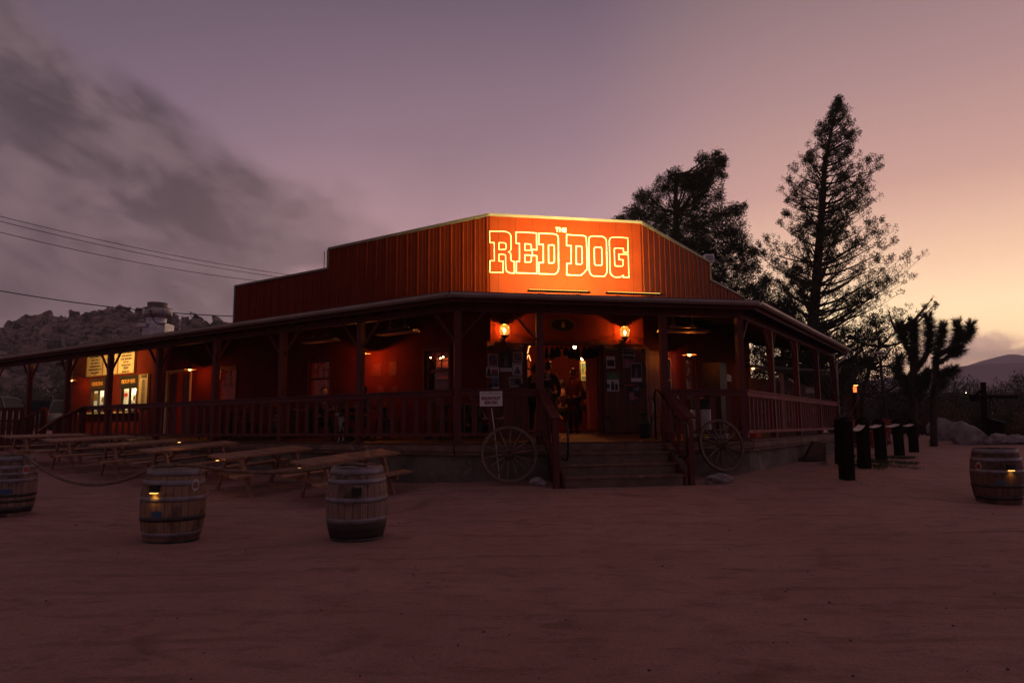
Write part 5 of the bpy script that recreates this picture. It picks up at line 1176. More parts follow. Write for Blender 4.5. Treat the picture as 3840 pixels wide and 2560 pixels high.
def rope(label,a,b,sag,extra0=(),extra1=(),n=60):
    pts=list(extra0)+[Vector(a).lerp(Vector(b),i/n)+Vector((0,0,-sag*4*(i/n)*(1-i/n))) for i in range(n+1)]+list(extra1)
    L=[0]
    for i in range(1,len(pts)): L.append(L[-1]+(pts[i]-pts[i-1]).length)
    N=int(L[-1]/.016); P=[]
    for k in range(N+1):
        s_=L[-1]*k/N; i=max(j for j in range(len(L)) if L[j]<=s_+1e-9); i=min(i,len(L)-2); f=(s_-L[i])/max(L[i+1]-L[i],1e-6); P.append(pts[i].lerp(pts[i+1],f))
    m=MB()
    for st_ in range(3):
        Q=[]
        for k,p in enumerate(P):
            d=(P[min(k+1,N)]-P[max(k-1,0)]).normalized(); sd=d.cross(Vector((0,0,1))).normalized(); u=d.cross(sd); a_=k*.016/.085*2*math.pi+st_*2.094; Q.append(p+(sd*math.cos(a_)+u*math.sin(a_))*.0125)
        m.tube(Q,.0125,6)
    o=obj('rope',m,M_rope,smooth=True); props(o,label,'rope','ropes slung between the barrels')
def top(B,dx,dy,dz=.905): q=world_m(B).translation; return Vector((q.x+dx*1.05,q.y+dy*1.05,q.z+dz*1.045))
rope('rope sagging low between the leftmost barrel and the lamp lit barrel',top(B0,.27,-.10,.90),top(B1,-.27,.06,.90),.34,extra0=[top(B0,-.15,.0,.88),top(B0,.1,-.08,.90)],extra1=[top(B1,-.05,.1,.90)])
rope('rope stretched taut from the lamp lit barrel to the dark based barrel',top(B1,.29,.02,.90),top(B2,-.20,.14,.91),.10,extra0=[top(B1,-.15,.12,.92),top(B1,.05,.10,.905)],extra1=[top(B2,-.02,.10,.90),top(B2,.12,-.06,.895)])
rope('short rope leading out of frame from the leftmost barrel',top(B0,-.15,.0,.90),top(B0,-3.0,1.2,1.0),.3)

# ================================================================== TIMBER BOLLARDS WITH STRAPS
bols=[(3176,1788,14.1),(3243,1756,17.0),(3306,1731,19.2),(3374,1709,21.9),(3428,1694,23.6)]
bn_=['nearest, tallest looking','second','middle','fourth','farthest']
BT=[]
for i,(px,py,Y) in enumerate(bols):
    p=aty(px,py,Y); z=G(p.x,p.y)
    b=thing('timber_bollard',bn_[i]+' dark railway timber bollard of the five by the right porch','bollard',M=Matrix.Translation((p.x,p.y,z-.1))@Matrix.Rotation(R(56-40)+random.uniform(-.06,.06),4,'Z')@Matrix.Rotation(random.uniform(-.012,.02),4,'Y'),group='timber bollards')
    h=1.49-z+.1+random.uniform(-.01,.02); m=MB(); w=.105
    m.add([(-w,-w,0),(w,-w,0),(w,w,0),(-w,w,0),(-w,-w,h-.03),(w,-w,h-.03),(w,w,h),(-w,w,h)],[(0,3,2,1),(4,5,6,7),(0,1,5,4),(1,2,6,5),(2,3,7,6),(3,0,4,7)])
    obj('timber',m,M_tie,b,world=False)
    m=MB(); m.box((0,-.01,h+.025),(.14,.11,.04)); m.box((.0,.0,h+.005),(.12,.16,.02)); obj('top_block',m,M_tie,b,world=False)
    BT.append(Vector((p.x,p.y,z-.1+h-.10)))
def strap(label,a,b,sag):
    d=(b-a); side=Vector((-d.y,d.x,0)).normalized(); n=14; m=MB()
    for i in range(n+1):
        f=i/n; q=a.lerp(b,f)+Vector((0,0,-sag*4*f*(1-f)))
        m.v+=[q+side*.075+Vector((0,0,.01)),q-side*.075+Vector((0,0,-.01)),q-side*.072+Vector((0,0,-.03)),q+side*.072+Vector((0,0,-.012))]
    for i in range(n):
        for j in range(4): a0=4*i+j; a1=4*i+(j+1)%4; m.f.append((a0,a1,a1+4,a0+4))
    o=obj('strap',m,pmat('pale_strap',(.55,.42,.36),(.42,.31,.27),6,.45),smooth=True,sharp=40); props(o,label,'strap','pale straps between the bollards')
for i in range(4): strap('pale sagging strap between the '+['first and second','second and third','third and fourth','fourth and fifth'][i]+' timber bollards',BT[i],BT[i+1],.12 if i==0 else .07)
q=aty(3120,1680,13.2); 
e=aty(3100,1565,17.5)
m=MB(); b=thing('timber_post','thin dark post just left of the nearest bollard by the downpipe','post',(aty(3150,1700,16.6).x,16.6,.3)); m.beam(aty(3152,1740,16.6),aty(3150,1572,16.6),.2,.16,(0,1,0)); obj('timber',m,M_tie,b)
pb=aty(2858,1688,18.0); sgb=thing('leaning_board','dark slanted wooden block leaning at the right foundation','board',(aty(3045,1718,19.3).x,19.3,G(aty(3045,1718,19.3).x,19.3)))
m=MB(); c_=aty(3046,1690,19.3); a=[Vector((c_.x-.33,c_.y-.2,G(c_.x,c_.y))),Vector((c_.x+.28,c_.y-.2,G(c_.x,c_.y))),Vector((c_.x+.34,c_.y-.1,G(c_.x,c_.y)+.48)),Vector((c_.x+.03,c_.y-.1,G(c_.x,c_.y)+.53))]; m.add(a+[v+Vector((.05,.3,0)) for v in a],[(0,1,2,3),(7,6,5,4),(0,4,5,1),(1,5,6,2),(2,6,7,3),(3,7,4,0)]); obj('block',m,pmat('dark_block',(.10,.05,.035),(.06,.03,.022),3,.8,0,.3),sgb)

# ================================================================== PLANTS
def leaf_mesh(name,centers,rad,n,size,mat,parent,seed=0,aspect=.35,dirbias=None,flat=1.0):
    rng=np.random.default_rng(seed); C_=np.repeat(np.array([tuple(c) for c in centers]),n,axis=0); N=len(C_)
    rr=np.repeat(np.array(rad if hasattr(rad,'__len__') else [rad]*len(centers)),n)
    d=rng.normal(size=(N,3)); d/=np.linalg.norm(d,axis=1)[:,None]; r=rng.random(N)**.5
    pos=C_+d*(r*rr)[:,None]*np.array([1,1,flat])
    ax=d*.7+rng.normal(size=(N,3))*.6
    if dirbias is not None: ax+=np.array(dirbias)
    ax/=np.linalg.norm(ax,axis=1)[:,None]
    sd=np.cross(ax,rng.normal(size=(N,3))); sd/=np.linalg.norm(sd,axis=1)[:,None]
    L=size*rng.uniform(.6,1.4,N)
    v=np.empty((N,4,3)); v[:,0]=pos; v[:,1]=pos+ax*(L*.5)[:,None]+sd*(L*aspect*.5)[:,None]; v[:,2]=pos+ax*L[:,None]; v[:,3]=pos+ax*(L*.5)[:,None]-sd*(L*aspect*.5)[:,None]
    v=v.reshape(-1,3)
    inv=np.array(world_m(parent).inverted()); v=v@inv[:3,:3].T+inv[:3,3]
    me=bpy.data.meshes.new(name); me.vertices.add(len(v)); me.vertices.foreach_set('co',v.ravel()); me.loops.add(N*4); me.loops.foreach_set('vertex_index',np.arange(N*4)); me.polygons.add(N); me.polygons.foreach_set('loop_start',np.arange(N)*4); me.polygons.foreach_set('loop_total',np.full(N,4)); me.update(); me.materials.append(mat)
    o=bpy.data.objects.new(name,me); COL.objects.link(o); o.parent=parent; return o
def pxm(Y): return Y/FPX
def conifer_big():
    Y=36.; rnd=random.Random(21)
    tr=[(3030,1590),(3035,1400),(3044,1247),(3055,1142),(3068,967),(3082,791),(3093,616),(3121,475),(3146,372)]
    W=[aty(x,y,Y) for x,y in tr]; W[0].z=.4
    T=thing('conifer_tree','tallest tree, open tiered conifer leaning right behind the right porch','tree',W[0])
    m=MB(); m.tube(W,[.38,.33,.29,.26,.22,.17,.12,.07,.02],9)
    env=[(370,3139,3149),(440,3096,3191),(482,3072,3219),(525,3033,3202),(581,3002,3212),(637,2963,3296),(693,2935,3290),(763,2926,3290),(791,2925,3302),(861,2910,3330),(904,2865,3360),(967,2847,3384),(1016,2840,3419),(1079,2833,3437),(1142,2826,3420),(1212,2850,3400),(1282,2900,3370),(1360,2940,3340)]
    ez=[aty(3080,e[0],Y).z for e in env][::-1]; el_=[aty(e[1],e[0],Y).x for e in env][::-1]; er_=[aty(e[2],e[0],Y).x for e in env][::-1]
    tz=[w.z for w in W]; tx=[w.x for w in W]
    limbs=MB(); C_=[];Rr=[]
    ztop=W[-1].z; zlo=3.2
    for i in range(380):
        f=(i/380)**1.3; zt=zlo+(ztop-zlo)*f**.95
        xt=float(np.interp(zt,tz,tx)); a=rnd.random()*2*math.pi; ca_=math.cos(a)
        ext=(float(np.interp(zt,ez,er_))-xt) if ca_>0 else (xt-float(np.interp(zt,ez,el_)))
        dep=(float(np.interp(zt,ez,er_))-float(np.interp(zt,ez,el_)))/2
        k=rnd.uniform(.72,1.08) if rnd.random()<.72 else rnd.uniform(.3,.75)
        tip=Vector((xt+ca_*ext*k,Y+math.sin(a)*dep*k,zt)); ln=math.hypot(tip.x-xt,tip.y-Y)
        zs=max(zt-ln*rnd.uniform(.35,.75),1.8); xs_=float(np.interp(zs,tz,tx)); s0=Vector((xs_,Y,zs))
        mid=s0.lerp(tip,.5)+Vector((0,0,-ln*.08))+Vector((rnd.uniform(-.1,.1),rnd.uniform(-.1,.1),0))
        pts=[s0,s0.lerp(mid,.5)+Vector((0,0,-ln*.03)),mid,mid.lerp(tip,.5)+Vector((0,0,-ln*.03)),tip]
        limbs.tube(pts,[.028+.012*ln,.024+.008*ln,.018+.004*ln,.014,.006],5,cap=False)
        ns=int(3+ln*3.6)
        for j in range(ns):
            g=rnd.uniform(.30,1.0)**.7; q=pts[0].lerp(pts[2],g*2) if g<.5 else pts[2].lerp(pts[4],g*2-1)
            off=Vector((rnd.gauss(0,.22),rnd.gauss(0,.22),rnd.uniform(.05,.50)))*(.45+.16*ln)
            if g>.95: off*=.2
            e=q+off; limbs.tube([q,q.lerp(e,.5)+Vector((0,0,-.03)),e],[.012,.009,.004],3,cap=False)
            C_.append(e); Rr.append(rnd.uniform(.07,.17)); 
            if rnd.random()<.5: C_.append(q.lerp(e,.6)+Vector((rnd.gauss(0,.1),rnd.gauss(0,.1),rnd.gauss(0,.06)))); Rr.append(.11)
        C_.append(tip); Rr.append(.18); C_.append(tip+Vector((.05,0,.15))); Rr.append(.12)
    for j in range(14): f=j/13; q=W[-2].lerp(W[-1],f); C_.append(q+Vector((rnd.gauss(0,.12),rnd.gauss(0,.1),0))); Rr.append(.2-.08*f)
    tk=obj('trunk',m,M_bark,T,smooth=True); obj('limb',limbs,M_bark,T)
    leaf_mesh('crown',C_,Rr,24,.080,M_needle,T,1,.42,(.2,0,.4))
conifer_big()
def blob_tree(name,label,Y,trunk,blobs,mat,seed,dens=1.0,leaf=.13,nl=30,cl=.30,tr0=.3,bare=.3,zbase=None,aspect=.3):
    rnd=random.Random(seed); W=[aty(x,y,Y) for x,y in trunk]; W[0].z=G(W[0].x,W[0].y) if zbase is None else zbase
    T=thing(name,label,'tree',W[0]); m=MB(); n=len(W); m.tube(W,[tr0*(1-.85*i/(n-1)) for i in range(n)],8); limbs=MB(); C_=[];Rr=[]
    for (bx,by,br_) in blobs:
        c=aty(bx,by,Y+rnd.uniform(-1.2,1.2)); r=br_*pxm(Y)
        s0=min(W,key=lambda w:(w-c).length+(.0 if w.z<c.z else 2)); j=c.lerp(s0,.5)+Vector((0,0,-.1*(c-s0).length))
        limbs.tube([s0,j,c],[.07+.02*r,.05,.02],5,cap=False)
        for i in range(int(dens*26*r**1.9+6)):
            d=Vector((rnd.gauss(0,1),rnd.gauss(0,1),rnd.gauss(0,.8))).normalized(); q=c+d*r*(rnd.random()**.42)
            if noise.noise(q*1.1+Vector((seed,0,0)))<-bare: continue
            C_.append(q); Rr.append(cl*rnd.uniform(.6,1.25))
            if rnd.random()<.5: limbs.tube([c.lerp(q,.25),c.lerp(q,.6)+Vector((0,0,-.06)),q],[.02,.013,.005],3,cap=False)
    obj('trunk',m,M_bark,T,smooth=True); obj('limb',limbs,M_bark,T); leaf_mesh('crown',C_,Rr,nl,leaf,mat,T,seed,aspect,(.1,0,.3)); return T
blob_tree('pine_tree','dense bushy pine behind the roof, right of the glowing sign',40.,[(2560,1600),(2548,1300),(2540,1000),(2535,800),(2532,660)],
 [(2531,665,40),(2640,655,42),(2600,705,45),(2660,700,50),(2700,660,24),(2585,660,24),(2710,600,16),(2690,580,16),(2500,700,52),(2560,690,40),(2668,640,36),(2692,600,26),(2705,622,24),(2640,600,30),(2622,690,46),(2590,760,75),(2440,745,48),(2400,740,30),(2405,800,50),(2365,800,30),(2330,826,28),(2300,838,12),(2480,830,100),(2620,850,85),(2690,735,28),(2700,800,50),(2760,795,34),(2785,778,18),(2730,870,70),(2560,920,110),(2760,930,60),(2660,960,100),(2810,945,28),(2790,1000,60),(2700,1050,95),(2820,1080,60),(2780,1130,80),(2870,1060,26)],M_needle2,31,5.5,.12,30,.20,.45,.50)
blob_tree('juniper_tree','low dark bushy tree filling the gap between the pine and the tall conifer',33.,[(2950,1600),(2940,1400),(2930,1250)],
 [(2840,1390,55),(2870,1290,50),(2820,1320,40),(2830,1440,50),(2900,1140,48),(2860,1110,36),(2960,1150,60),(2900,1230,80),(3000,1260,80),(2850,1200,50),(2960,1350,95),(3060,1370,90),(2880,1330,70),(3120,1420,80),(2930,1440,80),(3020,1460,80),(3190,1400,60),(3180,1470,60),(3090,1500,60)],M_needle,41,3.8,.11,28,.20,.25,.50)
blob_tree('spreading_tree','broad thin leaved tree with twiggy branches behind the joshua tree',34.,[(3225,1600),(3235,1480),(3260,1380),(3300,1300),(3360,1240)],
 [(3280,1200,50),(3330,1160,35),(3300,1260,60),(3230,1290,60),(3370,1230,40),(3400,1190,28),(3350,1300,55),(3420,1260,34),(3250,1370,70),(3330,1380,60),(3400,1330,40),(3300,1450,55),(3200,1340,50),(3180,1260,45),(3450,1180,18),(3475,1150,13),(3498,1118,12),(3505,1142,9),(3430,1215,20),(3390,1430,45),(3350,1480,35)],M_needle,51,2.0,.085,20,.15,.16,.20,aspect=.5)
# bare grey bush by the downpipe
def bare_bush(label,px,py,Y,h,seed,mat):
    rnd=random.Random(seed); p=aty(px,py,Y); p.z=G(p.x,p.y); T=thing('bare_shrub',label,'shrub',p); m=MB()
    def grow(q,d,l,r,lev):
        e=q+d*l; mid=q.lerp(e,.5)+Vector((rnd.gauss(0,.05),rnd.gauss(0,.05),0))*l; m.tube([q,mid,e],[r,r*.8,r*.6],4,cap=False)
        if lev>0:
            for _ in range(rnd.choice((2,3))): grow(e,(d+Vector((rnd.gauss(0,.45),rnd.gauss(0,.45),rnd.uniform(-.1,.4)))).normalized(),l*.72,r*.6,lev-1)
    for i in range(4): grow(p,Vector((rnd.gauss(0,.3),rnd.gauss(0,.3),1)).normalized(),h*.36,.03,4)
    obj('stem',m,mat,T)
bare_bush('bare grey twiggy shrub beside the downpipe at the porch end',3160,1600,24.5,3.2,5,pmat('grey_twig',(.14,.11,.10),(.09,.07,.065),8,.9))
# joshua tree
def joshua():
    Y=27.; rnd=random.Random(8); K=.3507
    P=lambda x,y,dy=0: aty(3200+x*K,1050+y*K,Y+dy)
    T0_=aty(3200+700*K,1610,Y); T=thing('joshua_tree','spiky joshua tree with several clubbed arms, dark against the sunset','tree',(T0_.x,Y,G(T0_.x,Y)))
    br_=[([(640,1640),(650,1300),(640,1000),(650,800),(640,600),(640,440)],.24,.5,0),([(645,860),(570,720),(520,590),(500,480)],.14,.45,.3),([(650,980),(740,870),(800,760),(815,560),(800,390)],.17,.5,-.3),
      ([(850,1640),(855,1300),(890,1050),(880,880),(900,780)],.22,1.0,.2),([(900,790),(930,640),(960,480)],.13,.25,.4),([(900,800),(1020,745),(1130,640),(1110,460)],.16,.42,-.1),([(1120,660),(1220,600),(1260,470)],.14,.15,.2),([(880,900),(960,860),(1080,770),(1150,740)],.13,.55,-.5),
      ([(890,1100),(980,1000),(1080,960)],.13,.35,-.3),([(860,1200),(930,1120),(960,1090)],.11,.4,.5),([(650,1200),(520,1120),(470,980),(490,830)],.13,.45,.4),([(650,1240),(760,1120),(800,980)],.14,.35,-.6),([(640,1300),(590,1200),(560,1050)],.14,.35,-.4),([(700,1280),(740,1150),(720,1050)],.13,.4,.6)]
    m=MB(); tri=[]
    for pts,r,st,dy in br_:
        W=[P(x,y,dy*(i/(len(pts)-1))) for i,(x,y) in enumerate(pts)]
        if pts[0][1]>1600: W[0].z=G(W[0].x,W[0].y)-.1
        # resample
        Q=[]
        for i in range(len(W)-1):
            for k in range(6): Q.append(W[i].lerp(W[i+1],k/6))
        Q.append(W[-1]); n=len(Q); r*=.60; m.tube(Q,[r*(1.0-.25*i/n) for i in range(n)],8)
        for i,q in enumerate(Q):
            f=i/(n-1); d=(Q[min(i+1,n-1)]-Q[max(i-1,0)]).normalized()
            live=f>=st; cnt=105 if live else 30
            for _ in range(cnt):
                a=rnd.random()*6.283; sd=d.cross(Vector((.3,.9,.2))).normalized(); u=d.cross(sd); o=(sd*math.cos(a)+u*math.sin(a))
                L=rnd.uniform(.20,.34) if live else rnd.uniform(.10,.2)
                up=(rnd.uniform(-.35,.9) if live else rnd.uniform(-1.6,-.5))
                if i>=n-2: up=rnd.uniform(.2,3)
                dr=(o+d*up).normalized(); b=q+o*r*.7+d*rnd.uniform(-.08,.08); w=dr.cross(Vector((rnd.gauss(0,1),rnd.gauss(0,1),rnd.gauss(0,1)))).normalized()*.011
                tri.append((b-w,b+w,b+dr*L))
    # seed stalks
    obj('trunk',m,M_bark,T,smooth=True); k=MB()
    for t in tri: k.v+=list(t); a=len(k.v); k.f.append((a-3,a-2,a-1))
    obj('leaf_rosette',k,M_josh,T)
joshua()
# desert shrubs
def shrub_proto(seed,mat,h,wd,label):
    rnd=random.Random(seed); T=thing('desert_shrub',label,'shrub',(0,0,0),group='desert shrubs in the background'); m=MB(); C_=[];Rr=[]
    for i in range(26):
        a=rnd.random()*6.28; e=Vector((math.cos(a)*wd*rnd.random(),math.sin(a)*wd*rnd.random(),h*rnd.uniform(.5,1)))
        m.tube([(0,0,-.1),e*.5+Vector((0,0,.05)),e],[.025,.015,.006],4,cap=False)
        for _ in range(6): C_.append(e*rnd.uniform(.45,1.05)+Vector((rnd.gauss(0,.14),rnd.gauss(0,.14),rnd.gauss(0,.1)))); Rr.append(.22)
    obj('stem',m,M_bark,T,world=False); leaf_mesh('foliage',C_,Rr,34,.085,mat,T,seed,.4,(0,0,.5)); return T
names_=['olive creosote shrub','tawny dry shrub','grey green sage shrub']
protos=[shrub_proto(1,M_shrub,1.5,.9,'x'),shrub_proto(2,M_shrub2,1.1,.9,'x'),shrub_proto(3,pmat('sage_shrub',(.10,.10,.075),(.06,.062,.045),1.5,.85),1.9,1.1,'x')]
rnd=random.Random(77); spots=[]
near=[(3535,1600,36,1.25,1),(3590,1600,38,1.3,1),(3480,1580,40,1.6,0),(3640,1560,44,1.6,2),(3700,1600,38,1.2,0),(3760,1600,37,1.2,1),(3800,1590,38,1.2,1),(3830,1600,33,1.1,1),(3830,1560,44,1.7,2),(3745,1570,42,1.5,2),(3560,1560,46,1.8,2),(3610,1570,50,1.9,0),(3670,1580,40,1.3,1),(3410,1580,38,1.7,0),(3355,1570,40,1.7,2),(3450,1560,50,2.0,2),(3790,1610,32,.9,0),(3860,1620,30,1.0,1),(3900,1600,34,1.2,0)]
for px,py,Y,s_,k in near: p=aty(px,py,Y); spots.append((p.x,Y,s_,k))
for i in range(46):
    Y=rnd.uniform(46,110); px=rnd.uniform(3100,3880); p=aty(px,1580,Y); spots.append((p.x,Y,rnd.uniform(1.0,1.7)*(1+.004*Y),rnd.randrange(3)))
for i in range(26):
    Y=rnd.uniform(48,95); px=rnd.uniform(-40,330); p=aty(px,1580,Y); spots.append((p.x,Y,rnd.uniform(1.2,2.2),rnd.randrange(3)))
ordn={}
for i,(x,y,s_,k) in enumerate(spots):
    z=G(x,y)-.08
    M=Matrix.Translation((x,y,z))@Matrix.Rotation(rnd.random()*6.28,4,'Z')@Matrix.Scale(s_,4)
    side='beyond the parked cars on the left' if x<0 else ('just behind the boulders and the well frame' if i<19 else 'in the far scrub beyond the boulders')
    if x>0 and i<19:
        side={0:'directly behind the rounded boulder',1:'between the two boulders',2:'right of the joshua tree trunk',3:'left of the well frame',4:'at the foot of the well frame',5:'under the hanging wheel',6:'above the rock row',7:'at the right frame edge behind the stones',8:'tall one at the right frame edge',9:'right of the well post'}.get(i,side)
    if i<19 and i not in range(10): side=['behind the rounded boulder, second row','past the well crossbeam end','low, below the far building','behind the joshua tree trunk','left of the joshua tree','far behind the joshua tree','below the stone row at right','outside right edge','outside right edge'][i-10]
    lab=names_[k]+' '+side
    if i<3 and False: pass
    o=dup(protos[k],M,lab,'desert shrubs in the background')
for p_ in protos:
    for c in list(p_.children): bpy.data.objects.remove(c)
    bpy.data.objects.remove(p_)
# grass tufts at the bollards
def grass():
    C_=[];rnd=random.Random(4)
    for (px,py,Y,n) in((3290,1738,18.6,26),(3255,1752,17.3,20),(3350,1715,20.5,14),(2990,1735,19,8)):
        c=aty(px,py,Y)
        for _ in range(n): x=c.x+rnd.gauss(0,.45); y=c.y+rnd.gauss(0,.3); C_.append((x,y,G(x,y)+.01))
    T=thing('grass','small dark green grass patch at the feet of the bollards','grass',(0,0,0)); 
    o=leaf_mesh('grass',C_,.16,60,.07,pmat('green_grass',(.045,.075,.020),(.03,.05,.015),3,.8),T,3,.15,(0,0,2.2),.15); o.parent=None; bpy.data.objects.remove(T); o.name='grass'; props(o,'small dark green grass patch at the feet of the bollards','grass',kind='stuff')
grass()
# boulders and stones
def boulder(label,outl,Y,seed,bulge):
    W=[aty(3440+x*.1913,1400+y*.1913,Y) for x,y in outl]; c=sum(W,Vector())/len(W); zb=min(w.z for w in W); rb=random.Random(seed)
    P=list(W)+[c+(w-c)*.62+Vector((rb.gauss(0,.03),-bulge*rb.uniform(.8,1.1),rb.gauss(0,.03))) for w in W]+[c+(w-c)*.75+Vector((0,bulge*1.2,-.05)) for w in W]+[Vector((w.x,Y-bulge*.8,zb-.2)) for w in W[::3]]
    bm=bmesh.new()
    for q in P: bm.verts.new(q)
    r=bmesh.ops.convex_hull(bm,input=bm.verts); bmesh.ops.delete(bm,geom=[g for g in r['geom_interior'] if isinstance(g,bmesh.types.BMVert)],context='VERTS')
    bmesh.ops.triangulate(bm,faces=bm.faces); bmesh.ops.subdivide_edges(bm,edges=bm.edges,cuts=7,use_grid_fill=True); bm.normal_update()
    for v in bm.verts:
        q=v.co; v.co=q+v.normal*(.07*noise.noise(q*1.8+Vector((seed,0,0)))+.035*noise.noise(q*5)-.05*abs(noise.noise(q*2.7+Vector((0,seed,0))))-.03*noise.voronoi(q*3)[0][0])
    m=MB(); bm.verts.index_update(); m.v=[v.co.copy() for v in bm.verts]; m.f=[tuple(v.index for v in f.verts) for f in bm.faces]; bm.free()
    o=thing('boulder',label,'boulder',(c.x,Y,zb),group='large granite boulders'); obj('stone',m,M_boulder,o,smooth=True,sharp=30)
boulder('rounded grey boulder, the left of two beside the joshua tree',[(235,1150),(250,1000),(320,880),(400,862),(500,880),(600,930),(660,990),(682,1080),(640,1180),(500,1240),(330,1230)],30.5,3,.5)
boulder('wedge shaped pale boulder sloping down to the right, near the well post',[(705,1240),(725,1060),(790,930),(850,912),(960,958),(1100,1036),(1230,1135),(1330,1255),(1352,1375),(1200,1375),(960,1360),(760,1320)],28.,8,.55)
for i,(px,py,s_,l) in enumerate(((3745,1648,.28,'roundest stone right of the well post'),(3790,1655,.26,'second stone in the row at the right edge'),(3828,1652,.24,'last stone at the right frame edge'),(3707,1650,.14,'small flat stone at the foot of the well post'),(3765,1638,.18,'long low stone behind the stone row'),(3815,1672,.17,'dark stone in front of the row at the right edge'))):
    rock(l,px,py,27.5,s_,(1.2,.9,.8),seed=20+i,zo=.05,cat='stone',name='edging_stone',group='stones edging the scrub')

# ================================================================== THINGS IN THE YARD
wf_p=aty(3712,1650,31.); zf=G(wf_p.x,wf_p.y); wf=thing('well_sweep','tall dark timber post with long crossbeam and brace beyond the boulders','well post',(wf_p.x,31,zf))
k=lambda x,y: aty(3440+x*.1913,1400+y*.1913,31.)
m=MB(); m.beam((k(1330,1250).x,31,zf-.1),k(1288,172),.16,.16,(0,1,0)); obj('post',m,M_tie,wf)
m=MB(); m.beam(k(1062,455),k(1958,458),.15,.12,(0,1,0)); obj('crossbeam',m,M_tie,wf)
m=MB(); m.beam(k(1130,440),k(1270,320),.10,.09,(0,1,0)); obj('brace',m,M_tie,wf)
m=MB(); q=k(1090,450); m.box(q+Vector((0,-.05,-.02)),(.24,.28,.20)); m.box(k(1095,515)+Vector((0,-.1,0)),(.3,.2,.16)); obj('end_block',m,M_tie,wf)
hw=thing('iron_pulley','narrow iron rimmed pulley hanging under the long crossbeam','pulley',k(1478,640)); c=k(1478,640); M=Matrix.Translation(c)@Matrix.Rotation(R(70),4,'Z')@Matrix.Rotation(R(90),4,'X')
m=MB(); rad=.34; m.tube([M@Vector((rad*math.cos(2*math.pi*i/28),rad*math.sin(2*math.pi*i/28),0)) for i in range(29)],.035,6); obj('rim',m,M_dark,hw); m=MB()
for i in range(4): a=math.pi*i/4; m.tube([M@Vector((-rad*math.cos(a),-rad*math.sin(a),0)),M@Vector((rad*math.cos(a),rad*math.sin(a),0))],.014,5)
obj('spokes',m,M_dark,hw); m=MB(); m.tube([k(1478,500),k(1478,480),k(1478,455)],.012,5); m.tube([k(1478,790),k(1478,960)],.02,5); obj('hanger',m,M_dark,hw)
wb=thing('well_box','dark slanted wooden box with pale rim under the wheel','box',k(1500,1100)); a=k(1375,890);b=k(1640,965)
m=MB(); k4=[a,b,Vector((b.x-.02,31,zf)),Vector((a.x,31,zf))]; m.add([v+Vector((0,-.25,0)) for v in k4]+[v+Vector((0,.35,.05)) for v in k4],[(0,1,2,3),(7,6,5,4),(0,4,5,1),(1,5,6,2),(2,6,7,3),(3,7,4,0)]); obj('body',m,M_tie,wb); m=MB(); m.beam(a+Vector((0,-.26,.01)),b+Vector((0,-.26,.01)),.04,.03); obj('rim',m,M_shade,wb)
# pole lamp
p=aty(3310,1600,29.); z0=G(p.x,p.y); tp=aty(3298,1322,29.); pl=thing('pole_lamp','unlit lamp post with wide flat disc shade between the trees','lamp post',(tp.x,29,z0))
m=MB(); m.tube([(tp.x+.12,29,z0-.1),(tp.x+.05,29,tp.z*.55),(tp.x+.01,29,tp.z-.45),(tp.x,29,tp.z-.1)],[.07,.06,.05,.035],8); obj('pole',m,M_dark,pl)
m=MB(); m.lathe([(0,.07),(.10,.05),(.26,.0),(.27,-.02),(.10,-.01),(.05,-.06),(.03,-.2)],tp,n=24); obj('shade',m,M_galv,pl,smooth=True)
# small lantern on a board wall
bw=thing('board_screen','dark red plank screen wall behind the porch end, under the orange lantern','screen',aty(3200,1600,30.)); q0=aty(3172,1480,30.); q1=aty(3222,1600,30.); m=MB(); x=q0.x
while x<q1.x: m.box((x+.09,30,(q0.z+.4)/2),(.17,.05,q0.z-.4)); x+=.18
obj('planks',m,M_redwood,bw)
p=aty(3206,1460,29.6); ln=thing('orange_lantern','small orange glowing lantern beyond the end of the porch','lantern',p); m=MB(); m.box((0,0,0),(.10,.10,.22)); obj('glass',m,emat('orange_glow',(1,.12,.02),3.0),ln,world=False)
m=MB(); m.prism([(-.12,-.12),(.12,-.12),(.12,.12),(-.12,.12)],.12,.15); m.box((0,.10,.0),(.05,.12,.05)); m.box((0,0,-.13),(.12,.12,.03)); obj('cap',m,M_dark,ln,world=False)
m=MB(); m.box((.05,0,.17),(.14,.10,.018)); obj('hot_top',m,emat('orange_top',(1,.35,.08),8),ln,world=False); m=MB(); m.beam((-.0,.1,.1),(-.0,.1,-1.9),.09,.09); obj('post',m,M_tie,ln,world=False)
# adirondack chairs
def adk(label,px,py,Y,rz):
    p=aty(px,py,Y); c=thing('adirondack_chair',label,'chair',M=Matrix.Translation((p.x,Y,G(p.x,Y)))@Matrix.Rotation(rz,4,'Z'),group='red garden chairs beyond the porch')
    mt=pmat('chair_red_paint',(.26,.035,.022),(.20,.028,.018),4,.6)
    m=MB(); 
    for i in range(7): x=(i-3)*.082; m.beam((x,.28,.28),(x*1.25,.62,.98+.06*math.cos(x*4)),.074,.018,(0,-1,.5))
    obj('backrest',m,mt,c,world=False); m=MB()
    for i in range(6): m.box((0,-.22+.09*i,.36-.016*i),(.54,.08,.02))
    obj('seat',m,mt,c,world=False)
    for s_ in(-1,1):
        m=MB(); m.box((s_*.33,.02,.56),(.13,.70,.025)); obj('armrest',m,mt,c,world=False); m=MB(); m.box((s_*.30,-.26,.27),(.04,.10,.55)); obj('front_leg',m,mt,c,world=False); m=MB(); m.beam((s_*.27,-.28,.34),(s_*.27,.62,.03),.04,.12); obj('back_leg',m,mt,c,world=False)
adk('left red adirondack chair lit orange behind the bollards',3262,1560,26.5,R(25)); adk('right red adirondack chair, further back behind the bollards',3296,1560,28.5,R(-40))
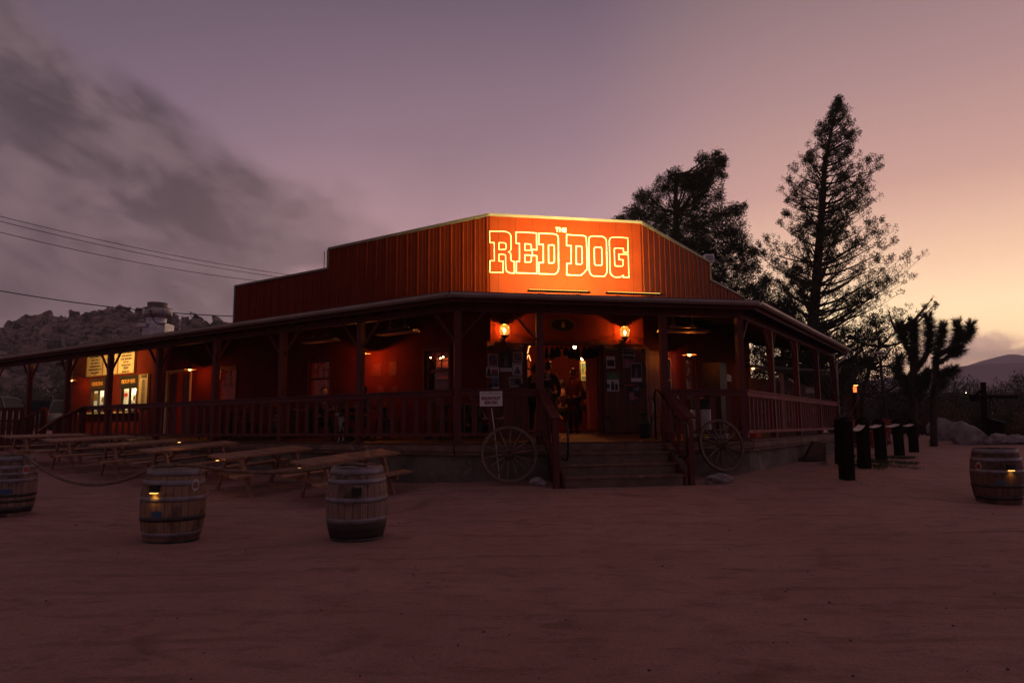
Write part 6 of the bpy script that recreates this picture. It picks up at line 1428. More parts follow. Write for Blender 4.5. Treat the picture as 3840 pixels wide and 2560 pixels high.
# shed behind the right porch
sh=thing('board_shed','weathered plank shed wall seen between the right porch posts','shed',aty(2950,1600,27.)); m=MB(); a=aty(2806,1480,25.6); b=aty(3078,1480,29.); n=34
for i in range(n): q=a.lerp(b,(i+.5)/n); hh=aty(2950,1428,27.5).z+random.uniform(-.06,.06)-(.0 if i<19 else .15); m.box((q.x,q.y,(hh+.4)/2),((b.x-a.x)/n*.94,.04+.02*random.random(),hh-.4))
obj('plank_wall',m,M_oldwood,sh); m=MB(); m.box((a.lerp(b,.42).x,a.lerp(b,.42).y-.1,1.9),(.16,.12,2.9)); obj('pale_post',m,pmat('pale_post_wood',(.42,.27,.2),(.34,.21,.16),5,.7),sh)
m=MB(); m.beam(a+Vector((-.4,-.3,1.0)),b+Vector((.3,-.3,.9)),.9,.08); obj('roof',m,M_dark,sh); m=MB(); q=a.lerp(b,.78); m.box((q.x,q.y-.09,2.75),(.55,.03,.22)); obj('name_plate',m,M_shade,sh)
# far little building and mast
p0=aty(3593,1500,120.); p1=aty(3624,1475,120.); fb=thing('distant_building','tiny dark flat roofed building on the far right horizon with a lit lamp','building',((p0.x+p1.x)/2,120,.8)); m=MB(); m.box(((p0.x+p1.x)/2,122,(p1.z+.6)/2),(p1.x-p0.x,4,p1.z-.6)); x0=aty(3540,1490,120.).x; m.box(((x0+p0.x)/2,123,(aty(3500,1491,120.).z+.6)/2),(p0.x-x0,3,aty(3500,1491,120.).z-.6)); obj('walls',m,pmat('far_wall',(.07,.05,.05),(.05,.04,.04),2,.8),fb)
m=MB(); m.box(((p0.x+p1.x)/2,122,p1.z+.05),(p1.x-p0.x+.3,4.3,.12)); obj('roof',m,M_dark,fb)
for px,py,c,e,l in((3583,1489,(1,.28,.05),14,'tiny orange porch light left of the far building'),(3626,1473,(1,.80,.45),26,'white yard light on a pole right of the far building')):
    p=aty(px,py,118.); y_=thing('yard_light',l,'lamp',p); m=MB(); m.ball((0,0,0),.17,8,6); obj('bulb',m,emat('yard_glow_%d'%px,c,e),y_,world=False); m=MB(); m.tube([(0,.15,-p.z+.6),(0,.15,.3)],.07,6); m.box((-.1,.1,.25),(.5,.3,.1)); obj('pole',m,M_dark,y_,world=False)
p=aty(3653,1500,150.); q=aty(3647,1410,150.); ms=thing('radio_mast','thin distant mast standing on the horizon left of the well frame','mast',(p.x,150,.6)); m=MB(); m.tube([(p.x,150,.5),(q.x,150,q.z)],[.10,.04],5); obj('pole',m,M_dark,ms)

# ================================================================== LEFT SIDE: ramp rails, fence, cars
for i,(a,b_,c_,l) in enumerate((((314,1527),(211,1574),None,'near dark handrail sloping down from the left end of the porch railing'),((170,1529),(71,1578),(-60,1577),'far dark handrail sloping down beyond the left porch steps'))):
    Y0=22.4 if i==0 else 25.2; Y1=Y0-1.2; A_=aty(*a,Y0); B_=aty(*b_,Y1); T=thing('ramp_handrail',l,'handrail',A_,group='handrails of the left steps')
    m=MB(); m.beam(A_,B_,.10,.07); 
    if c_: m.beam(B_,aty(*c_,Y1),.10,.07)
    else: m.beam(B_,B_+(B_-A_)*.6+Vector((0,0,-.12)),.10,.07)
    obj('rail',m,M_redwood,T)
    for f in(0,.55,1.0):
        q=A_.lerp(B_,f); m=MB(); m.beam(q,(q.x,q.y,.5),.12 if f!=.55 else .09,.12 if f!=.55 else .05,(0,1,0)); obj('post',m,M_redwood,T)
    for j in range(5):
        q=A_.lerp(B_,.12+.18*j); m=MB(); m.beam(q,(q.x,q.y,1.2),.09,.02,(0,1,0)); obj('baluster',m,M_redwood,T)
a=aty(-160,1538,23.); b=aty(96,1531,24.); fe=thing('board_fence','dark red board fence at the left frame edge below the parked cars','fence',(a+b)/2); m=MB(); n=int((b-a).length/.16)
for i in range(n): q=a.lerp(b,(i+.5)/n); m.box((q.x,q.y,(q.z+.4)/2),(.15,.03,q.z-.4+random.uniform(-.01,.01)))
obj('boards',m,M_redwood,fe); m=MB(); m.beam(a+Vector((0,-.04,-.0)),b+Vector((0,-.04,0)),.06,.10); m.beam(a+Vector((0,-.04,-1.2)),b+Vector((0,-.04,-1.2)),.05,.09); obj('rail',m,M_redwood,fe)
def car(label,x,y,z,rz,paint,L=4.6,W=1.85,H=1.7,hood=.95):
    T=thing('parked_car',label,'car',M=Matrix.Translation((x,y,z))@Matrix.Rotation(rz,4,'Z'),group='cars parked left of the building')
    sect=[(-L/2,.45,.72,.80),(-L/2+.08,.30,.92,.92),(-L/2+.75,.28,hood+.02,.97),(-L/2+1.15,.28,hood+.08,.98),(-L/2+1.75,.28,hood+.10,.98),(L/2-.7,.28,hood+.10,.98),(L/2-.1,.30,hood+.04,.95),(L/2,.42,hood-.1,.85)]
    m=MB(); nseg=10
    for (yy,z0,z1_,wf_) in sect:
        w=W/2*wf_; ring=[(-w*.92,z0),(-w,z0+.15),(-w,z1_-.16),(-w*.93,z1_-.03),(-w*.6,z1_),(w*.6,z1_),(w*.93,z1_-.03),(w,z1_-.16),(w,z0+.15),(w*.92,z0)]
        m.v+=[Vector((a_,yy,b_)) for a_,b_ in ring]
    for i in range(len(sect)-1):
        for j in range(nseg): m.f.append((i*nseg+j,i*nseg+(j+1)%nseg,(i+1)*nseg+(j+1)%nseg,(i+1)*nseg+j))
    m.f+= [tuple(range(nseg)),tuple((len(sect)-1)*nseg+j for j in range(nseg-1,-1,-1))]
    obj('body',m,paint,T,world=False,smooth=True,sharp=40)
    m=MB(); cab=[(-L/2+1.10,hood+.06,.90),(-L/2+1.95,H-.06,.74),(-L/2+2.3,H,.74),(L/2-.9,H,.74),(L/2-.55,H-.10,.76),(L/2-.12,hood+.06,.88)]
    k=0
    pr=[(c[0],c[1],c[2]*W/2) for c in cab]
    base=[(-L/2+1.10,hood+.04),(L/2-.12,hood+.04)]
    for yy,zz,w in pr: m.v+=[Vector((-w,yy,zz)),Vector((w,yy,zz))]
    n0=len(pr)
    for i in range(n0-1): m.f.append((2*i,2*i+1,2*i+3,2*i+2))
    m.v+=[Vector((-W/2*.93,-L/2+1.1,hood+.04)),Vector((W/2*.93,-L/2+1.1,hood+.04)),Vector((-W/2*.93,L/2-.12,hood+.04)),Vector((W/2*.93,L/2-.12,hood+.04))]
    gl=obj('windows',MB().add(m.v,m.f+[(2*n0,0,2,4,6,8,10,2*n0+2),(2*n0+1,2*n0+3,11,9,7,5,3,1)]),pmat('car_glass',(.012,.013,.018),(.010,.011,.014),2,.4,0,spec=.03),T,world=False)
    m=MB(); m.prism([(-W*.355,-L/2+2.05),(W*.355,-L/2+2.05),(W*.355,L/2-.75),(-W*.355,L/2-.75)],H-.015,H+.03)
    for s_ in(-1,1):
        for i in range(n0-1): m.beam((s_*pr[i][2],pr[i][0],pr[i][1]),(s_*pr[i+1][2],pr[i+1][0],pr[i+1][1]),.06,.05)
        m.beam((s_*W*.46,.1,hood+.05),(s_*W*.375,.1,H-.02),.07,.05)
    obj('roof',m,paint,T,world=False)
    for s_ in(-1,1):
        for yy in(-L/2+.85,L/2-.85):
            m=MB(); Mx=Matrix.Translation((s_*(W/2-.10),yy,.34))@Matrix.Rotation(R(90),4,'Y'); m.lathe([(0,-.10),(.2,-.10),(.33,-.10),(.345,-.06),(.345,.06),(.33,.10),(.2,.10),(0,.10)],n=20,M=Mx); wh=obj('wheel',m,M_dark,T,world=False)
            m=MB(); m.lathe([(0,-.108),(.2,-.106),(.2,.106),(0,.108)],n=16,M=Mx); obj('rim',m,M_galv,wh,world=False)
        m=MB(); m.box((s_*W*.36,-L/2+.06,.78),(.34,.10,.15)); obj('headlight',m,M_galv,T,world=False)
        m=MB(); m.box((s_*W*.42,L/2-.03,.95),(.16,.08,.28)); obj('tail_light',m,pmat('tail_red',(.3,.02,.02),(.25,.02,.02),3,.3),T,world=False)
Pw=pmat('car_silver',(.10,.085,.092),(.09,.078,.085),2,.4,0,spec=.2); Pr=pmat('car_maroon',(.10,.03,.035),(.09,.028,.03),2,.3,.3,spec=.6); Pb=pmat('car_slate',(.12,.13,.20),(.11,.12,.18),2,.3,.3,spec=.6)
cz=lambda px,top,Y,H: aty(px,top,Y).z-H
car('large grey car at the left frame edge, windscreen facing the viewer',aty(-175,1500,29.).x,30.5,cz(20,1474,28.,1.75),R(14),pmat('car_grey',(.085,.07,.078),(.08,.066,.072),2,.4,0,spec=.2),4.9,1.95,1.75,1.05)
car('pale grey suv with dark rear window parked behind the fence',aty(165,1500,40.).x,41.,cz(165,1498,39.,1.72),R(185),Pw,4.4,1.82,1.72)
car('slate blue car mostly hidden by a porch post',aty(228,1500,44.).x,45.,cz(228,1498,43.,1.6),R(175),Pb,4.3,1.8,1.6)
car('dark car parked furthest right, against the menu wall',aty(262,1500,42.).x,43.,cz(262,1500,41.,1.6),R(182),Pr,4.3,1.8,1.6)
car('slate car between the large grey car and the suv',aty(108,1500,44.).x,45.,cz(108,1500,43.,1.6),R(170),Pb,4.3,1.8,1.6)

# ================================================================== ROOF EQUIPMENT AND WIRES
Yf=25.5; s6=.1275; q=lambda x,y: aty(500+x*s6,1100+y*s6,Yf)
c=q(745,1250); ex=thing('exhaust_fan','upblast exhaust fan with bowl shaped steel housing on the left roof','vent fan',(c.x,Yf,4.7)); zc=lambda y: q(745,y).z
m=MB(); m.box((c.x-.02,Yf,(zc(905)+4.6)/2),(.80,.7,zc(905)-4.6)); m.box((q(430,960).x,Yf-.2,(zc(1000)+zc(940))/2),(.34,.5,.14)); obj('curb_box',m,M_galv,ex)
xm=(q(455,0).x+q(1000,0).x)/2
m=MB(); m.lathe([(.34,zc(910)-.0),(.34,zc(880)),(.335,zc(870)),(.335,zc(800)),(.345,zc(790)),(.345,zc(740))],(xm,Yf,0),n=32); obj('neck',m,M_galv,ex,smooth=True,sharp=30)
m=MB(); m.lathe([(.30,zc(745)),(.40,zc(735)),(.47,zc(690)),(.495,zc(640)),(.50,zc(470)),(.515,zc(455)),(.50,zc(452)),(.33,zc(450))],(xm+.02,Yf,0),n=40); obj('bowl',m,M_galv,ex,smooth=True,sharp=35)
m=MB(); m.lathe([(.335,zc(455)),(.335,zc(300)),(.345,zc(290)),(0,zc(285))],(xm+.0,Yf,0),n=32); obj('drum',m,pmat('stained_steel',(.20,.165,.15),(.12,.10,.09),6,.5,.5),ex,smooth=True,sharp=35)
m=MB(); m.tube([q(700,580)+Vector((0,-.5,0)),q(735,700)+Vector((0,-.5,0)),q(790,850)+Vector((0,-.45,0)),q(900,960)+Vector((0,-.45,0)),q(1050,930)+Vector((0,-.4,0)),q(1180,910)+Vector((0,-.3,0)),q(1300,960)+Vector((0,-.2,0))],.016,6); obj('cable',m,M_dark,ex)
m=MB(); m.box(q(590,490)+Vector((0,-.52,0)),(.06,.03,.06)); m.box(q(710,500)+Vector((0,-.52,0)),(.05,.03,.02)); m.box(q(715,575)+Vector((0,-.52,0)),(.08,.04,.03)); obj('fitting',m,M_dark,ex)
rv=thing('roof_vent_pipe','thin roof pipe with cone base just right of the exhaust fan','vent pipe',(q(1355,1080).x,Yf,4.7)); cc=q(1355,1080); m=MB(); m.lathe([(.09,4.6),(.02,cc.z+.06),(.016,cc.z+.1),(.016,zc(850)),(.045,zc(845)),(.045,zc(790)),(0,zc(788))],(cc.x,Yf,0),n=12); obj('pipe',m,M_galv,rv); m=MB(); m.tube([(cc.x+.04,Yf,zc(830)),(cc.x+.12,Yf,zc(860)),(cc.x+.12,Yf,zc(960)),(cc.x+.02,Yf,zc(1010))],.012,5); obj('cable',m,M_dark,rv)
bx=thing('parapet_light_box','pale grey box mounted behind the right slope of the parapet','electrical box',WR.p(5.7,.4,6.6)); a=aty(2640,955,23.2); b=aty(2676,985,23.2); m=MB(); m.box(((a.x+b.x)/2,23.2,(a.z+b.z)/2),(b.x-a.x,.2,a.z-b.z)); obj('box',m,M_galv,bx); m=MB(); m.box(((a.x+b.x)/2,23.09,(a.z+b.z)/2),((b.x-a.x)*.7,.02,(a.z-b.z)*.6)); m.beam(((a.x+b.x)/2,23.2,b.z),((a.x+b.x)/2,23.2,b.z-1.3),.05,.05); obj('bracket',m,M_shade,bx)
def wire(label,p0,p1,sag,r=.016):
    a=aty(*p0); b=aty(*p1); m=MB(); m.tube([a.lerp(b,i/40)+Vector((0,0,-sag*4*(i/40)*(1-i/40))) for i in range(41)],r,5); o=obj('power_line',m,M_dark,smooth=True); props(o,label,'power line','power lines crossing the sky on the left')
wire('topmost of three overhead wires running behind the left parapet',(-40,801,34.),(1240,1050,48.),.35); wire('middle of three overhead wires running behind the left parapet',(-40,820,34.),(1200,1058,48.),.35); wire('lowest of three overhead wires running behind the left parapet',(-40,861,34.),(1140,1070,48.),.4); wire('single low wire passing behind the exhaust fan',(-40,1083,30.),(960,1188,34.),.25,.022)
m=MB(); pts=[aty(712,1168,31.5),aty(728,1182,31.5),aty(755,1195,31.5),aty(782,1213,31.5)]; m.tube(pts,.02,5); m.tube([aty(712,1172,31.5),aty(718,1190,31.5),aty(735,1192,31.5),aty(742,1180,31.5),aty(722,1171,31.5)],.014,5); o=obj('service_drop',m,M_dark); props(o,'looped cable drop from the low wire down to the roof','cable')

# ================================================================== PEOPLE, DOGS, PORCH FURNITURE
def skinmesh(chains,sub=1):
    bm=bmesh.new(); idx={}; rad={}
    def vid(p):
        k_=(round(p[0],4),round(p[1],4),round(p[2],4))
        if k_ not in idx: idx[k_]=bm.verts.new(k_); rad[k_]=p[3]
        return idx[k_]
    for ch in chains:
        pv=None
        for p in ch:
            v=vid(p)
            if pv is not None and pv!=v and not bm.edges.get((pv,v)): bm.edges.new((pv,v))
            pv=v
    me=bpy.data.meshes.new('sk'); bm.to_mesh(me); bm.free()
    o=bpy.data.objects.new('sk',me); COL.objects.link(o); o.modifiers.new('s','SKIN')
    ks=list(rad.keys())
    for i,v in enumerate(me.vertices):
        k_=min(ks,key=lambda q:(q[0]-v.co.x)**2+(q[1]-v.co.y)**2+(q[2]-v.co.z)**2); r=rad[k_]
        me.skin_vertices[0].data[i].radius=(r,r) if not isinstance(r,tuple) else r
        me.skin_vertices[0].data[i].use_root=(i==0)
    sm=o.modifiers.new('b','SUBSURF'); sm.levels=sub; sm.render_levels=sub
    dg=bpy.context.evaluated_depsgraph_get(); dg.update(); m2=bpy.data.meshes.new_from_object(o.evaluated_get(dg)); mb=MB(); mb.add([v.co.copy() for v in m2.vertices],[tuple(p.vertices) for p in m2.polygons])
    bpy.data.objects.remove(o); bpy.data.meshes.remove(m2); bpy.data.meshes.remove(me); return mb
def P4(p,r): return (p[0],p[1],p[2],r)
def hand(mb,w,d,side):
    """palm and five fingers from wrist w pointing along d"""
    d=Vector(d).normalized(); sd=d.cross(Vector((0,1,0.01))).normalized(); up=sd.cross(d); w=Vector(w)
    m=MB(); M=Matrix(((sd.x,d.x,up.x),(sd.y,d.y,up.y),(sd.z,d.z,up.z))).to_4x4()
    mb.ball(w+d*.045,.05,8,6,(1,1,1),None) if False else None
    mb.tube([w,w+d*.04,w+d*.09],[.024,.036,.034],8)
    for i in range(4):
        b=w+d*.085+sd*(i-1.5)*.019; L=(.062,.074,.070,.055)[i]; mb.tube([b,b+d*L*.5+up*.004,b+d*L*.85-up*.014],[.0095,.0085,.007],6)
    b=w+d*.03+sd*(-.034)*side; mb.tube([b,b+d*.03-sd*.02*side,b+d*.06-sd*.022*side],[.011,.010,.008],6)
def person(label,M,cloth,H=1.75,pose='stand',turn=0,arms=((.0,-.05),(.0,-.05)),coat=0,hair='short',jc=None,tc_=None,lean=0,hood=False):
    """facing -y; origin at the feet (or at the floor under the seat)"""
    k_=H/1.75; T=thing('person',label,'person',M=M); 
    hipz=.92*k_ if pose=='stand' else .47; S=lambda x,y,z:Vector((x,y,z))
    sh=hipz+.50*k_; nk=sh+.06*k_; hd=nk+.17*k_
    ly=-lean
    hip=S(0,0,hipz); chest=S(0,ly*.6,hipz+.30*k_); neck=S(0,ly,nk)
    body=[]; legs=[]; feet=[]
    spine=[P4(hip,.13*k_),P4(S(0,ly*.25,hipz+.15*k_),.125*k_),P4(chest,.145*k_),P4(S(0,ly*.95,sh-.03),.10*k_),P4(neck,.052*k_),P4(S(0,ly-.01,nk+.06*k_),.055*k_)]
    armc=[]
    for s_,(fx,fy) in zip((-1,1),arms):
        shd=S(s_*.18*k_,ly*.9,sh-.03); elb=shd+S(s_*(.06+fx*.3),fy*1.2,-.27*k_); wr=elb+S(s_*(-.02-fx*.2),fy*2.0-.06,-.23*k_ if abs(fy)<.12 else .02)
        armc.append((s_,shd,elb,wr))
    ach=[[spine[3],P4(a[1],.062*k_),P4(a[2],.043*k_),P4(a[3],.028*k_)] for a in armc]
    for s_ in(-1,1):
        h=S(s_*.09*k_,0,hipz-.05)
        if pose=='stand': kn=S(s_*.10*k_,-.02,.49*k_); an=S(s_*.10*k_,.03,.09)
        else: kn=S(s_*.12*k_,-.44,.50); an=S(s_*.12*k_,-.40,.09)
        legs.append([P4(hip,.13*k_),P4(h,.098*k_),P4(h.lerp(kn,.5),.082*k_),P4(kn,.060*k_),P4(kn.lerp(an,.35),.055*k_),P4(an,.040*k_)]); feet.append(an)
    b=skinmesh([spine]+ach+legs)
    # head, joined to the neck in the same mesh
    hc=S(0,ly-.015,hd); Mh=Matrix.Translation(hc)@Matrix.Rotation(turn,4,'Z')
    hm=MB(); hm.ball((0,0,0),1,18,14,(.077*k_,.095*k_,.118*k_))
    for v in hm.v:
        if v.z<-.03*k_ and v.y<0: v.x*=.86
        if v.z<-.02 and v.y>0: v.y*=.8
        if -.02<v.z/k_<.03 and v.y<-.06*k_ and .012<abs(v.x)/k_<.05: v.y+=.007      # eye sockets
    hm.prism([(-.014,-.088*k_),(0,-.118*k_),(.014,-.088*k_)],-.030*k_,.010*k_)
    hm.tube([(-.024,-.086*k_,-.055*k_),(0,-.093*k_,-.057*k_),(.024,-.086*k_,-.055*k_)],.006,5)
    for s_ in(-1,1): hm.ball((s_*.078*k_,.005,-.005),.03,7,5,(.35,.7,1)); hm.ball((s_*.029*k_,-.083*k_,.010),.011,6,5)
    b.add([Mh@v for v in hm.v],hm.f)
    for (s_,a0,e0,w0) in armc: hand(b,w0,(w0-e0),s_)
    obj('body',b,M_skin,T,world=False,smooth=True)
    jr=1.18
    sp=[P4(S(0,0 if pose=='stand' else .02,hipz-(.10 if pose=='stand' else .02)-coat*.3),(.150+.045*coat)*k_)]+[P4(hip,.152*k_),P4(S(0,ly*.25,hipz+.15*k_),.150*k_),P4(chest,.172*k_),P4(S(0,ly*.95,sh-.01),.125*k_),P4(S(0,ly,nk+.045),.066*k_)]
    ja=[[sp[-2],P4(a[1],.082*k_),P4(a[2],.060*k_),P4(a[2].lerp(a[3],.9),.044*k_)] for a in armc]
    jk=skinmesh([sp]+ja); 
    if hood: jk.ball((0,ly+.06,nk+.03),.11*k_,10,7,(1,.8,.7))
    for v in jk.v: v.y*=1.0 if abs(v.x)>.2 else .86
    obj('jacket',jk,cloth,T,world=False,smooth=True)
    tr=skinmesh([[P4(p[:3],p[3]*1.10+.008) for p in l_[:]] for l_ in legs]); obj('trousers',tr,tc_ or M_black,T,world=False,smooth=True)
    for s_,an in zip((-1,1),feet):
        m=MB(); m.ball((an.x,an.y-.055,.045),.06,10,7,(.78,2.05,.75)); obj('shoe',m,M_dark,T,world=False,smooth=True)
    hh=MB(); hh.ball((0,.012,.016),1,18,12,(.088*k_,.106*k_,.122*k_))
    keep=[f for f in hh.f if not any((hh.v[i].y<-.035*k_ and hh.v[i].z<.055*k_) or hh.v[i].z<(-.075 if hair=='short' else -.11)*k_ for i in f)]
    hh.f=keep; 
    hh.v=[Mh@(v*(1+.06*noise.noise(v*40))) for v in hh.v]; obj('hair',hh,jc or M_hair,T,world=False,smooth=True)
    return T
def place(px,py_top,Y,H,floor=None):
    """feet position so that the head top lies on the pixel row"""
    p=aty(px,py_top,Y); return p
fl_=FLOORZ
def standM(px,Y,rz,z=None):
    p=aty(px,1500,Y); return Matrix.Translation((p.x,Y,fl_ if z is None else z))@Matrix.Rotation(rz,4,'Z')
J_dark=pmat('dark_jacket',(.030,.020,.020),(.020,.014,.015),6,.85); J_red=pmat('maroon_coat',(.085,.020,.016),(.06,.014,.012),6,.85); J_navy=pmat('navy_jacket',(.035,.05,.10),(.025,.035,.075),6,.85); J_tan=pmat('tan_shirt',(.07,.025,.018),(.05,.018,.014),6,.85)
jeans=pmat('blue_jeans',(.05,.08,.14),(.035,.055,.10),10,.85)
person('tall person in a dark jacket seen from behind, standing in the doorway',standM(2056,17.9,R(168)),J_dark,1.80,turn=R(15),arms=((.1,-.05),(.0,-.14)),hair='short')
person('broad person in dark clothes standing half behind the porch post in the doorway',standM(2006,18.1,R(150)),J_dark,1.74,arms=((.15,-.1),(.1,-.16)))
person('person in a long maroon hooded coat with loose hair standing inside the doorway',standM(2150,19.0,R(140)),J_red,1.72,coat=1,hair='long',hood=True,lean=.03)
p=aty(2108,1420,20.6); person('seated person with short dark hair at the bar, between two standing figures',Matrix.Translation((p.x,20.6,fl_+.22))@Matrix.Rotation(R(180),4,'Z'),J_tan,1.72,pose='sit',arms=((0,-.2),(0,-.2)))
p=aty(2212,1420,19.8); person('dark person at the bar partly hidden by the curtain',Matrix.Translation((p.x,19.8,fl_+.24))@Matrix.Rotation(R(200),4,'Z'),J_dark,1.72,pose='sit',arms=((0,-.2),(0,-.2)))
def deckM(px,Y,rz,dz=0):
    p=aty(px,1500,Y); d=(Vector((p.x,p.y))-A2).dot(nL); return Matrix.Translation((p.x,Y,deckz(d)+dz))@Matrix.Rotation(rz,4,'Z')
person('seated person behind the railing with face lit red, dark clothes',deckM(1214,19.0,R(62)),J_dark,1.76,pose='sit',turn=R(-20),arms=((0,-.2),(0,-.2)))
person('seated person in a navy jacket and blue jeans behind the second porch post',deckM(1362,18.0,R(-70)),J_navy,1.72,pose='sit',arms=((0,-.2),(0,-.2)),tc_=jeans)
person('seated person in black leaning on a porch table left of the breakfast sign',deckM(1775,16.4,R(40),-.28),J_dark,1.66,pose='sit',arms=((0,-.2),(0,-.2)))
# glowing cigarette-like point beside that person
p=aty(1796,1516,16.1); cd=thing('candle_jar','tiny orange candle glowing behind the railing just left of the breakfast sign','candle',p); m=MB(); m.lathe([(0,-.05),(.025,-.05),(.027,.02),(.024,.02),(.022,-.03),(0,-.03)],n=10); obj('jar',m,M_glass,cd,world=False); m=MB(); m.ball((0,0,-.005),.012,6,5,(1,1,1.6)); obj('flame',m,emat('flame',(1,.35,.06),20),cd,world=False)
def dog(label,M,cb,cw,sc=1.0):
    """sitting dog, facing -y"""
    T=thing('dog',label,'dog',M=M); s_=sc
    ch=[[(0,.22*s_,.16*s_,.12*s_),(0,.14*s_,.26*s_,.13*s_),(0,.02*s_,.40*s_,.115*s_),(0,-.05*s_,.50*s_,.085*s_),(0,-.08*s_,.60*s_,.065*s_),(0,-.10*s_,.66*s_,.072*s_),(0,-.17*s_,.655*s_,.045*s_),(0,-.24*s_,.64*s_,.030*s_)]]
    for x in(-1,1):
        ch.append([(0,.02*s_,.40*s_,.115*s_),(x*.075*s_,-.03*s_,.36*s_,.055*s_),(x*.075*s_,-.01*s_,.22*s_,.034*s_),(x*.07*s_,-.05*s_,.10*s_,.024*s_),(x*.07*s_,-.06*s_,.03*s_,.028*s_),(x*.07*s_,-.10*s_,.02*s_,.022*s_)])
        ch.append([(0,.22*s_,.16*s_,.12*s_),(x*.11*s_,.16*s_,.17*s_,.085*s_),(x*.13*s_,.02*s_,.13*s_,.05*s_),(x*.13*s_,.12*s_,.04*s_,.028*s_),(x*.13*s_,.02*s_,.02*s_,.024*s_)])
    ch.append([(0,.22*s_,.16*s_,.12*s_),(0,.34*s_,.06*s_,.03*s_),(.08*s_,.46*s_,.03*s_,.018*s_)])
    b=skinmesh(ch)
    for x in(-1,1): b.add([Vector((x*.03,-.07,.70))*s_,Vector((x*.07,-.06,.68))*s_,Vector((x*.075,-.07,.76))*s_,Vector((x*.04,-.04,.69))*s_],[(0,1,2),(1,3,2),(0,2,3),(0,3,1)])
    b.ball((0,-.26*s_,.65*s_),.014*s_,6,5)
    me_f=[]
    for f in b.f:
        c=sum((b.v[i] for i in f),Vector())/len(f)
        white=(c.y<-.02*s_ and .24*s_<c.z<.60*s_ and abs(c.x)<.075*s_) or (c.z<.20*s_ and c.y<.0) or (c.y<-.16*s_ and c.z>.6*s_)
        me_f.append(1 if white else 0)
    obj('body',b,None,T,world=False,smooth=True,mats=[cb,cw],fmat=me_f)
fw=pmat('white_fur',(.24,.20,.18),(.19,.16,.14),30,.9); fb_=pmat('black_fur',(.03,.025,.025),(.02,.018,.018),30,.9); fr_=pmat('brown_fur',(.14,.06,.04),(.10,.045,.03),30,.9)
dog('black dog with white chest sitting behind the railing by the second post',deckM(1289,15.9,R(-35)),fb_,fw,.92)
dog('brown dog with white legs sitting behind the railing by the third post',deckM(1036,18.3,R(20)),fr_,fw,.92)
# tables and stools on the left porch
def porch_table(label,t,d,first=[None]):
    T=thing('porch_table',label,'table',M=FL.mat(t,d,deckz(d)),group='dark tables on the left porch'); m=MB(); m.box((0,0,.74),(1.1,.7,.04)); obj('table_top',m,M_wood,T,world=False)
    for x in(-.48,.48):
        for y in(-.28,.28): m=MB(); m.box((x,y,.36),(.06,.06,.72)); obj('leg',m,M_dark,T,world=False)
def stool(label,t,d,rz=0,fr=FL):
    T=thing('porch_chair',label,'chair',M=fr.mat(t,d,deckz(d))@Matrix.Rotation(rz,4,'Z'),group='slatted chairs on the porch'); m=MB(); m.box((0,0,.45),(.42,.42,.035)); obj('seat',m,M_wood,T,world=False)
    for x in(-.18,.18):
        for y in(-.18,.18): m=MB(); m.beam((x,y,.44),(x*1.2,y*1.2,0),.035,.035); obj('leg',m,M_dark,T,world=False)
    m=MB(); [m.beam((x,.19,.46),(x,.25,.92),.035,.02) for x in(-.17,0,.17)]; m.beam((-.2,.25,.88),(.2,.25,.88),.02,.08); obj('backrest',m,M_wood,T,world=False)
for i,(t,d,l) in enumerate(((4.0,1.3,'dark porch table in front of the lamp lit red wall'),(6.7,1.3,'dark porch table beside the dark paned window'),(9.4,1.3,'dark porch table between the third and fourth posts'),(1.2,1.4,'dark porch table nearest the front corner'))):
    porch_table(l,t,d)
    for j,(dt,dd,rz,w) in enumerate(((-.85,.0,90,'right'),(.85,.05,-90,'left'),(-.1,-.62,180,'railing'))):
        if (i,j) in((0,1),(1,0),(3,0)): continue
        stool('porch chair, '+w+' side of the '+l.replace('dark porch table ','table ').replace('in front of the','by the').replace('between the third and fourth posts','past the third post'),t+dt,d+dd,R(rz+random.uniform(-12,12)))
# clutter at the right end of the front
bn=thing('galvanised_bin','ribbed galvanised bin with dark lid behind the short right railing','bin',FF.p(5.55,.62,DZ)); m=MB(); m.lathe([(.20,0),(.24,.02),(.25,.62),(.26,.63)],FF.p(5.55,.62,deckz(.62)),n=40,mod=lambda j,z_:1+.02*(j%2)); obj('body',m,M_galv,bn); m=MB(); m.lathe([(.265,.63),(.27,.66),(.25,.70),(.25,.86),(.0,.88)],FF.p(5.55,.62,deckz(.62)),n=24); obj('lid',m,M_dark,bn)
cr_=thing('ribbed_tub','low ribbed galvanised tub on the deck at the right corner post','tub',FF.p(5.75,.25,DZ)); m=MB(); c=FF.p(5.65,.22,deckz(.2)); m.lathe([(.26,0),(.27,.03),(.262,.05),(.278,.08),(.268,.10),(.284,.13),(.275,.15),(.29,.20),(.28,.20),(.25,.04),(0,.04)],c,n=30); obj('body',m,M_galv,cr_)
c=FR.p(.85,.28,deckz(.28)); tb=thing('galvanised_tub','small silver ribbed tub under the right side railing','tub',c); m=MB(); m.lathe([(.15,0),(.16,.03),(.155,.06),(.17,.09),(.165,.12),(.18,.16),(.17,.16),(.14,.03),(0,.03)],c,n=24); obj('body',m,M_galv,tb)
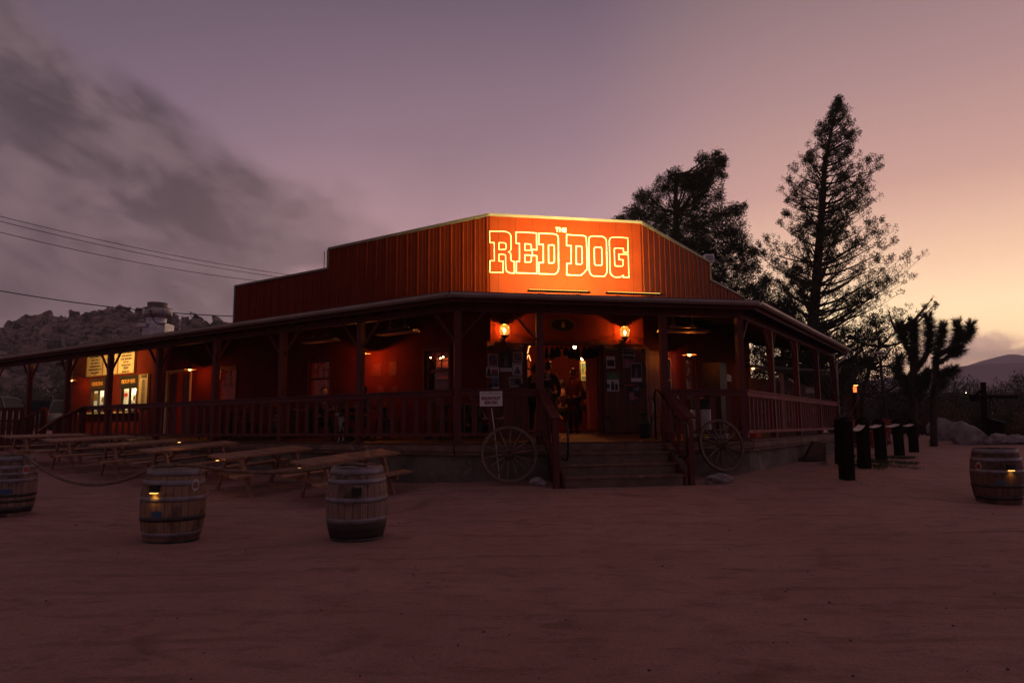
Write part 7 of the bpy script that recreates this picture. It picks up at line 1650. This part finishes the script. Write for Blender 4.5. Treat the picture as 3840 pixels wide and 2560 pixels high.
c=FR.p(1.55,.25,deckz(.25)); rc=thing('red_crate','small bright red plastic crate under the right side railing','crate',c); Mx=FR.mat(1.55,.25,deckz(.25)); m=MB(); m.add([Mx@Vector(v) for v in((-.22,-.15,0),(.22,-.15,0),(.22,.15,0),(-.22,.15,0),(-.25,-.18,.15),(.25,-.18,.15),(.25,.18,.15),(-.25,.18,.15),(-.23,-.16,.15),(.23,-.16,.15),(.23,.16,.15),(-.23,.16,.15),(-.2,-.13,.02),(.2,-.13,.02),(.2,.13,.02),(-.2,.13,.02))],[(0,3,2,1),(0,1,5,4),(1,2,6,5),(2,3,7,6),(3,0,4,7),(4,5,9,8),(5,6,10,9),(6,7,11,10),(7,4,8,11),(8,9,13,12),(9,10,14,13),(10,11,15,14),(11,8,12,15),(12,13,14,15)]); obj('body',m,pmat('red_plastic',(.55,.06,.06),(.5,.05,.05),3,.4),rc)
q=rect(WR,2714,1403,2741,1431,-.08); mt_=thing('meter_box','pale grey meter box with dark dial on the right wall','meter box',WR.p((q[0]+q[1])/2,-.08,q[2])); m=MB(); fbox(m,WR,q[0],q[1],-.10,-.001,q[2],q[3]); obj('box',m,M_white,mt_); m=MB(); zz=(q[2]+q[3])/2+.05; fbox(m,WR,(q[0]*.65+q[1]*.35),(q[0]*.35+q[1]*.65),-.108,-.101,zz-.06,zz+.08); obj('dial',m,M_dark,mt_)
c0=FR.p(4.6,2.0,deckz(2)); cb=thing('black_cabinet','tall black cabinet standing on the right porch near the wall','cabinet',c0); Mx=FR.mat(4.6,2.05,deckz(2)); m=MB(); m.box((0,0,1.0),(.62,.5,1.98)); m.v=[Mx@v for v in m.v]; obj('cabinet_body',m,M_dark,cb); m=MB(); m.tube([Mx@Vector((.25*math.cos(a),0,1.99+.22*math.sin(a))) for a in [math.pi*i/10 for i in range(11)]],.014,5); obj('loop_handle',m,M_dark,cb)
stool('porch chair behind the short right railing',5.0,1.5,R(30),FF)
mop=thing('mop','thin mop handle leaning behind the short right railing','mop',FF.p(5.1,.5,DZ)); m=MB(); m.tube([FF.p(5.25,.45,DZ+.05),FF.p(4.98,.6,DZ+.95)],.012,6); m.ball(FF.p(5.26,.45,DZ+.08),.06,8,5); obj('handle',m,M_white,mop)
pt=thing('planter_vase','dark slim planter at the top of the steps beside the right handrail','planter',FF.p(4.36,.45,DZ)); m=MB(); m.lathe([(.10,0),(.13,.05),(.15,.3),(.10,.42),(.08,.5),(.10,.53)],FF.p(4.30,.9,deckz(.9)),n=18); obj('pot',m,M_dark,pt)
bd=thing('bundle','pale rag bundle hung on the inside of the right stair handrail','bundle',FF.p(4.42,.1,1.7)); m=MB(); m.ball(FF.p(4.40,.12,1.62),.05,8,9,(1,1,3.4),nz=.4); obj('cloth',m,M_rope,bd)

# ================================================================== HAZE
hm=bpy.data.materials.new('haze_air'); hm.use_nodes=True; nt=hm.node_tree; nt.nodes.clear()
pv=nt.nodes.new('ShaderNodeVolumePrincipled'); pv.inputs['Density'].default_value=HAZE; pv.inputs['Color'].default_value=(.92,.80,.86,1); pv.inputs['Anisotropy'].default_value=.0
oo=nt.nodes.new('ShaderNodeOutputMaterial'); nt.links.new(pv.outputs[0],oo.inputs['Volume'])
mb=MB(); mb.box((0,75,94),(4200,4150,192)); hz=obj('haze',mb,hm); props(hz,kind='stuff')
